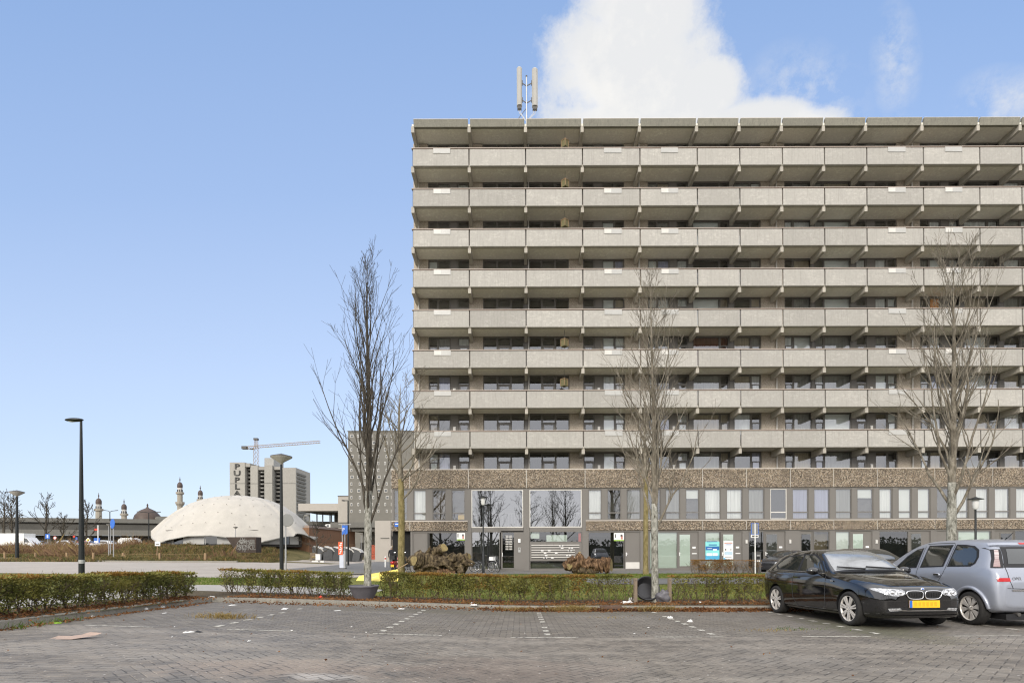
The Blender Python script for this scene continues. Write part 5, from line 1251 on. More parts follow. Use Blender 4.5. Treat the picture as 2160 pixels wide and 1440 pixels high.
for cx_, cy_, n, hh, mt in ((-5.55, 10.75, 330, .10, 'dry_blade'), (-7.48, 9.4, 50, .10, 'blade'), (-7.45, 8.6, 40, .11, 'blade'), (1.25, 14.0, 700, .16, 'dry_blade'), (3.35, 13.95, 350, .16, 'dry_blade'), (.0, 14.1, 260, .12, 'dry_blade'), (4.4, 9.9, 70, .04, 'dry_blade'), (2.0, 12.3, 60, .04, 'dry_blade'), (4.9, 10.1, 70, .04, 'blade')):
    def tuft():
        x = cx_ + rnd.gauss(0, .28 if cx_ > -7.4 else .07); y = cy_ + rnd.gauss(0, (.07 if hh > .11 else .12) if cx_ > -7.4 else .25); return x, y, zp(x, y)
    blades(b, n, tuft, hh, mt, .005, .7)
tag(b.build('grass_tufts'), 'grass blades of the lawns and dry tufts along the kerb', kind='stuff')
b = MB()
def brush():
    while True:
        x = rnd.uniform(-75, -24); y = rnd.uniform(53, 84); k = kerb_y(x) + 2.2
        if y > k and (x < -32 or noise.noise(Vector((x * .1, y * .1, 3))) > -.1 or rnd.random() < .3) and not (-45 < x < -20 and y > 55.2): return x, y, zfield(x, y)
blades(b, 24000, brush, .95, 'bramble', .03, .5); blades(b, 6000, brush, 1.2, 'dry_blade', .018, .3)
def edge_g():
    x = rnd.uniform(-70, -25); y = kerb_y(x) + .4 + abs(rnd.gauss(0, 1.3)); return x, y, zfield(x, y)
blades(b, 11000, edge_g, .32, 'weed', .03, .5); blades(b, 5000, edge_g, .3, 'dry_blade', .03, .6)
def slope():
    y = rnd.uniform(54, 66); x = rnd.uniform(-50, -23.5 - .25 * (y - 54)); return x, y, zfield(x, y)
blades(b, 20000, slope, .30, 'weed', .035, .5); blades(b, 7000, slope, .32, 'bramble', .03, .5); blades(b, 6000, slope, .35, 'dry_blade', .03, .5)
tag(b.build('brushwood'), 'brown brambles and rough grass covering the field before the tent', kind='stuff')
# ---------------------------------------------------------------- street lamps and signs
M['lamp_shade'] = plain('lamp_shade_grey', (.3, .285, .25), .4, .1, 3)
M['lamp_glass'] = plain('milky_lamp_glass', (.6, .6, .58), .2, .08, 3)
M['pole_grey'] = plain('grey_pole', (.33, .33, .33), .45, .1, 3, metal=.3)
def cone_lamp(loc, h, head, label, r=.08, mat='lamp_post', group='cone street lamps'):
    t = empty('street_lamp', loc, 0, label, 'street lamp', group); hh = head / 2
    b = MB(); b.tube([(0, 0, -.1), (0, 0, 1.0), (0, 0, h - hh * .62)], [r, r * .92, r * .52], 12, M[mat]); b.build('pole', t)
    b = MB(); z = h - hh * .66; b.lathe([(r * .55, z - .05), (r * .7, z), (hh, z + hh * .52), (hh, z + hh * .60)], (0, 0, 0), 24, M['lamp_shade']); s = b.build('lamp_shade', t)
    b = MB(); b.lathe([(hh * 1.01, z + hh * .585), (hh * 1.01, z + hh * .65), (hh * .3, z + hh * .85), (hh * .08, z + hh * .9), (0.001, z + hh * .95)], (0, 0, 0), 24, M['frame_dark']); b.build('lamp_lid', t)
    return t
Y = 22; cone_lamp((px(594, Y), Y, zg(px(594, Y), Y)), pz(960, Y) - zg(px(594, Y), Y), .79, 'black cone-headed street lamp before the white tent, beside the round sign')
Y = 57; cone_lamp((px(36, Y), Y, zfield(px(36, Y), Y)), pz(1033, Y) - zfield(px(36, Y), Y), 1.25, 'slim cone-headed street lamp at the left edge by the fence posts', .17)
Y = 62; cone_lamp((px(497, Y), Y, zfield(px(497, Y), Y) - .2), pz(1109, Y) - zfield(px(497, Y), Y) + .2, .5, 'short grey cone lamp on the slope before the tent', .06, 'pole_grey')
Y = 60
for x, y0, lb in ((229.5, 1102, 'lower of two pale cone lamps standing together by the blue round sign'), (233, 1096, 'taller of two pale cone lamps standing together by the blue round sign')):
    cone_lamp((px(x, Y), Y, zfield(px(x, Y), Y)), pz(y0, Y) - zfield(px(x, Y), Y), .46, lb, .055, 'pole_grey')
Y = 70; cone_lamp((px(762, Y), Y, zg(px(762, Y), Y)), pz(1124, Y) - zg(px(762, Y), Y), .42, 'small grey lamp by the dark underpass, left of the tall tree trunk', .05, 'pole_grey')
Y = 22; z = zg(px(172, Y), Y)
t = empty('street_lamp', (px(172, Y), Y, z), 0, 'tall dark street lamp with flat cobra head behind the left hedge', 'street lamp', 'arm street lamps'); H = pz(885, Y) - z
b = MB(); b.tube([(0, 0, -.1), (0, 0, .9), (0, 0, H)], [.105, .098, .042], 14, M['lamp_post']); b.build('pole', t)
b = MB(); b.lathe([(.112, .66), (.112, .80)], (0, 0, 0), 14, M['steel']); b.build('pole_collar', t)
b = MB(); b.ball((-.25, -.02, H + .05), .36, M['lamp_post'], 18, 10, (1, .36, .21)); b.build('lamp_head', t)
b = MB(); b.ball((-.33, -.02, H + .015), .17, M['lamp_glass'], 14, 8, (1, .5, .3)); b.build('lamp_glass', t)
def lantern(x, Y, ytop, hat, label):
    z = zg(px(x, Y), Y) if Y < 34 else .02; h = pz(ytop, Y) - z
    t = empty('street_lamp', (px(x, Y), Y, z), 0, label, 'street lamp', 'lantern lamps before the block')
    b = MB(); b.tube([(0, 0, -.1), (0, 0, 1.25), (0, 0, 1.3), (0, 0, h - .58)], [.085, .085, .05, .042], 12, M['lamp_post']); b.build('pole', t)
    b = MB(); b.lathe([(.08, h - .58), (.12, h - .5), (.15, h - .17), (.13, h - .12)], (0, 0, 0), 16, M['lamp_glass']); b.build('lamp_glass', t)
    b = MB(); b.lathe([(hat, h - .12), (hat * .98, h - .095), (hat * .35, h - .04), (.04, h), (.001, h + .01)], (0, 0, 0), 24, M['lamp_post']); b.build('lamp_hat', t)
lantern(1019.5, 36, 1045, .32, 'slim lantern lamp with flat hat before the lobby windows')
lantern(2058, 27, 1051, .33, 'slim lantern lamp with flat hat behind the silver people carrier')
def arm_lamp(x, Y, y0, arms, label, base=None, r=.09):
    z = base if base is not None else zg(px(x, Y), Y); h = pz(y0, Y) - z
    t = empty('street_lamp', (px(x, Y), Y, z), 0, label, 'street lamp', 'arm street lamps')
    b = MB(); b.tube([(0, 0, -.1), (0, 0, h)], [r, r * .6], 8, M['lamp_post']); b.build('pole', t)
    for dxp, dyp in arms:
        ex, ez = dxp / F * Y, h - dyp / F * Y
        b = MB(); b.tube([(0, 0, h), (ex * .3, 0, lerp(h, ez, .6)), (ex, 0, ez)], r * .45, 6, M['lamp_post']); b.bar((ex * .75, 0, lerp(h, ez, .9)), (ex * 1.12, 0, ez + .02), .28, .12, M['frame_dark']); b.build('lamp_arm', t)
arm_lamp(232, 128, 1076, ((-15, -4), (15, -3)), 'two-armed street lamp behind the viaduct near the first minaret', 3.0, .14)
arm_lamp(314, 105, 1078, ((-22, -2), (22, -1)), 'two-armed street lamp at the left tip of the tent', 2.2, .12)
arm_lamp(734.5, 52, 1054, ((-11, 0),), 'thin dark lamp post behind the blue parking flag')
# round sign seen from behind
Y = 26; z = zg(px(604, Y), Y)
t = empty('road_sign', (px(604, Y), Y, z), 0, 'round road sign seen from its grey back, beside the black cone lamp', 'road sign')
b = MB(); b.tube([(-.03, 0, -.1), (-.03, 0, pz(1081, Y) - z)], .03, 10, M['pole_grey']); b.tube([(-.03, 0, -.1), (-.03, 0, pz(1155, Y) - z)], .042, 10, M['pole_grey']); b.build('pole', t)
b = MB(); b.lathe([(.001, -.02), (.28, -.02), (.29, -.005), (.28, .012), (.001, .012)], (.06, -.045, pz(1095, Y) - z), 30, M['signback'], False, False, 'Y'); b.build('sign_plate', t)
Y = 55; z = zfield(px(239, Y), Y)
t = empty('road_sign', (px(239.5, Y), Y, z), R(-33), 'blue round road sign seen nearly edge on, on a grey post before the brambles', 'road sign')
b = MB(); b.tube([(0, 0, -.1), (0, 0, pz(1092, Y) - z)], .05, 8, M['pole_grey']); b.build('pole', t)
b = MB(); b.lathe([(.001, -.02), (.46, -.02), (.46, .02), (.001, .02)], (0, -.08, pz(1101, Y) - z), 28, M['blue'], False, False, 'Y'); b.build('sign_plate', t)
def small_sign(x, Y, y0, shape, mat, label, base=None, w=.55, h=.6, rot=0, legend=None):
    z = zfield(px(x, Y), Y) if base is None else base; top = pz(y0, Y) - z
    t = empty('road_sign', (px(x, Y), Y, z), 0, label, 'road sign', 'small signs along the far road')
    b = MB(); b.tube([(0, .05, -.1), (0, .05, top - h * .4)], .05, 6, M['pole_grey']); b.build('pole', t)
    b = MB()
    if shape == 'diamond': b.prism([(0, top - h), (w / 2, top - h / 2), (0, top), (-w / 2, top - h / 2)], -.02, .02, M[mat])
    elif shape == 'round': b.lathe([(.001, -.02), (w / 2, -.02), (w / 2, .02), (.001, .02)], (0, 0, top - w / 2), 20, M[mat], False, False, 'Y')
    else: b.box(-w / 2, w / 2, -.02, .02, top - h, top, M[mat])
    if legend: legend(b, top, w, h)
    b.build('sign_plate', t); return t
small_sign(100.5, 88, 1122, 'rect', 'blue', 'blue and white square sign on a post left of the tall lamp', w=.7, h=.75, legend=lambda b, t_, w_, h_: b.box(-.1, .12, -.035, -.02, t_ - .6, t_ - .15, M['white']))
small_sign(186, 88, 1130, 'diamond', 'white', 'white diamond sign with yellow centre just right of the tall lamp', w=.75, h=.75, legend=lambda b, t_, w_, h_: b.prism([(0, t_ - .6), (.22, t_ - .375), (0, t_ - .15), (-.22, t_ - .375)], -.035, -.021, M['yellow']))
small_sign(204.5, 86, 1131, 'rect', 'blue', 'blue and white sign plate beside the white banner pole', w=.9, h=.75, legend=lambda b, t_, w_, h_: b.box(-.4, .1, -.035, -.02, t_ - .7, t_ - .42, M['white']))
small_sign(116, 90, 1127, 'round', 'white', 'small white round sign with red rim before the dark underpass', w=.5, h=.5, legend=lambda b, t_, w_, h_: b.lathe([(.2, -.03), (.26, -.03)], (0, 0, t_ - .25), 18, M['red'], False, False, 'Y'))
Y = 57; z = zfield(px(333, Y), Y)
t = empty('notice_board', (px(332.5, Y), Y, z), 0, 'white notice board on a thin wooden post leaning at the field edge', 'notice')
b = MB(); b.tube([(-.12, .04, -.1), (0, .04, pz(1140, Y) - z)], .05, 6, M['wood']); b.build('post', t)
b = MB(); b.box(-.26, .26, -.02, .02, pz(1148, Y) - z, pz(1139, Y) - z, M['white']); b.box(-.18, .18, -.03, -.02, pz(1145, Y) - z, pz(1143.5, Y) - z, M['frame_dark']); b.build('notice_plate', t)
Y = 90; z = zfield(px(158, Y), Y)
t = empty('traffic_light', (px(158, Y), Y, z), 0, 'traffic light with red ring and blue arrow left of the tall street lamp', 'traffic light')
b = MB(); b.tube([(0, .1, -.1), (0, .1, pz(1126, Y) - z)], .07, 8, M['pole_grey']); b.build('pole', t)
b = MB(); zt = pz(1125, Y) - z; b.box(-.32, .12, -.03, .02, zt - .72, zt, M['black']); b.build('backboard', t)
b = MB(); b.lathe([(.001, -.06), (.17, -.06), (.17, -.02)], (-.1, 0, zt - .2), 16, M['red'], False, False, 'Y'); b.build('red_lens', t)
b = MB(); b.box(.14, .4, -.03, .02, zt - .75, zt - .3, M['blue']); b.build('blue_plate', t)
Y = 86; z = zfield(px(207, Y), Y)
t = empty('banner_pole', (px(207, Y), Y, z), 0, 'white pole with a faded red flag beside the first minaret', 'flagpole')
b = MB(); b.tube([(0, 0, -.1), (0, 0, pz(1104, Y) - z)], .07, 8, M['white']); b.build('pole', t)
b = MB(); b.grid(lambda u, v: (-u, .06 * math.sin(u * 6), v), linspace(.05, .55, 6), [pz(1115, Y) - z, pz(1111, Y) - z], M['red']); b.build('flag', t)
# parking column with poster and flags
Y = 43.7; s = Y / F; X0 = px(722.5, Y); z = zg(X0, Y) + .05
t = empty('information_column', (X0, Y, z), 0, 'white and grey column with orange red poster under blue parking flags', 'column'); zz = lambda y: pz(y, Y) - z
b = MB(); b.box(-5.5 * s, 3.2 * s, -.12, .12, .05, zz(1166), M['lobby_white']) if 'lobby_white' in M else b.box(-5.5 * s, 3.2 * s, -.12, .12, .05, zz(1166), M['white']); b.box(3.2 * s, 6.8 * s, -.1, .14, .05, zz(1160), M['pole_grey']); b.build('column_body', t)
b = MB(); b.box(-6.5 * s, 7.2 * s, -.16, .18, -.05, .06, M['frame_dark']); b.build('column_foot', t)
b = MB(); b.box(-7.5 * s, 1.6 * s, -.15, -.13, zz(1168), zz(1141), M['poster_red']) if 'poster_red' in M else b.box(-7.5 * s, 1.6 * s, -.15, -.13, zz(1168), zz(1141), M['red'])
for q in range(6): b.bar((-5.5 * s + (q % 2) * 2 * s, -.156, zz(1165 - q * 4)), (-1.5 * s + (q % 3) * s, -.156, zz(1163 - q * 4)), .004, .07, M['white'])
b.build('poster', t)
b = MB(); b.tube([(1 * s, 0, 0), (-.5 * s, 0, zz(1104))], .05, 8, M['pole_grey']); b.tube([(5 * s, 0, 0), (5.5 * s, 0, zz(1104))], .045, 8, M['pole_grey']); b.bar((-8 * s, 0, zz(1104)), (18 * s, 0, zz(1104.3)), .05, .05, M['pole_grey']); b.build('frame_posts', t)
for x0, x1, n_ in ((-.2, 6, 'P'), (6.6, 11.5, None)):
    b = MB(); b.prism([(x0 * s, zz(1106)), (x1 * s, zz(1106)), (x1 * s, zz(1123)), (x0 * s, zz(1126.5))], -.09, -.07, M['blue']); fl = b.build('parking_flag', t)
    if n_: lettering('P', .36, M['white'], (3 * s, -.1, zz(1115.5)), parent=fl, name='flag_letter')
# parking meter and the sign behind it
Y = 34; s = Y / F; X0 = px(1596, Y); zz = lambda y: pz(y, Y)
t = empty('parking_meter', (X0, Y, 0), 0, 'dark grey parking ticket machine between the brown hedge and the dark car', 'ticket machine')
b = MB(); b.box(-6.8 * s, 6.8 * s, -.16, .16, -.02, zz(1166.5), M['meter_grey'] if 'meter_grey' in M else M['frame_dark']); b.box(-6.9 * s, 6.9 * s, -.2, .18, zz(1166.5), zz(1165), M['frame_dark']); b.build('cabinet', t)
b = MB(); b.box(-2.5 * s, 4 * s, -.17, -.155, zz(1181), zz(1174), M['black']); b.build('display', t)
b = MB(); b.box(-2 * s, 4.3 * s, -.175, -.15, zz(1185.5), zz(1181.5), M['white']); b.box(-2 * s, 4.3 * s, -.175, -.15, zz(1173.5), zz(1172.5), M['white']); b.build('instruction_plate', t)
Y = 33.2; s = Y / F; zz = lambda y: pz(y, Y)
t = empty('road_sign', (px(1592.8, Y), Y, 0), 0, 'blue-edged road sign seen from behind with white plate below, above the ticket machine', 'road sign')
b = MB(); b.tube([(0, .0, -.05), (0, .0, zz(1104.5))], .032, 8, M['white']); b.build('pole', t)
b = MB(); b.box(-7.8 * s, 8 * s, .03, .05, zz(1128), zz(1104.5), M['blue']); b.box(-6.6 * s, 6.8 * s, .02, .03, zz(1127), zz(1105.5), M['signback']); b.build('sign_plate', t)
b = MB(); b.box(-8.2 * s, 7.6 * s, .03, .05, zz(1135), zz(1128.5), M['white']); b.box(-6.5 * s, 6 * s, .02, .03, zz(1133.5), zz(1130), M['frame_dark']); b.build('lower_plate', t)
# posters in the shop windows
M['turquoise'] = plain('turquoise_poster', (.22, .6, .58), .5, .1, 2); M['deep_blue'] = plain('deep_blue_poster', (.02, .12, .34), .5, .2, 3); M['mid_blue'] = plain('mid_blue_poster', (.07, .36, .56), .5, .3, 3)
M['leaf_green'] = plain('green_strip', (.25, .42, .03), .5, .1, 3); M['skin_tone'] = plain('portrait_tint', (.5, .22, .17), .6, .2, 6)
YP = YL + .012
t = empty('poster', (lx(1502), YP, lz(1162)), 0, 'turquoise and blue poster with white boxes in a shop window', 'poster'); q = lambda x: lx(x) - lx(1502); r_ = lambda y: lz(y) - lz(1162)
b = MB(); b.box(q(1488), q(1517.5), -.006, .002, r_(1182), r_(1143), M['turquoise']); b.box(q(1488.5), q(1517), -.008, -.005, r_(1161), r_(1153), M['deep_blue']); b.box(q(1488), q(1517.5), -.008, -.005, r_(1182), r_(1172), M['mid_blue']); b.build('poster_sheet', t)
b = MB()
for x0, x1, y0, y1 in ((1490.5, 1501.5, 1173, 1167.5), (1503, 1513.5, 1173, 1167.5), (1495, 1512, 1151, 1148.8), (1491, 1513, 1143.8, 1142.4), (1492, 1502, 1158, 1157), (1504, 1512, 1161.5, 1158.5)): b.box(q(x0), q(x1), -.011, -.007, r_(y0), r_(y1), M['white'] if y1 > 1150 else M['deep_blue'])
b.build('poster_print', t)
t = empty('poster', (lx(1536.5), YP, lz(1162)), 0, 'white poster with small printed lines and blue foot on the glazed shop door', 'poster'); q = lambda x: lx(x) - lx(1536.5)
b = MB(); b.box(q(1526.3), q(1546.5), -.006, .002, r_(1181), r_(1141.5), M['white']); b.build('poster_sheet', t)
b = MB()
for x0, x1, y0, y1, mm in ((1528, 1545, 1147, 1145, 'skin_tone'), (1530, 1543, 1150.3, 1148.8, 'deep_blue'), (1529, 1532, 1161.5, 1158.5, 'frame_dark'), (1541, 1542.5, 1161.5, 1157.5, 'frame_dark'), (1528, 1545, 1166, 1165.2, 'mid_blue'), (1528, 1545, 1168, 1167.2, 'mid_blue'), (1528, 1545, 1170, 1169.2, 'mid_blue'), (1529, 1543, 1176, 1174.8, 'frame_dark')): b.box(q(x0), q(x1), -.011, -.007, r_(y0), r_(y1), M[mm])
b.prism([(q(1526.3), r_(1181)), (q(1535), r_(1181)), (q(1526.3), r_(1176.5))], -.011, -.007, M['mid_blue']); b.build('poster_print', t)
for x0, x1, y0, y1, lb in ((963.5, 981, 1122.5, 1138.5, 'small white poster with green foot in the dark left shop window'), (1295, 1316.5, 1124, 1141, 'small white poster with green foot in the dark window behind the smaller log')):
    xm, ym = (x0 + x1) / 2, (y0 + y1) / 2; t = empty('poster', (lx(xm), YP, lz(ym)), 0, lb, 'poster', 'small portrait posters'); w_, h_ = (lx(x1) - lx(x0)) / 2, (lz(y0) - lz(y1)) / 2
    b = MB(); b.box(-w_, w_, -.006, .002, -h_, h_, M['white']); b.build('poster_sheet', t)
    b = MB(); b.box(-w_, w_, -.009, -.005, -h_, -h_ * .72, M['leaf_green']); b.box(w_ * .35, w_ * .75, -.009, -.005, -h_ * .6, h_ * .3, M['skin_tone']); b.box(w_ * .3, w_ * .7, -.01, -.006, h_ * .1, h_ * .6, M['frame_dark']); b.box(-w_ * .8, -w_ * .6, -.01, -.006, -h_ * .2, h_ * .7, M['frame_dark']); b.build('poster_print', t)
for x0, x1, lb in ((833.5, 842, 'blue street name plate on the left end of the pebble band'), (849.5, 854.5, 'blue house number plate right of the street name plate')):
    t = empty('name_plate', (lx((x0 + x1) / 2), YL - .1, lz(1105)), 0, lb, 'name plate'); w_ = (lx(x1) - lx(x0)) / 2
    b = MB(); b.box(-w_, w_, -.012, .03, -.15, .15, M['blue']); b.build('plate', t); b = MB(); b.box(-w_ * .7, w_ * .7, -.016, -.011, .0, .06, M['white']); b.build('plate_print', t)
# aerial on the roof
Y = 40.6; s = Y / F; zz = lambda y: pz(y, Y) - fb(0) - .2
t = empty('antenna_mast', (px(1114, Y), Y, fb(0) + .2), 0, 'mobile phone mast with two tall panel antennas on the roof edge', 'antenna')
b = MB(); b.tube([(0, 0, -.1), (0, 0, zz(161))], .045, 10, M['steel']); b.tube([(0, 0, zz(163)), (0, 0, zz(160))], .06, 10, M['frame_dark']); b.build('mast', t)
for sx, x0, x1, y0, y1 in ((-1, -20.5, -9.5, 147, 231), (1, 11.5, 23.5, 149, 232)):
    b = MB(); xa, xb = x0 * s, x1 * s; pts = [(xa, -.1), (lerp(xa, xb, .25), -.2), (lerp(xa, xb, .75), -.2), (xb, -.1), (xb, .1), (xa, .1)]
    n = len(pts); zb_, zt_ = zz(y1 - 6), zz(y0); vs = [(x, y, zb_) for x, y in pts] + [(x, y, zt_ - .0) for x, y in pts] + [(lerp((xa + xb) / 2, x, .7), y * .7, zt_ + .1) for x, y in pts]
    b.add(vs, [tuple(reversed(range(n))), tuple(range(2 * n, 3 * n))] + [(i, (i + 1) % n, n + (i + 1) % n, n + i) for i in range(n)] + [(n + i, n + (i + 1) % n, 2 * n + (i + 1) % n, 2 * n + i) for i in range(n)], M['antenna_grey'])
    pa = b.build('antenna_panel', t)
    b = MB(); b.box(lerp(xa, xb, .1), lerp(xa, xb, .9), -.14, .08, zz(y1 + 1), zb_, M['frame_dark']); b.build('antenna_socket', pa)
    xi = xb if sx < 0 else xa
    for yy in (176, 212):
        b = MB(); b.bar((0, 0, zz(yy + 6)), (xi - sx * .02, 0, zz(yy)), .04, .05, M['frame_dark']); b.box(xi - .05 - (.07 if sx < 0 else -.07) * 0, xi + .05, -.06, .06, zz(yy + 4), zz(yy - 5), M['frame_dark']); b.build('bracket', t)
    b = MB()
    for k in (0, 1):
        xs = lerp(xa, xb, .35 + .3 * k); b.tube([(xs, 0, zz(y1)), (xs - sx * .05, 0, zz(y1 + 8)), (sx * .22, 0, zz(y1 + 16 + 3 * k)), (sx * .06, 0, zz(y1 + 24))], .018, 6, M['pipe'])
    b.build('cable', t)
b = MB(); b.bar((-.0, 0, zz(228)), (-.62, .1, zz(250)), .03, .03, M['frame_dark']); b.build('stay', t)
# ---------------------------------------------------------------- planters, logs, yellow sheet
M['planter_grey'] = plain('grey_planter', (.105, .10, .11), .45, .2, 5)
M['planter_black'] = plain('black_planter', (.03, .03, .033), .35, .25, 5)
def planter(loc, r0, r1, h, label, mat, rot=(0, 0, 0), fill=True):
    t = empty('planter', loc, 0, label, 'planter'); t.rotation_euler = rot
    b = MB(); b.lathe([(r0 * .98, 0), (r0, .02), (lerp(r0, r1, .7), h * .6), (r1, h - .05), (r1 * 1.03, h - .04), (r1 * 1.03, h), (r1 * .95, h), (r1 * .9, h - .1), (r0 * .9, h * .4)], (0, 0, 0), 36, M[mat], True, True); b.build('tub', t)
    if fill: b = MB(); b.lathe([(.001, h * .74), (r1 * .93, h * .72)], (0, 0, 0), 24, M['soil'], False, False); b.build('earth', t)
Y = 15.35; planter((px(767.5, Y), Y, zg(px(767, Y), Y)), .26, .385, .36, 'round grey plastic planter at the foot of the tall bare tree', 'planter_grey')
Y = 15.5; planter((px(1366, Y) - .05, Y + .28, zg(3.5, Y) + .25), .23, .33, .38, 'toppled black plastic planter left of the mottled tree trunk', 'planter_black', (R(68), R(12), 0), False)
t = empty('rubbish_bag', (px(1399, 15.4), 15.4, zg(3.8, 15.4)), 0, 'dark grey rubbish bag slumped right of the mottled tree trunk', 'rubbish bag')
b = MB(); b.ball((0, 0, .14), .2, M['planter_grey'], 22, 14, (1.0, .8, .95), .5); b.build('bag', t); b = MB(); b.ball((.17, -.02, .26), .07, M['planter_black'], 12, 8, (1.2, .8, .7), .6); b.build('knot', t)
def log(b, pts, rad, mat, n=28, jit=.5):
    P_ = [Vector(p) for p in pts]; fine = []; rr = []
    for i in range(len(P_) - 1):
        for k in range(11): f = k / 11; fine.append(P_[i].lerp(P_[i + 1], f)); rr.append(lerp(rad[i], rad[i + 1], f))
    fine.append(P_[-1]); rr.append(rad[-1]); b.tube(fine, rr, n, mat, True, True, jit)
Y = 33; s = Y / F; LX, LZ = (lambda x: (x - 930) * s), (lambda y: pz(y, Y))
t = empty('log_pile', (px(930, Y), Y, 0), 0, 'big mossy heap of gnarled tree trunks with sawn ends, left of the bicycles', 'tree trunk')
def lg(name, pts, rad, jit=.5, mat='bark_log', cuts=()):
    b = MB(); log(b, [(LX(x), d, LZ(y)) for x, y, d in pts], rad, M[mat], 28, jit); o = b.build(name, t)
    for (x, y, d, r, nx, ny, nz) in cuts:
        b = MB(); nv = Vector((nx, ny, nz)).normalized(); u = nv.orthogonal().normalized(); w2 = nv.cross(u); c0 = Vector((LX(x), d, LZ(y)))
        b.add([c0 + nv * .02] + [c0 + nv * .012 + (u * math.cos(a) + w2 * math.sin(a)) * r * (1 + .12 * math.sin(3 * a + x)) for a in linspace(0, 2 * math.pi, 19)[:-1]], [(0, 1 + k, 1 + (k + 1) % 18) for k in range(18)], M['cut_wood'], True); b.build('sawn_end', o)
lg('trunk', [(880, 1180, -.75), (893, 1181, -.3), (925, 1184, .0), (965, 1188, .2), (985, 1197, .3)], [.36, .42, .52, .48, .3], .55, cuts=((878.5, 1180, -.80, .26, -.75, -1, .12),))
lg('trunk', [(868, 1176, -.4), (885, 1190, -.1), (905, 1204, .0)], [.25, .34, .3], .6)
lg('limb', [(897, 1174, .1), (918, 1163, -.1), (936, 1155, -.35)], [.24, .28, .24], .55, cuts=((938, 1154.3, -.40, .23, .5, -1, .35),))
lg('limb', [(915, 1194, -.4), (936, 1182, -.45), (962, 1176, -.3)], [.2, .27, .2], .7)
lg('limb', [(955, 1182, .1), (975, 1176, -.1), (990, 1173, -.25)], [.32, .25, .19], .6, cuts=((991, 1172.6, -.27, .17, 1, -.5, .2),))
lg('limb', [(975, 1180, -.3), (985, 1187, -.4), (999, 1191, -.5)], [.24, .14, .07], .7)
lg('limb', [(965, 1185, -.5), (972, 1198, -.55), (975, 1210, -.5)], [.22, .2, .17], .6)
lg('limb', [(925, 1205, -.45), (945, 1206, -.5), (962, 1209, -.45)], [.22, .2, .2], .5, 'bark_log_red')
lg('limb', [(878, 1208, .0), (915, 1206, -.1), (950, 1206, .1)], [.3, .42, .35], .5)
for pts, r0, m_ in (([(900, 1166, -.3), (907, 1158, -.45), (911, 1150, -.5)], .07, 'bark_log'), ([(921, 1160, -.35), (925, 1152, -.4), (931, 1147, -.35)], .05, 'bark_log'), ([(866, 1186, -.3), (861, 1180, -.4), (858, 1172, -.45)], .08, 'bark_log'), ([(944, 1176, -.5), (952, 1168, -.6), (957, 1165, -.62)], .05, 'bark_log'), ([(890, 1200, -.5), (902, 1192, -.7), (915, 1190, -.75), (930, 1197, -.7)], .10, 'bark_log'), ([(930, 1186, -.6), (945, 1190, -.75), (958, 1200, -.7)], .09, 'bark_log'), ([(985, 1180, -.35), (995, 1182, -.5), (1003, 1187, -.6)], .08, 'bark_log')):
    lg('limb', pts, [r0, r0 * .8, r0 * .5] + ([r0 * .4] if len(pts) > 3 else []), .7, m_)
Y = 34.0; s = Y / F; LX, LZ = (lambda x: (x - 1238) * s), (lambda y: pz(y, Y))
t = empty('log_pile', (px(1238, Y), Y, 0), 0, 'smaller reddish gnarled log with an upright stump end before the letter boxes', 'tree trunk')
lg('trunk', [(1189, 1197, 0), (1205, 1190, 0), (1225, 1189, 0), (1250, 1193, 0), (1275, 1192, -.1), (1286, 1193, -.15)], [.2, .42, .48, .36, .40, .42], .6, 'bark_log_red', cuts=((1288, 1193, -.15, .36, 1, -.45, .0), (1200, 1194, -.36, .17, -.35, -1, 0)))
lg('limb', [(1215, 1182, 0), (1220, 1173, 0), (1222.5, 1166, 0)], [.26, .14, .08], .5, 'bark_log_red', cuts=((1222.8, 1165, 0, .07, 0, -.6, 1),))
lg('limb', [(1255, 1190, -.1), (1268, 1184, -.15), (1283, 1181, -.2)], [.25, .2, .13], .6, 'bark_log_red')
lg('limb', [(1205, 1202, -.2), (1235, 1203, -.25), (1262, 1203, -.2)], [.16, .22, .16], .6)
for pts, r0 in (([(1200, 1186, -.3), (1208, 1178, -.4), (1216, 1177, -.4)], .10), ([(1232, 1196, -.45), (1243, 1190, -.5), (1252, 1196, -.45)], .11), ([(1262, 1190, -.4), (1266, 1198, -.5), (1268, 1207, -.45)], .09), ([(1240, 1186, -.2), (1247, 1180, -.25), (1250, 1178, -.2)], .06)):
    lg('limb', pts, [r0, r0 * .85, r0 * .6], .7, 'bark_log_red')
Y = 25; s = Y / F; t = empty('plastic_sheet', (px(795, Y), Y, zg(-6, Y)), 0, 'bright yellow plastic slab lying aslant on the grass behind the grey planter', 'plastic sheet'); z0 = zg(-6, Y)
b = MB(); A = [(px(756, Y) - px(795, Y), .1, pz(1213, Y) - z0), (px(829, Y) - px(795, Y), .9, pz(1200.5, Y) - z0), (px(836, Y) - px(795, Y), .5, pz(1208, Y) - z0), (px(842, Y) - px(795, Y), -.3, pz(1224, Y) - z0), (px(755, Y) - px(795, Y), -.6, pz(1227, Y) - z0)]
D = Vector((0, .02, -.14)); n = 5; vs = [Vector(a) for a in A] + [Vector(a) + D for a in A]
b.add(vs, [tuple(range(n)), tuple(reversed(range(n, 2 * n)))] + [(i, n + i, n + (i + 1) % n, (i + 1) % n) for i in range(n)], M['tarp']); b.build('slab', t, True)
b = MB(); b.bar((px(785, Y) - px(795, Y), -.45, pz(1217, Y) - z0), (px(800, Y) - px(795, Y), -.43, pz(1213, Y) - z0), .3, .01, M['white']); b.build('torn_label', t)
t = empty('wooden_stick', (px(842, 27), 27, 0), 0, 'thin wooden stick leaning from the yellow slab to the ochre tree', 'stick')
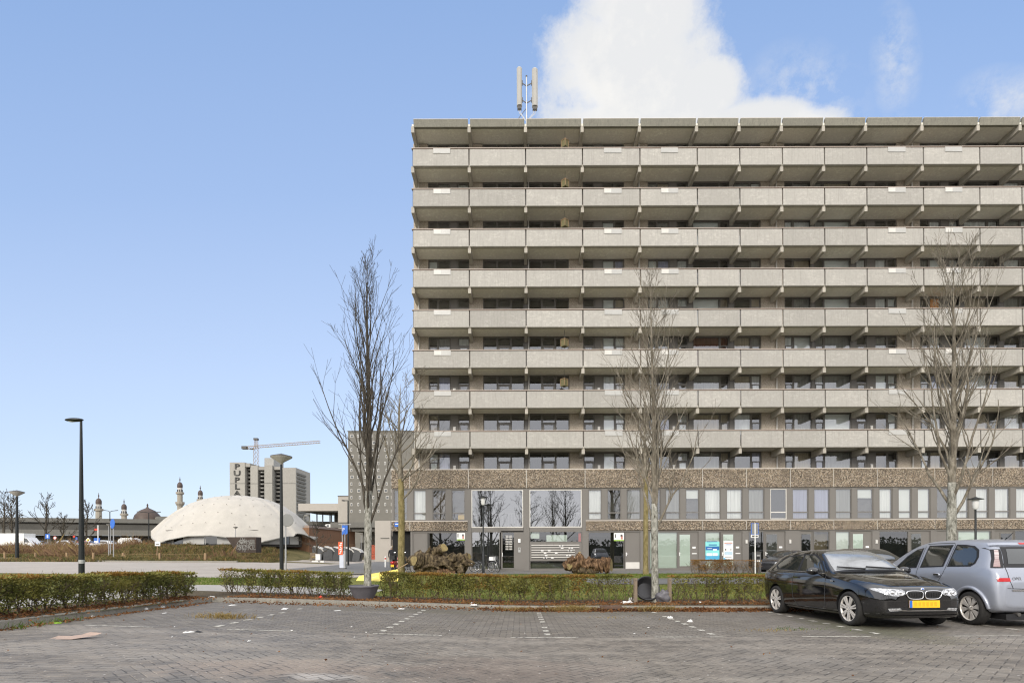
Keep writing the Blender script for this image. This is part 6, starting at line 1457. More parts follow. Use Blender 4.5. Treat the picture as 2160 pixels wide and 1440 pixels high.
b = MB(); b.tube([(-.24, 0, pz(1203, 27)), (.36, .2, pz(1187, 27))], .025, 8, M['wood']); b.build('stick_shaft', t)
b = MB(); b.tube([(-.30, -.03, pz(1206.5, 27)), (-.24, 0, pz(1203, 27))], .028, 8, M['frame_dark']); b.build('stick_tip', t)
# ---------------------------------------------------------------- bicycles, scooters, person
def bicycle(loc, rz, label, mat, lean=0.0):
    t = empty('bicycle', loc, 0, label, 'bicycle', 'bicycles parked before the lobby'); t.rotation_euler = (lean, 0, rz)
    for x in (-.55, .55):
        w_ = empty('wheel', (x, 0, .345)); w_.parent = t; b = MB()
        b.tube([(.335 * math.cos(a), 0, .335 * math.sin(a)) for a in linspace(0, 2 * math.pi, 29)], .019, 6, M['rubber'], False); b.build('tyre', w_)
        b = MB(); b.tube([(.31 * math.cos(a), 0, .31 * math.sin(a)) for a in linspace(0, 2 * math.pi, 29)], .012, 5, M['chrome'], False)
        for k in range(14): a = k * math.pi / 7; b.tube([(0, .02 * (-1) ** k, 0), (.31 * math.cos(a), 0, .31 * math.sin(a))], .003, 3, M['chrome'], False)
        b.tube([(0, -.05, 0), (0, .05, 0)], .02, 8, M['steel']); b.build('rim', w_)
    m = M[mat]; b = MB(); bb, st, hd, rh, fh = (-.05, 0, .29), (-.22, 0, .78), (.36, 0, .80), (-.55, 0, .345), (.55, 0, .345)
    for p, q, r in ((bb, st, .016), (bb, hd, .018), (st, hd, .015), (bb, rh, .011), (st, rh, .010), (hd, (.40, 0, .68), .018), ((.40, 0, .68), fh, .013), (st, (-.26, 0, .90), .012)): b.tube([p, q], r, 7, m)
    b.build('frame', t)
    b = MB(); b.tube([(.40, 0, .68), (.33, 0, 1.0)], .013, 7, M['black']); b.tube([(.24, -.29, 1.05), (.33, -.2, 1.03), (.35, 0, 1.0), (.33, .2, 1.03), (.24, .29, 1.05)], .012, 7, M['black']); b.build('handlebar', t)
    b = MB(); b.ball((-.28, 0, .93), .12, M['black'], 12, 8, (1.15, .75, .35)); b.build('saddle', t)
    b = MB(); b.tube([(-.32, 0, .72), (-.75, 0, .72)], .012, 6, M['black']); b.tube([(-.70, 0, .72), (-.55, 0, .35)], .01, 6, M['black']); b.build('rack', t)
    b = MB(); b.lathe([(.09, -.01), (.09, .01)], (-.05, -.04, .29), 16, M['steel'], False, True, 'Y'); b.bar((-.05, -.09, .29), (.08, -.09, .2), .02, .02, M['steel']); b.build('crank', t)
    b = MB(); b.tube([(.55 + .375 * math.cos(a), 0, .345 + .375 * math.sin(a)) for a in linspace(.5, 2.4, 9)], .014, 5, M['black']); b.tube([(-.55 + .375 * math.cos(a), 0, .345 + .375 * math.sin(a)) for a in linspace(.3, 2.9, 11)], .014, 5, M['black']); b.build('mudguard', t)
    return t
Y = 37.0
bicycle((px(1042, Y), Y, .02), R(-62), 'silver bicycle nearest the entrance door, handlebar towards the viewer', 'steel', .08)
b2 = bicycle((px(1021, Y) + .05, Y + .1, .02), R(-35), 'bicycle with white basket half behind the lantern lamp post', 'frame_dark', -.06)
bk = MB(); bk.box(.42, .72, -.17, .17, .74, .98, M['white']); bk.build('basket', b2)
bicycle((px(983, Y), Y - .2, .02), R(12), 'bicycle with white front wheel, half hidden by the mossy log heap', 'black', .05)
bicycle((px(862, 35.5), 35.5, .02), R(70), 'bicycle half hidden between the ochre tree and the log heap', 'black', -.1)
def scooter(loc, rz, label, mat, cat='scooter'):
    t = empty('motor_scooter', loc, rz, label, cat)
    for x in (-.62, .62):
        w_ = empty('wheel', (x, 0, .25)); w_.parent = t; b = MB(); b.lathe([(.14, -.06), (.22, -.065), (.25, -.03), (.25, .03), (.22, .065), (.14, .06)], (0, 0, 0), 24, M['rubber'], True, False, 'Y'); b.build('tyre', w_)
        b = MB(); b.lathe([(.001, -.05), (.145, -.05), (.145, .05), (.001, .05)], (0, 0, 0), 16, M['steel'], False, False, 'Y'); b.build('rim', w_)
    b = MB(); b.ball((-.45, 0, .62), .34, mat, 18, 10, (1.15, .5, .55)); b.box(-.2, .35, -.15, .15, .28, .36, M['black']); b.prism([(.36, .3), (.5, .35), (.58, .95), (.5, .98)], -.2, .2, mat); b.build('body', t)
    b = MB(); b.ball((-.35, 0, .80), .3, M['black'], 16, 8, (1.2, .42, .25)); b.build('seat', t)
    b = MB(); b.tube([(.62, 0, .25), (.50, 0, .98)], .03, 8, M['steel']); b.tube([(.42, -.32, 1.06), (.5, 0, 1.02), (.42, .32, 1.06)], .018, 8, M['black']); b.build('handlebar', t)
    for s_ in (-1, 1): b = MB(); b.tube([(.45, s_ * .25, 1.06), (.42, s_ * .32, 1.25)], .008, 5, M['black']); b.ball((.42, s_ * .34, 1.27), .07, M['chrome'], 10, 6, (.3, 1, .7)); b.build('mirror', t)
    b = MB(); b.ball((-.80, 0, .68), .12, M['tail_light'], 14, 8, (.5, 1.1, .55)); b.build('tail_light', t)
    b = MB(); b.box(-.80, -.79, -.1, .1, .40, .55, M['yellow']); b.build('number_plate', t)
    b = MB(); b.ball((.62, 0, .80), .1, M['headlight'], 12, 8, (.5, 1, .8)); b.build('headlight', t)
    b = MB(); b.box(-.85, -.55, -.17, .17, .86, 1.1, M['black']); b.build('top_box', t) if mat is M['red_paint'] else None
    return t
scooter((px(838, 35.5), 35.5, .02), R(80), 'black and red motor scooter with yellow plate seen from behind, left of the ochre tree', M['red_paint'])
t = empty('person', (px(826, 45), 45, .02), 0, 'person in dark jacket and grey trousers walking away beside the motor scooter', 'person')
def figure(t, h=1.74):
    me = bpy.data.meshes.new('person_body'); k = h / 1.74
    V = [(0, 0, .95), (0, 0, 1.15), (0, .01, 1.38), (0, .01, 1.48), (0, -.01, 1.58), (0, -.02, 1.68),
         (-.10, 0, .90), (-.11, -.12, .50), (-.10, -.02, .09), (-.10, -.16, .04), (.10, 0, .90), (.11, .12, .50), (.10, .22, .12), (.10, .10, .05),
         (-.19, .01, 1.40), (-.25, .06, 1.14), (-.24, -.04, .92), (-.24, -.08, .82), (.19, .01, 1.40), (.25, -.05, 1.14), (.24, -.14, .95), (.24, -.19, .86)]
    E = [(0, 1), (1, 2), (2, 3), (3, 4), (4, 5), (0, 6), (6, 7), (7, 8), (8, 9), (0, 10), (10, 11), (11, 12), (12, 13), (2, 14), (14, 15), (15, 16), (16, 17), (2, 18), (18, 19), (19, 20), (20, 21)]
    r = [.16, .155, .17, .07, .09, .085, .09, .065, .045, .04, .09, .065, .045, .04, .07, .052, .04, .035, .07, .052, .04, .035]
    me.from_pydata([tuple(c * k for c in v) for v in V], E, []); o = link('body_source', me)
    md = o.modifiers.new('skin', 'SKIN'); sv = me.skin_vertices[0].data
    for i, q in enumerate(r): sv[i].radius = (q * k, q * k * .8)
    sv[0].use_root = True; o.modifiers.new('sub', 'SUBSURF').levels = 2; o.modifiers['sub'].render_levels = 2
    out = eval_mesh(o); bpy.data.objects.remove(o)
    for m_ in ('jacket', 'trousers', 'hair', 'skin'): out.materials.append(M[m_])
    for p in out.polygons:
        z = p.center.z / k; p.use_smooth = True; p.material_index = 1 if z < .95 and abs(p.center.x) < .2 * k else 3 if (z < .9 or z > 1.5) else 0
    b_ = link('body', out, t)
    b = MB(); b.ball((0, .0, 1.655 * k), .105 * k, M['hair'], 14, 10, (.95, 1.0, 1.05)); b.build('hair', t)
M['jacket'] = plain('dark_jacket', (.015, .015, .018), .8, .2, 6); M['trousers'] = plain('grey_trousers', (.12, .125, .125), .85, .2, 6); M['hair'] = plain('grey_hair', (.4, .36, .32), .8, .2, 20); M['skin'] = plain('skin', (.42, .27, .2), .6, .08, 6)
figure(t)
# ---------------------------------------------------------------- containers, crates, fence, litter
M['container'] = plain('dark_container', (.06, .062, .065), .5, .12, 3)
Y = 66; cx = [674, 697, 716, 737.5, 752.5]; proto = None
lbs = ('dark waste container farthest left of five, beside the white crates', 'second of five dark waste containers, right of the white crates', 'dark waste container just left of the poster column', 'dark waste container just right of the poster column', 'dark waste container farthest right of five, by the tree trunk')
for k, x in enumerate(cx):
    if proto is None:
        proto = t = empty('waste_container', (0, 0, 0)); t['category'] = 'waste container'
        b = MB(); b.prism([(-.62, 0), (.42, 0), (.62, 1.0), (.40, 1.28), (-.45, 1.58), (-.62, 1.5)], -.6, .6, M['container']); b.build('body', t)
        b = MB(); b.prism([(-.46, 1.585), (.405, 1.285), (.64, 1.0), (.60, .98), (.38, 1.24), (-.5, 1.54)], -.63, -.602, M['offwhite']); b.prism([(-.46, 1.585), (.42, 1.29), (.66, 1.0), (.70, 1.02), (.45, 1.34), (-.45, 1.63)], -.63, .62, M['offwhite']); b.build('lid_edge', t)
        b = MB(); b.prism([(.46, .25), (.56, .8), (.66, .95), (.70, .9), (.52, .2)], -.45, .45, M['black']); b.build('chute', t)
    else: t = copy_tree(proto)
    t.location = (px(x, Y), Y, zg(px(x, Y), Y) + .05); t['label'] = lbs[k]; t['group'] = 'waste containers by the lane'
Y = 60; s = Y / F
for x, y1, wd, hh, lb in ((661.5, 1188, 6.5, 7.5, 'white foam crate, left one of the row by the containers'), (668.5, 1188, 6.5, 8.5, 'white foam crate in the middle under the tall one'), (680, 1187, 7, 6.5, 'white foam crate set apart on the right'), (671, 1179, 8.5, 13, 'tall white foam crate stacked on top')):
    z = pz(y1, Y); t = empty('foam_crate', (px(x, Y), Y, z), R(6), lb, 'crate', 'white foam crates by the containers'); w_ = wd * s / 2; h_ = hh * s
    b = MB(); b.box(-w_, w_, -w_, w_, 0, h_ * .85, M['white']); b.build('crate_body', t); b = MB(); b.box(-w_ * 1.05, w_ * 1.05, -w_ * 1.05, w_ * 1.05, h_ * .86, h_, M['paper']); b.build('crate_lid', t)
t = empty('chair', (px(658.5, Y), Y + .5, pz(1188, Y)), R(30), 'old wooden chair with yellow cushion behind the white crates', 'chair')
b = MB(); b.box(-.3, .3, -.3, .3, .58, .66, M['wood_post']); b.build('seat', t); b = MB(); b.box(-.3, .3, .24, .3, .66, 1.2, M['wood_post']); b.build('backrest', t)
for sx in (-.26, .26):
    for sy in (-.26, .26): b = MB(); b.box(sx - .03, sx + .03, sy - .03, sy + .03, 0, .58, M['wood_post']); b.build('leg', t)
b = MB(); b.ball((0, 0, .75), .26, M['cut_wood'], 12, 8, (1, .9, .4), .3); b.build('cushion', t)
# wire fence of wooden posts along the field
t = empty('wire_fence', (px(197, 57), 57, .3), 0, 'low fence of pale wooden posts and thin wire along the brambles', 'fence'); off = t.location; tops = []
for k, (x, y0, y1) in enumerate(((-46, 1161, 1177), (10, 1162, 1179), (75, 1162, 1180), (141, 1163, 1181), (197, 1165, 1181), (260, 1166, 1185), (337, 1168, 1186), (433, 1172, 1188))):
    Y = kerb_y(px(x, 55)) + 1.4; X = px(x, Y); z = zfield(X, Y); h = max(.85, pz(y0, Y) - z); b = MB(); b.box(X - .08 - off.x, X + .08 - off.x, Y - .08 - off.y, Y + .08 - off.y, z - .1 - off.z, z + h - off.z, M['wood']); b.build('post', t); tops.append(Vector((X, Y, z + h - .1)) - off)
    if x == 260:
        for sg in (-1, 1): b = MB(); b.bar(tops[-1] + Vector((0, 0, .0)), tops[-1] + Vector((sg * .75, -.05, -.95)), .07, .07, M['wood']); b.build('brace', t)
b = MB()
for a, c in zip(tops, tops[1:]): b.tube([a, a.lerp(c, .5) - Vector((0, 0, .05)), c], .012, 4, M['wood'], False)
b.build('wire', t)
def crumple(label, x, y, wpx, hpx, mat, Y=None, name='litter', cat='litter', group='pieces of litter', dz=0.0, z=None, seed=0, squash=.45):
    """a crumpled bag or paper lying where the picture shows it"""
    if Y is None:
        Y = 10.0
        for _ in range(30):
            X = px(x, Y); g = (zp(X, Y) if Y < 14.2 and X > -7.8 + .04 * 0 else zg(X, Y)) + dz; Y = (ZC - g) * F / max(8, (y - HY))
    X = px(x, Y); g = ((zp(X, Y) if Y < 14.2 else zg(X, Y)) + dz) if z is None else z; s_ = Y / F
    t = empty(name, (X, Y, g), (x * 7) % 6.28 if name == 'litter' else 0, label, cat, group)
    b = MB(); w_ = wpx * s_ / 2; h_ = max(.012, hpx * s_); vs = []; n = 9
    for j in range(n):
        for i in range(n):
            u, v = i / (n - 1) * 2 - 1, j / (n - 1) * 2 - 1; e = 1 - max(abs(u), abs(v)) ** 3; q = noise.noise(Vector((u * 2.1 + x, v * 2.1 + y, seed)))
            vs.append((u * w_ * (1 + .25 * q), v * w_ * squash * (1 + .3 * q), .004 + max(0, h_ * e * (.55 + .9 * q))))
    b.add(vs, [(j * n + i, j * n + i + 1, (j + 1) * n + i + 1, (j + 1) * n + i) for j in range(n - 1) for i in range(n - 1)], M[mat], False); b.build('scrap', t); return t
crumple('large crumpled white plastic sheet at the foot of the left wooden stake', 1322, 1272, 34, 6, 'paper')
crumple('white plastic bag puffed up beside the left wooden stake', 1332, 1266, 18, 9, 'paper', squash=.7)
crumple('torn white plastic strewn over the leaves below the mottled tree', 1416, 1288, 34, 4, 'paper')
crumple('white paper ball on the pavers left of the dashed line', 1413, 1304, 11, 6, 'paper', squash=.8)
crumple('white paper ball on the pavers right of the dashed line', 1455, 1312, 11, 6, 'paper', squash=.8)
crumple('flattened white rag with dark twigs in the middle of the left bay', 398, 1331, 22, 3, 'paper')
crumple('black scrap beside the flattened white rag', 418, 1330, 18, 3, 'black')
crumple('bright green crumpled foil at the left kerb', 117, 1310, 30, 3, 'leaf_green')
crumple('white scrap resting against the left kerb', 306, 1282, 11, 6, 'paper', squash=.7)
crumple('white bag under the right end of the left hedge', 340, 1268, 12, 4, 'paper', squash=.7)
crumple('flat white paper left of the kerb corner', 347, 1290, 14, 1, 'paper')
crumple('white scrap at the kerb foot below the left hedge', 195, 1297, 15, 3, 'paper')
crumple('white paper at the near end of the left hedge', 26, 1294, 12, 6, 'paper', squash=.8)
crumple('pale scrap of paper on the corner of the kerb', 446, 1257, 12, 4, 'paper')
crumple('orange scrap under the green hedge', 676, 1259, 10, 5, 'red', squash=.7)
crumple('white cup lid on the kerb below the middle hedge', 996, 1272, 12, 4, 'paper')
crumple('white carton lying in the leaves before the kerb', 998, 1283, 14, 4, 'paper')
crumple('flat white slip on the pavers before the planter', 712, 1286, 14, 1, 'paper')
crumple('torn white slip on the pavers left of the planter', 846, 1283, 14, 2, 'paper')
crumple('scatter of white crumbs by the kerb below the green hedge', 600, 1282, 26, 2, 'paper')
crumple('pale wrapper lying near the kerb corner', 490, 1274, 18, 2, 'paper')
crumple('white tissue on the pavers of the left lane', 525, 1350, 10, 3, 'paper')
crumple('small white scrap between hedge and black hatchback', 1476, 1272, 10, 4, 'paper')
for k in range(11):
    x = rnd.uniform(360, 1500); y = rnd.uniform(1296, 1345); crumple('tiny white scrap trodden onto the dark pavers', x, y, rnd.uniform(3, 6), 1, 'paper', name='litter', group='tiny white scraps on the pavers')
t = empty('cardboard', (px(150, 7.7), 7.75, zp(-6.1, 7.75) + .005), R(4), 'flat pinkish piece of cardboard lying on the left lane', 'cardboard'); M['card'] = plain('pinkish_cardboard', (.36, .27, .22), .85, .1, 5)
b = MB(); b.add([(-.27, -.1, .0), (.05, -.13, .0), (.24, .06, .02), (.05, .08, .035), (-.12, .13, .01), (-.27, .1, .02), (-.22, .0, .0)], [(0, 1, 6), (1, 2, 3), (1, 3, 6), (3, 4, 6), (4, 5, 6), (5, 0, 6)], M['card']); b.build('card_flap', t)
b = MB(); b.add([(.05, .08, .036), (.24, .06, .024), (.30, .10, .05), (.12, .13, .06)], [(0, 1, 2, 3)], M['card']); b.build('folded_flap', t)
for x, y, wd, hh, mt, lb in ((387, 1180, 22, 6, 'paper', 'white rags dumped at the field edge'), (444, 1186, 24, 9, 'card', 'flattened brown cardboard box dumped at the field edge'), (147, 1180, 9, 5, 'paper', 'white bag by a fence post'), (462, 1180, 12, 4, 'card', 'brown board lying on the slope')):
    Y = kerb_y(px(x, 55)) + 1.6; crumple(lb, x, y, wd, hh, mt, Y=Y, z=zfield(px(x, Y), Y), name='dumped_rubbish', cat='rubbish', group='rubbish at the field edge')
# gully in the kerb
X0 = px(1288, 14.1); t = empty('gully', (X0, 14.08, zp(X0, 14.08)), 0, 'brown cast iron kerb gully with three dark slots', 'drain'); M['rust'] = plain('rusty_iron', (.1, .06, .04), .7, .3, 9)
b = MB(); b.box(-.26, .26, -.06, .2, -.02, .118, M['rust']); b.build('gully_cover', t); b = MB()
for k in range(4): b.box(-.21 + k * .11, -.13 + k * .11, -.064, -.055, .01, .06, M['black'])
b.build('slot_openings', t)
# ---------------------------------------------------------------- far buildings
M['far_grey'] = concrete('far_grey_cladding', (.30, .285, .25), .2); M['far_dark'] = plain('far_dark_recess', (.06, .058, .055), .8, .2, .5)
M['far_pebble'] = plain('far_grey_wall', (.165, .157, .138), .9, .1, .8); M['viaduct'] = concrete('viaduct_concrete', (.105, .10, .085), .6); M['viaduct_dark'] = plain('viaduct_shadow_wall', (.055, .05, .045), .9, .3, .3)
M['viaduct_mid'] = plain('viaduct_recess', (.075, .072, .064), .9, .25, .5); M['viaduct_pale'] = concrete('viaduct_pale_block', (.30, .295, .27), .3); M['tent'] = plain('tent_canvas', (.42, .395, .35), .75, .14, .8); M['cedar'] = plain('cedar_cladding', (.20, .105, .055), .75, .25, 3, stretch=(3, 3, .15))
M['station'] = plain('station_panel', (.38, .35, .31), .6, .06, 1); M['minaret'] = plain('minaret_stone', (.30, .27, .22), .85, .12, .6); M['copper'] = plain('brown_copper_dome', (.07, .048, .038), .55, .2, 1.2)
M['graffiti_brown'] = plain('dark_brown_boards', (.05, .036, .028), .8, .4, 2); M['brick_base'] = plain('brown_brick', (.26, .15, .085), .85, .2, 2); M['yellow_band'] = plain('ochre_band', (.5, .33, .06), .7, .1, 2); M['brick_red'] = plain('orange_red_boards', (.38, .09, .05), .8, .2, 2)
M['graffiti'] = plain('graffiti_black', (.015, .015, .016), .6, .1, 2); M['crane_yellow'] = plain('crane_steel', (.34, .24, .13), .6, .2, 1)
def rel(o): return o.location
# canvas tent
CXT, CYT = px(503, 71), 71.0; t = empty('event_tent', (CXT, CYT, 2.3), 0, 'huge low beige canvas dome tent on a grassy mound', 'tent')
anch = [-180, -123.75, -52.5, 0, 60, 120, 180]
def edge_z(th):
    d = math.degrees(th)
    for a, c in zip(anch, anch[1:]):
        if a <= d <= c: f = (d - a) / (c - a); return math.sin(math.pi * f), f
    return 0, 0
def tent_pt(r, th):
    q, f = edge_z(th); rr = 9.3 + .25 * (1 - q); ze = .05 + .8 * q; ze += .75 if abs(math.degrees(th)) > 150 else 0.4 if abs(math.degrees(th)) < 25 else 0
    top = pz(1043, 71) - 2.3; z = ze + (top - ze) * (1 - r ** 2.5) - .075 * (abs(math.sin(th * 11)) ** .5 * r) - .05 * abs(math.sin(r * 22)) ** .5
    return (r * rr * math.cos(th), r * rr * .93 * math.sin(th), z)
b = MB(); nt = 192; nr = 44; vs = [(0, 0, pz(1043, 71) - 2.3)]; fs = []
for i in range(1, nr + 1):
    for k in range(nt): vs.append(tent_pt(i / nr, -math.pi + 2 * math.pi * k / nt))
for k in range(nt): fs.append((0, 1 + k, 1 + (k + 1) % nt))
for i in range(nr - 1):
    for k in range(nt): fs.append((1 + i * nt + k, 1 + (i + 1) * nt + k, 1 + (i + 1) * nt + (k + 1) % nt, 1 + i * nt + (k + 1) % nt))
b.add(vs, fs, M['tent'], True); b.build('canvas', t)
b = MB()
for ring in (.3, .45, .6, .74, .87):                      # small seams where inner cables pull at the canvas
    n = int(34 * ring) + 5
    for k in range(n):
        th = -math.pi + 2 * math.pi * (k + .5 * (int(ring * 20) % 2)) / n; x, y, z = tent_pt(ring, th); x2, y2, z2 = tent_pt(ring, th + .022 / ring)
        b.add([(x, y, z + .03), (x2, y2, z2 + .03), ((x + x2) / 2 * 1.012, (y + y2) / 2 * 1.014, z + .07)], [(0, 1, 2)], M['viaduct'])
b.build('cable_seams', t)
b = MB(); pts = [tent_pt(.995, th) for th in linspace(-math.pi, math.pi, 97)]; b.tube(pts, .05, 5, M['viaduct_pale'], False); b.build('edge_rope', t)
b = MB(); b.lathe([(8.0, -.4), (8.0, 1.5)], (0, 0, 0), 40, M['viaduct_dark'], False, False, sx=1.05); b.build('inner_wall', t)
for k, a in enumerate(linspace(-165, -20, 17)):
    th = math.radians(a); x, y = 8.05 * 1.05 * math.cos(th), 8.05 * math.sin(th); b = MB(); d = Vector((-math.sin(th), math.cos(th), 0)) * .75; n_ = Vector((math.cos(th), math.sin(th), 0)) * .05; p = Vector((x, y, 0)) + n_
    b.add([p - d + Vector((0, 0, -.1)), p + d + Vector((0, 0, -.1)), p + d + Vector((0, 0, .85)), p - d + Vector((0, 0, .85))], [(0, 1, 2, 3)], M['sheet'] if k % 3 else M['car_glass']); b.build('wall_panel', t)
# graffiti box under the tent
Y = 57.5; X0, X1 = px(496, Y), px(540, Y); z0, z1 = pz(1163, Y), pz(1130, Y); t = empty('graffiti_wall', ((X0 + X1) / 2, Y, z0), 0, 'dark low wall covered with pale graffiti scrawl before the tent', 'wall')
b = MB(); w_ = (X1 - X0) / 2; b.prism([(-w_ - .9, z1 - z0), (w_, z1 - z0), (w_, 0), (-w_ + .3, 0), (-w_ - .1, .4)], 0, 1.2, M['graffiti_brown']); b.build('wall_block', t)
rnd3 = random.Random(8)
for k in range(13):
    cx0, cz0, rw, rh = rnd3.uniform(-w_ * .7, w_ * .8), rnd3.uniform(.3, z1 - z0 - .3), rnd3.uniform(.12, .3), rnd3.uniform(.15, .34); b = MB(); b.tube([(cx0 + rw * math.cos(a + k), -.02, cz0 + rh * math.sin(a * (1 + (k % 3) * .5))) for a in linspace(0, 5.2, 12)], .016, 4, M['viaduct_pale'], False); b.build('graffiti_scrawl', t)
lettering('GAMER', .5, M['viaduct_pale'], (.15, -.02, 1.1), parent=t, name='graffiti_scrawl', outline=.013); lettering('SOKL', .7, M['viaduct_pale'], (.15, -.02, .5), parent=t, name='graffiti_scrawl', outline=.016)
# tower block with spray-painted letters
Y = 200.0; s = Y / F; t = empty('tower_block', (px(556, Y), Y, -.5), 0, 'grey tower block with tall spray-painted letters down its left side, behind the tent', 'tower block'); q = lambda x: px(x, Y) - px(556, Y); zz = lambda y: pz(y, Y) + .5
def slab(x0, x1, y0, name, mat='far_grey', d0=0, d1=14):
    b = MB(); b.box(q(x0), q(x1), d0, d1, 0, zz(y0), M[mat]); return b.build(name, t)
slab(485, 517, 972.5, 'wall_slab', d0=0); slab(527, 542.5, 979, 'wall_slab', d0=.6); slab(559.5, 576, 979, 'wall_slab', d0=-.5); slab(592, 624, 984, 'wall_slab', d0=.2)
b = MB(); b.box(q(517), q(527), .3, 13, zz(982), zz(974), M['far_grey']); b.box(q(542.5), q(559.5), .9, 13, zz(988), zz(981), M['far_grey']); b.box(q(576), q(592), .5, 13, zz(988), zz(981.5), M['far_grey']); b.build('roof_edge', t)
slab(557, 576.5, 963, 'lift_house', 'viaduct_pale', .5, 9); slab(516, 593, 985, 'core', 'far_dark', 3.5, 13)
for x0, x1, y0 in ((517, 527, 984), (542.5, 559.5, 990), (576, 592, 990)):
    for k in range(17):
        y = y0 + k * 8.4; b = MB(); b.box(q(x0), q(x1), 1.8, 3.4, zz(y + 3.4), zz(y + 1.0), M['far_dark']); b.box(q(x0), q(x1), 1.7, 1.8, zz(y + 4), zz(y + .2), M['viaduct'])
        if x0 == 542.5: b.box(q(548), q(549.3), 1.6, 1.7, zz(y + 3), zz(y + 1.6), M['white'])
        b.build('balcony', t)
for k in range(15): b = MB(); b.box(q(624), q(626.5), 1, 9, zz(998 + k * 8), zz(994 + k * 8), M['viaduct']); b.build('side_balcony', t)
for k, ch in enumerate('PUPLA'): lettering(ch, 2.55, M['graffiti'], (q(501), -.12, zz(982 + k * 14.2)), parent=t, name='painted_letter', outline=.07).scale = (1.45, 1, 1)
for x0, x1, d in ((485, 517, 0), (527, 542.5, .6), (559.5, 576, -.5), (592, 624, .2)): b = MB(); b.box(q(x0), q(x1), d - .04, d, zz(1017.5), zz(1016.8), M['far_dark']); b.build('joint', t)
# tower crane
Y = 260.0; t = empty('tower_crane', (px(541, Y), Y, -.5), 0, 'yellow tower crane with long level jib behind the tower block', 'crane'); q = lambda x: px(x, Y) - px(541, Y); zz = lambda y: pz(y, Y) + .5
def lattice(b, A, B, w_, n, r=.09):
    A, B = Vector(A), Vector(B); d = (B - A).normalized(); u = d.cross(Vector((0, 1, 0))).normalized() * w_ / 2; v = Vector((0, w_ / 2, 0)); cs = [u + v, u - v, -u - v, -u + v]
    for c in cs: b.tube([A + c, B + c], r, 4, M['crane_yellow'], False)
    for k in range(n):
        p, e = A.lerp(B, k / n), A.lerp(B, (k + 1) / n)
        for i in range(4): b.tube([p + cs[i], e + cs[(i + 1) % 4]], r * .7, 3, M['crane_yellow'], False)
b = MB(); lattice(b, (0, 0, 0), (0, 0, zz(941)), 1.7, 26, .085); b.build('mast', t); b = MB(); lattice(b, (0, 0, zz(941)), (0, 0, zz(923)), 1.2, 4, .09); b.box(-.9, .9, -.8, .8, zz(926), zz(922), M['frame_dark']); b.build('mast_head', t)
b = MB(); lattice(b, (0, 0, zz(940)), (q(676), 0, zz(930)), 1.0, 24, .075); b.build('jib', t); b = MB(); lattice(b, (0, 0, zz(941)), (q(512), 0, zz(942)), 1.1, 6, .08); b.build('counter_jib', t)
b = MB(); b.box(q(512), q(522), -1, 1, zz(945), zz(939), M['frame_dark']); b.build('counterweight', t); b = MB(); b.box(q(528), q(535), -.8, .8, zz(945.5), zz(943.5), M['viaduct']); b.build('winch', t)
# grey flat with small white windows
Y = 125.0; s = Y / F; t = empty('apartment_building', (px(808, Y), Y, -.5), 0, 'dark grey flat block with many tiny white windows behind the tall bare tree', 'apartment building'); q = lambda x: px(x, Y) - px(808, Y); zz = lambda y: pz(y, Y) + .5
b = MB(); b.box(q(735), q(884), 0, 12, 0, zz(908.5), M['far_pebble']); b.build('wall', t); b = MB(); b.box(q(734), q(885), -.15, 12.1, zz(908.5), zz(907), M['viaduct']); b.build('roof_edge', t)
rnd2 = random.Random(5)
for r_ in range(12):
    for c_ in range(8):
        x = 740 + c_ * 14.2 + (3.5 if r_ % 2 else 0) * (c_ % 2); y = 915 + r_ * 14.4; w_ = rnd2.choice([2.2, 2.2, 5.0]); b = MB()
        b.box(q(x), q(x + w_ + 1.6), -.08, 0, zz(y + 6.5), zz(y), M['offwhite']); b.box(q(x + .8), q(x + w_ + .8), -.1, -.078, zz(y + 5.5), zz(y + 1), M['car_glass']); b.build('window', t)
t = empty('apartment_building', (px(729, 140), 140, -.5), 0, 'pale low block peeping out left of the dark grey flat block', 'apartment building'); b = MB(); b.box(-1.8, 3, 0, 10, 0, pz(1045, 140) + .5, M['station']); b.build('wall', t); b = MB(); b.box(-1.9, 3, -.1, 10, pz(1045, 140) + .5, pz(1043.5, 140) + .5, M['viaduct']); b.build('roof_edge', t)
# viaduct
t = empty('viaduct', (px(300, 136), 136, 0), 0, 'long grey concrete viaduct crossing behind the field from the left edge', 'viaduct'); o = t.location
def run(x0, Y0, x1, Y1, z0, z1, dep, back, mat, name):
    A, B = Vector((px(x0, Y0), Y0 + back, (z0 + z1) / 2)) - o, Vector((px(x1, Y1), Y1 + back, (z0 + z1) / 2)) - o; b = MB(); b.bar(A, B, dep, z1 - z0, M[mat]); return b.build(name, t)
A = (-60, 129); B = (800, 160)
run(*A, *B, 8.35, 9.35, .6, 0, 'viaduct', 'parapet'); run(*A, *B, 7.9, 8.35, .3, .55, 'viaduct_dark', 'slot_shadow'); run(*A, *B, 6.4, 7.9, 2, 1.2, 'viaduct_mid', 'deck'); run(*A, *B, 5.3, 6.6, .8, -.6, 'viaduct', 'ledge_beam'); run(*A, *B, -.5, 5.3, .5, 1.8, 'viaduct_dark', 'underpass_wall')  # dark strip below the parapet: the slot's shadow put into its colour
for x0, x1 in ((77, 118), (120, 160), (165, 224), (262, 277), (62, 74), (300, 320)):
    Y0, Y1 = lerp(129, 160, (x0 + 60) / 860), lerp(129, 160, (x1 + 60) / 860); run(x0, Y0, x1, Y1, 6.75, 7.85, .5, -.2, 'viaduct_pale', 'pale_block')
for k in range(9): x = 20 + k * 85; Y = lerp(129, 160, (x + 60) / 860); b = MB(); p = Vector((px(x, Y), Y, 0)) - o; b.box(p.x - .6, p.x + .6, p.y - .3, p.y + .8, -.5, 5.3, M['viaduct']); b.build('pier', t)
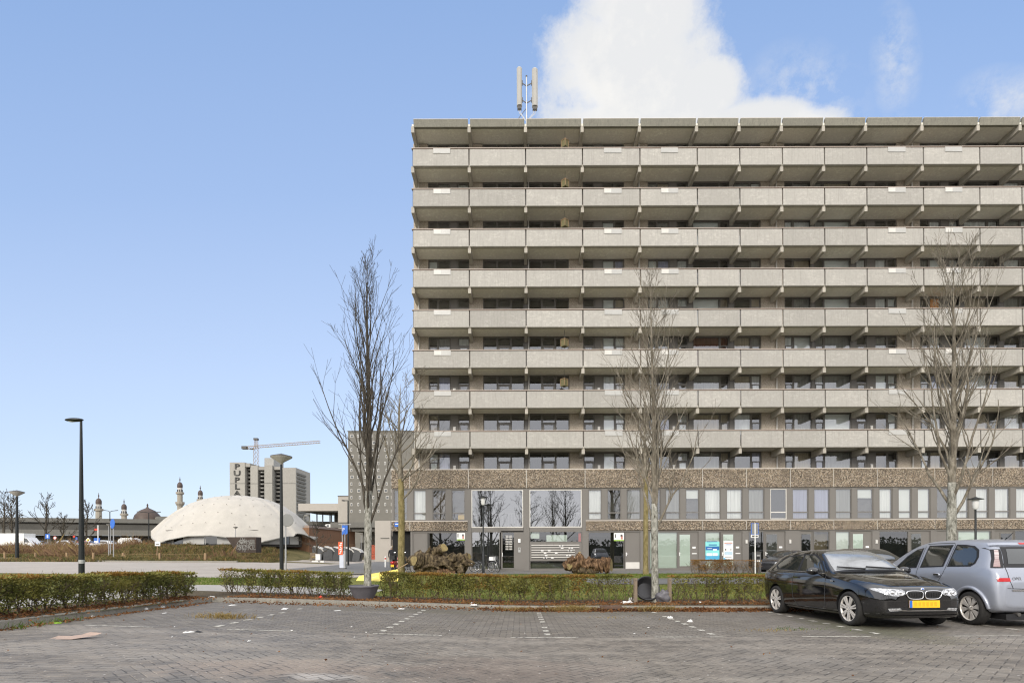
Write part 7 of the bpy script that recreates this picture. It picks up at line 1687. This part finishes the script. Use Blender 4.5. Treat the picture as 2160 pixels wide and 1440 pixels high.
# mosque
Y = 220.0; s = Y / F; t = empty('mosque', (px(300, Y), Y, 0), 0, 'mosque with brown domes and four slim minarets beyond the viaduct', 'mosque'); q = lambda x: px(x, Y) - px(300, Y); zz = lambda y: pz(y, Y)
for x, yt, w_ in ((208.5, 1038, 11), (262, 1051, 10), (380, 1005, 10.5), (423, 1023, 9.5)):
    h = w_ * s / 2; Z = lambda d: zz(yt + d * w_ / 11); c = (q(x), 0, 0)
    b = MB(); b.lathe([(h * 1.05, 0), (h * 1.05, Z(78 if x > 300 else 40)), (h, Z(34))], c, 8, M['minaret'], False); b.lathe([(h * .9, Z(34)), (h * .82, Z(24))], c, 8, M['offwhite'], False); b.lathe([(h * 1.02, Z(24)), (h * 1.02, Z(22.5))], c, 8, M['offwhite'], False)
    for k in range(8): a = k * math.pi / 4 + .39; b.box(c[0] + h * .86 * math.cos(a) - .12, c[0] + h * .86 * math.cos(a) + .12, h * .86 * math.sin(a) - .12, h * .86 * math.sin(a) + .12, Z(32), Z(26), M['far_dark'])
    mn = b.build('minaret', t)
    b = MB(); b.lathe([(h * 1.45, Z(36)), (h * 1.5, Z(34.5)), (h * 1.5, Z(31.5)), (h * 1.4, Z(31.5)), (h * 1.4, Z(34))], c, 10, M['minaret'], False, False)
    if x == 380: b.lathe([(h * 1.1, Z(62)), (h * 1.65, Z(57)), (h * 1.65, Z(53)), (h * 1.5, Z(53)), (h * 1.5, Z(57))], c, 10, M['minaret'], False, False)
    b.build('minaret_balcony', mn)
    b = MB(); b.lathe([(h * .95, Z(22.5)), (h * 1.02, Z(18)), (h * .95, Z(14)), (h * .6, Z(10.5)), (h * .12, Z(9)), (.15, Z(5)), (.3, Z(4)), (.1, Z(2)), (.08, Z(-2))], c, 16, M['copper']); b.build('minaret_dome', mn)
b = MB(); c = (q(290), 6, 0); W = 28 * s; b.lathe([(W * 1.0, zz(1100)), (W * .98, zz(1093)), (W * .86, zz(1082)), (W * .55, zz(1072)), (W * .2, zz(1067)), (.5, zz(1065.5)), (.2, zz(1062)), (.35, zz(1060)), (.1, zz(1056))], c, 28, M['copper']); b.build('main_dome', t)
b = MB(); b.box(q(268), q(365), 4, 22, 0, zz(1084) if False else zz(1087), M['minaret']); b.box(q(318), q(362), 3, 20, zz(1092), zz(1085), M['viaduct']); b.build('prayer_hall', t)
# station hall
Y = 150.0; s = Y / F; t = empty('station_hall', (px(735, Y), Y, 0), 0, 'raised station hall with flat pale roof on thin dark columns', 'station'); q = lambda x: px(x, Y) - px(735, Y); zz = lambda y: pz(y, Y)
b = MB(); b.box(q(648), q(830), -6, 8, zz(1079), zz(1064), M['station']); b.build('roof', t); b = MB(); b.prism([(q(648.5), zz(1079)), (q(830), zz(1079)), (q(830), zz(1083)), (q(676), zz(1081))], -5.5, 8, M['far_dark']); b.build('roof_underside', t)
for k, x in enumerate((676, 688, 703, 706, 713, 720, 726, 733, 787, 797, 806)): b = MB(); b.box(q(x), q(x + 1.8), -3, -2.7, zz(1102), zz(1081), M['far_dark']); b.build('column', t)
b = MB(); b.box(q(818), q(822), -3.2, -2.8, zz(1102), zz(1063), M['white']); b.build('column', t); b = MB(); b.box(q(708), q(722), -1, 1, zz(1100), zz(1082), M['viaduct_dark']); b.build('lift_shaft', t)
b = MB(); b.box(q(788), q(830), 0, 2, zz(1102), zz(1083), M['far_pebble']); b.build('rear_screen', t); b = MB(); b.box(q(654), q(666), 0, .3, zz(1062.5), zz(1062), M['pipe']); b.box(q(654), q(654.5), 0, .3, zz(1064), zz(1062), M['pipe']); b.box(q(665.5), q(666), 0, .3, zz(1064), zz(1062), M['pipe']); b.build('roof_railing', t)
b = MB(); b.box(q(749), q(790), -4, -3.5, zz(1102), zz(1095), M['station']); b.build('parapet_panel', t)
t = empty('goal_frame', (px(646, 150), 149, zz(1100)), 0, 'pale portal frame standing on the viaduct left of the station hall', 'frame'); b = MB()
for x0, x1, y0, y1 in ((641, 642.2, 1099, 1084), (652.5, 653.7, 1099, 1084), (641, 653.7, 1086.5, 1084)): b.box(px(x0, 149) - px(646, 150), px(x1, 149) - px(646, 150), -.1, .1, pz(y0, 149) - zz(1100), pz(y1, 149) - zz(1100), M['viaduct_pale'])
b.build('portal', t)
# cedar-clad hall and the pale wall beside the underpass
Xa, Ya, Xb, Yb = px(648, 70), 70.0, px(747, 86), 86.0; t = empty('wooden_hall', ((Xa + Xb) / 2, (Ya + Yb) / 2, 0), 0, 'low brown timber-clad hall with brick base beside the waste containers', 'hall'); o = t.location
def wall(z0, z1, mat, name, out=0.0, f0=0, f1=1, th=.3):
    b = MB(); A = Vector((lerp(Xa, Xb, f0), lerp(Ya, Yb, f0) - out, (z0 + z1) / 2)) - o; B = Vector((lerp(Xa, Xb, f1), lerp(Ya, Yb, f1) - out, (z0 + z1) / 2)) - o; b.bar(A, B, th, z1 - z0, M[mat]); return b.build(name, t)
zt = pz(1111, 70); zc_ = pz(1142, 70); wall(zc_, zt, 'cedar', 'timber_cladding'); wall(zt, zt + .3, 'rail', 'roof_edge', .1, th=.6); wall(-.3, zc_, 'brick_base', 'brick_base', -.15)
for f0, f1 in ((.12, .28), (.45, .62), (.70, .76)): wall(.0, zc_ - .15, 'far_dark', 'window', .1, f0, f1, .1)
for f in (.30, .33, .64, .66, .14): wall(-.1, zc_ - .1, 'offwhite', 'window_bar', .12, f, f + .006, .1)
b = MB(); A = Vector((Xa, Ya, 0)) - o; b.box(A.x - 6, A.x + .3, A.y - .2, A.y + 6, -.3, zt, M['cedar']); b.build('timber_end', t)
Y = 72; t = empty('underpass_wall', (px(815, Y), Y, 0), 0, 'tall pale blank wall at the right of the dark underpass', 'wall'); q = lambda x: px(x, Y) - px(815, Y); zz = lambda y: pz(y, Y)
b = MB(); b.box(q(791), q(824), 0, 8, -.3, zz(1096.5), M['station']); b.box(q(824), q(860), .5, 8, -.3, zz(1115), M['station']); b.build('wall_block', t); b = MB(); b.box(q(803), q(821), -.08, 0, zz(1134), zz(1132.5), M['viaduct']); b.box(q(825), q(856), .42, .5, zz(1136), zz(1129), M['far_dark']); b.box(q(815), q(860), .3, .48, zz(1155), zz(1150), M['yellow_band']); b.build('wall_band', t)
Y = 84; t = empty('underpass', (px(772, Y), Y, 0), 0, 'dark underpass with grey rear wall left of the tall pale wall', 'underpass'); q = lambda x: px(x, Y) - px(772, Y); zz = lambda y: pz(y, Y)
b = MB(); b.box(q(742), q(800), 6, 7, -.3, zz(1118), M['viaduct']); b.build('rear_wall', t); b = MB(); b.box(q(738), q(800), 0, 7, zz(1119), zz(1110), M['viaduct']); b.box(q(700), q(800), -.6, 0, zz(1111), zz(1100), M['viaduct']); b.build('deck_beam', t); b = MB(); b.box(q(748), q(772), 3, 3.3, -.3, zz(1142), M['far_pebble']); b.build('hoarding', t)
Y = 79; t = empty('graffiti_wall', (px(800, Y), Y, 0), 0, 'low orange red hoarding with black and white graffiti beside the grey car', 'wall'); q = lambda x: px(x, Y) - px(800, Y); zz = lambda y: pz(y, Y)
b = MB(); b.box(q(781), q(798), 0, .3, -.2, zz(1147.5), M['brick_red']); b.box(q(798), q(816), .05, .3, -.2, zz(1148), M['offwhite']); b.build('wall_block', t); b = MB()
for k in range(9): b.box(q(799 + k * 1.9), q(800.2 + k * 1.9), -.0, .05, zz(1160 - (k * 7) % 5), zz(1150 + (k * 5) % 4), M['graffiti'])
b.build('graffiti_scrawl', t)
Y = 48; t = empty('bollard', (px(813, Y), Y, 0), 0, 'short white bollard on the paving left of the motor scooter', 'bollard'); b = MB(); b.lathe([(.07, -.1), (.07, .9), (.05, .96)], (0, 0, 0), 12, M['white']); b.build('post', t); b = MB(); b.lathe([(.072, .7), (.072, .82)], (0, 0, 0), 12, M['red']); b.build('band', t)
# far vehicles
def tint(c, mat):
    for ch in c.children:
        if ch.name.startswith('body'):
            for sl in ch.material_slots:
                if sl.material in (M['navy_paint'], M['grey_paint']): sl.link = 'OBJECT'; sl.material = mat
for x, Y, mt, rz, lb in ((88, 94, 'silver_paint', 178, 'silver car half hidden by brambles beside the white lorry'), (148, 90, 'white_paint_car', 176, 'white car behind the brambles just left of the tall lamp'), (189, 94, 'red_paint', 178, 'red car behind the brambles just right of the tall lamp'), (212, 88, 'white_paint_car', 4, 'white car behind the brambles beside the white banner pole'), (234, 92, 'grey_paint', 176, 'grey car behind the brambles left of the white tank')):
    c = copy_tree(c1); c['label'] = lb; c['group'] = 'cars beyond the brambles'; tint(c, M[mt]); place_car(c, 2.2, (px(x, Y), Y, zfield(px(x, Y), Y) + .25), R(rz), 0)
Y = 90; z = zfield(px(30, Y), Y); t = empty('delivery_lorry', (px(30, Y), Y, z), 0, 'white box lorry half hidden by brambles at the left edge', 'lorry'); q = lambda x: px(x, Y) - px(30, Y); zz = lambda y: pz(y, Y) - z
b = MB(); b.box(q(-28), q(50), 0, 2.2, .8, zz(1120.5), M['white']); b.build('cargo_box', t); b = MB(); b.prism([(q(38), .5), (q(70), .5), (q(70), zz(1143)), (q(63), zz(1140)), (q(54), zz(1129.5)), (q(38), zz(1129))], .15, 2.05, M['white_paint_car']); b.build('cab', t)
b = MB(); b.prism([(q(43), zz(1139)), (q(61), zz(1139.5)), (q(54), zz(1131)), (q(43), zz(1131))], .12, .15, M['car_glass']); b.build('side_window', t)
for x in (-10, 5, 58): b = MB(); b.lathe([(.2, -.15), (.45, -.15), (.48, 0), (.45, .15), (.2, .15)], (q(x), .3, .45), 20, M['rubber'], True, True, 'Y'); b.build('wheel', t)
Y = 84; z = zfield(px(265, Y), Y); t = empty('storage_tank', (px(265, Y), Y, z), 0, 'white rounded storage tank behind the brambles beside the mound', 'tank'); q = lambda x: px(x, Y) - px(265, Y); zz = lambda y: pz(y, Y) - z
b = MB(); pr = [(q(247), -.3), (q(283), -.3), (q(283), zz(1140)), (q(280), zz(1134)), (q(273), zz(1131)), (q(255), zz(1131)), (q(249.5), zz(1134)), (q(247), zz(1140))]; b.prism(pr, 0, 1.8, M['white']); b.build('tank_shell', t); b = MB(); b.box(q(255), q(256), -.03, .0, zz(1131) - .3, zz(1131) + .1, M['steel']); b.box(q(270), q(271), .5, .8, zz(1131), zz(1131) + .15, M['steel']); b.build('fitting', t)
Y = 140; t = empty('white_van', (px(694, Y), Y, 7.2), 0, 'white van on the viaduct behind the timber-clad hall roof', 'van'); q = lambda x: px(x, Y) - px(694, Y); zz = lambda y: pz(y, Y) - 7.2
b = MB(); b.prism([(q(680), 0), (q(706), 0), (q(706), zz(1108)), (q(700), zz(1103.5)), (q(688), zz(1103.5)), (q(681.5), zz(1109))], 0, 2, M['white']); b.build('body', t); b = MB(); b.prism([(q(688), zz(1109)), (q(694), zz(1109)), (q(694), zz(1105)), (q(690), zz(1105))], -.05, 0, M['car_glass']); b.build('side_window', t)
for x in (685, 701): b = MB(); b.lathe([(.1, -.12), (.36, -.12), (.36, .12), (.1, .12)], (q(x), .1, .1), 16, M['rubber'], True, True, 'Y'); b.build('wheel', t)
# orange netting on the mound
Y = 66; t = empty('orange_netting', (px(290, Y), Y, zfield(px(290, Y), Y)), 0, 'orange construction netting lying along the mound left of the tent', 'netting'); M['net'] = plain('orange_net', (.62, .13, .05), .7, .3, 2); b = MB()
vs = []; 
for i in range(14):
    x = 262 + i * 3.6; y = lerp(1158, 1144, i / 13); p = P(x, y, Y) - t.location; vs += [(p.x, p.y, p.z - .35 - .15 * math.sin(i * 1.7)), (p.x, p.y + .4, p.z + .12 + .1 * math.sin(i * 2.3))]
b.add(vs, [(2 * i, 2 * i + 2, 2 * i + 3, 2 * i + 1) for i in range(13)], M['net']); b.build('mesh_roll', t)
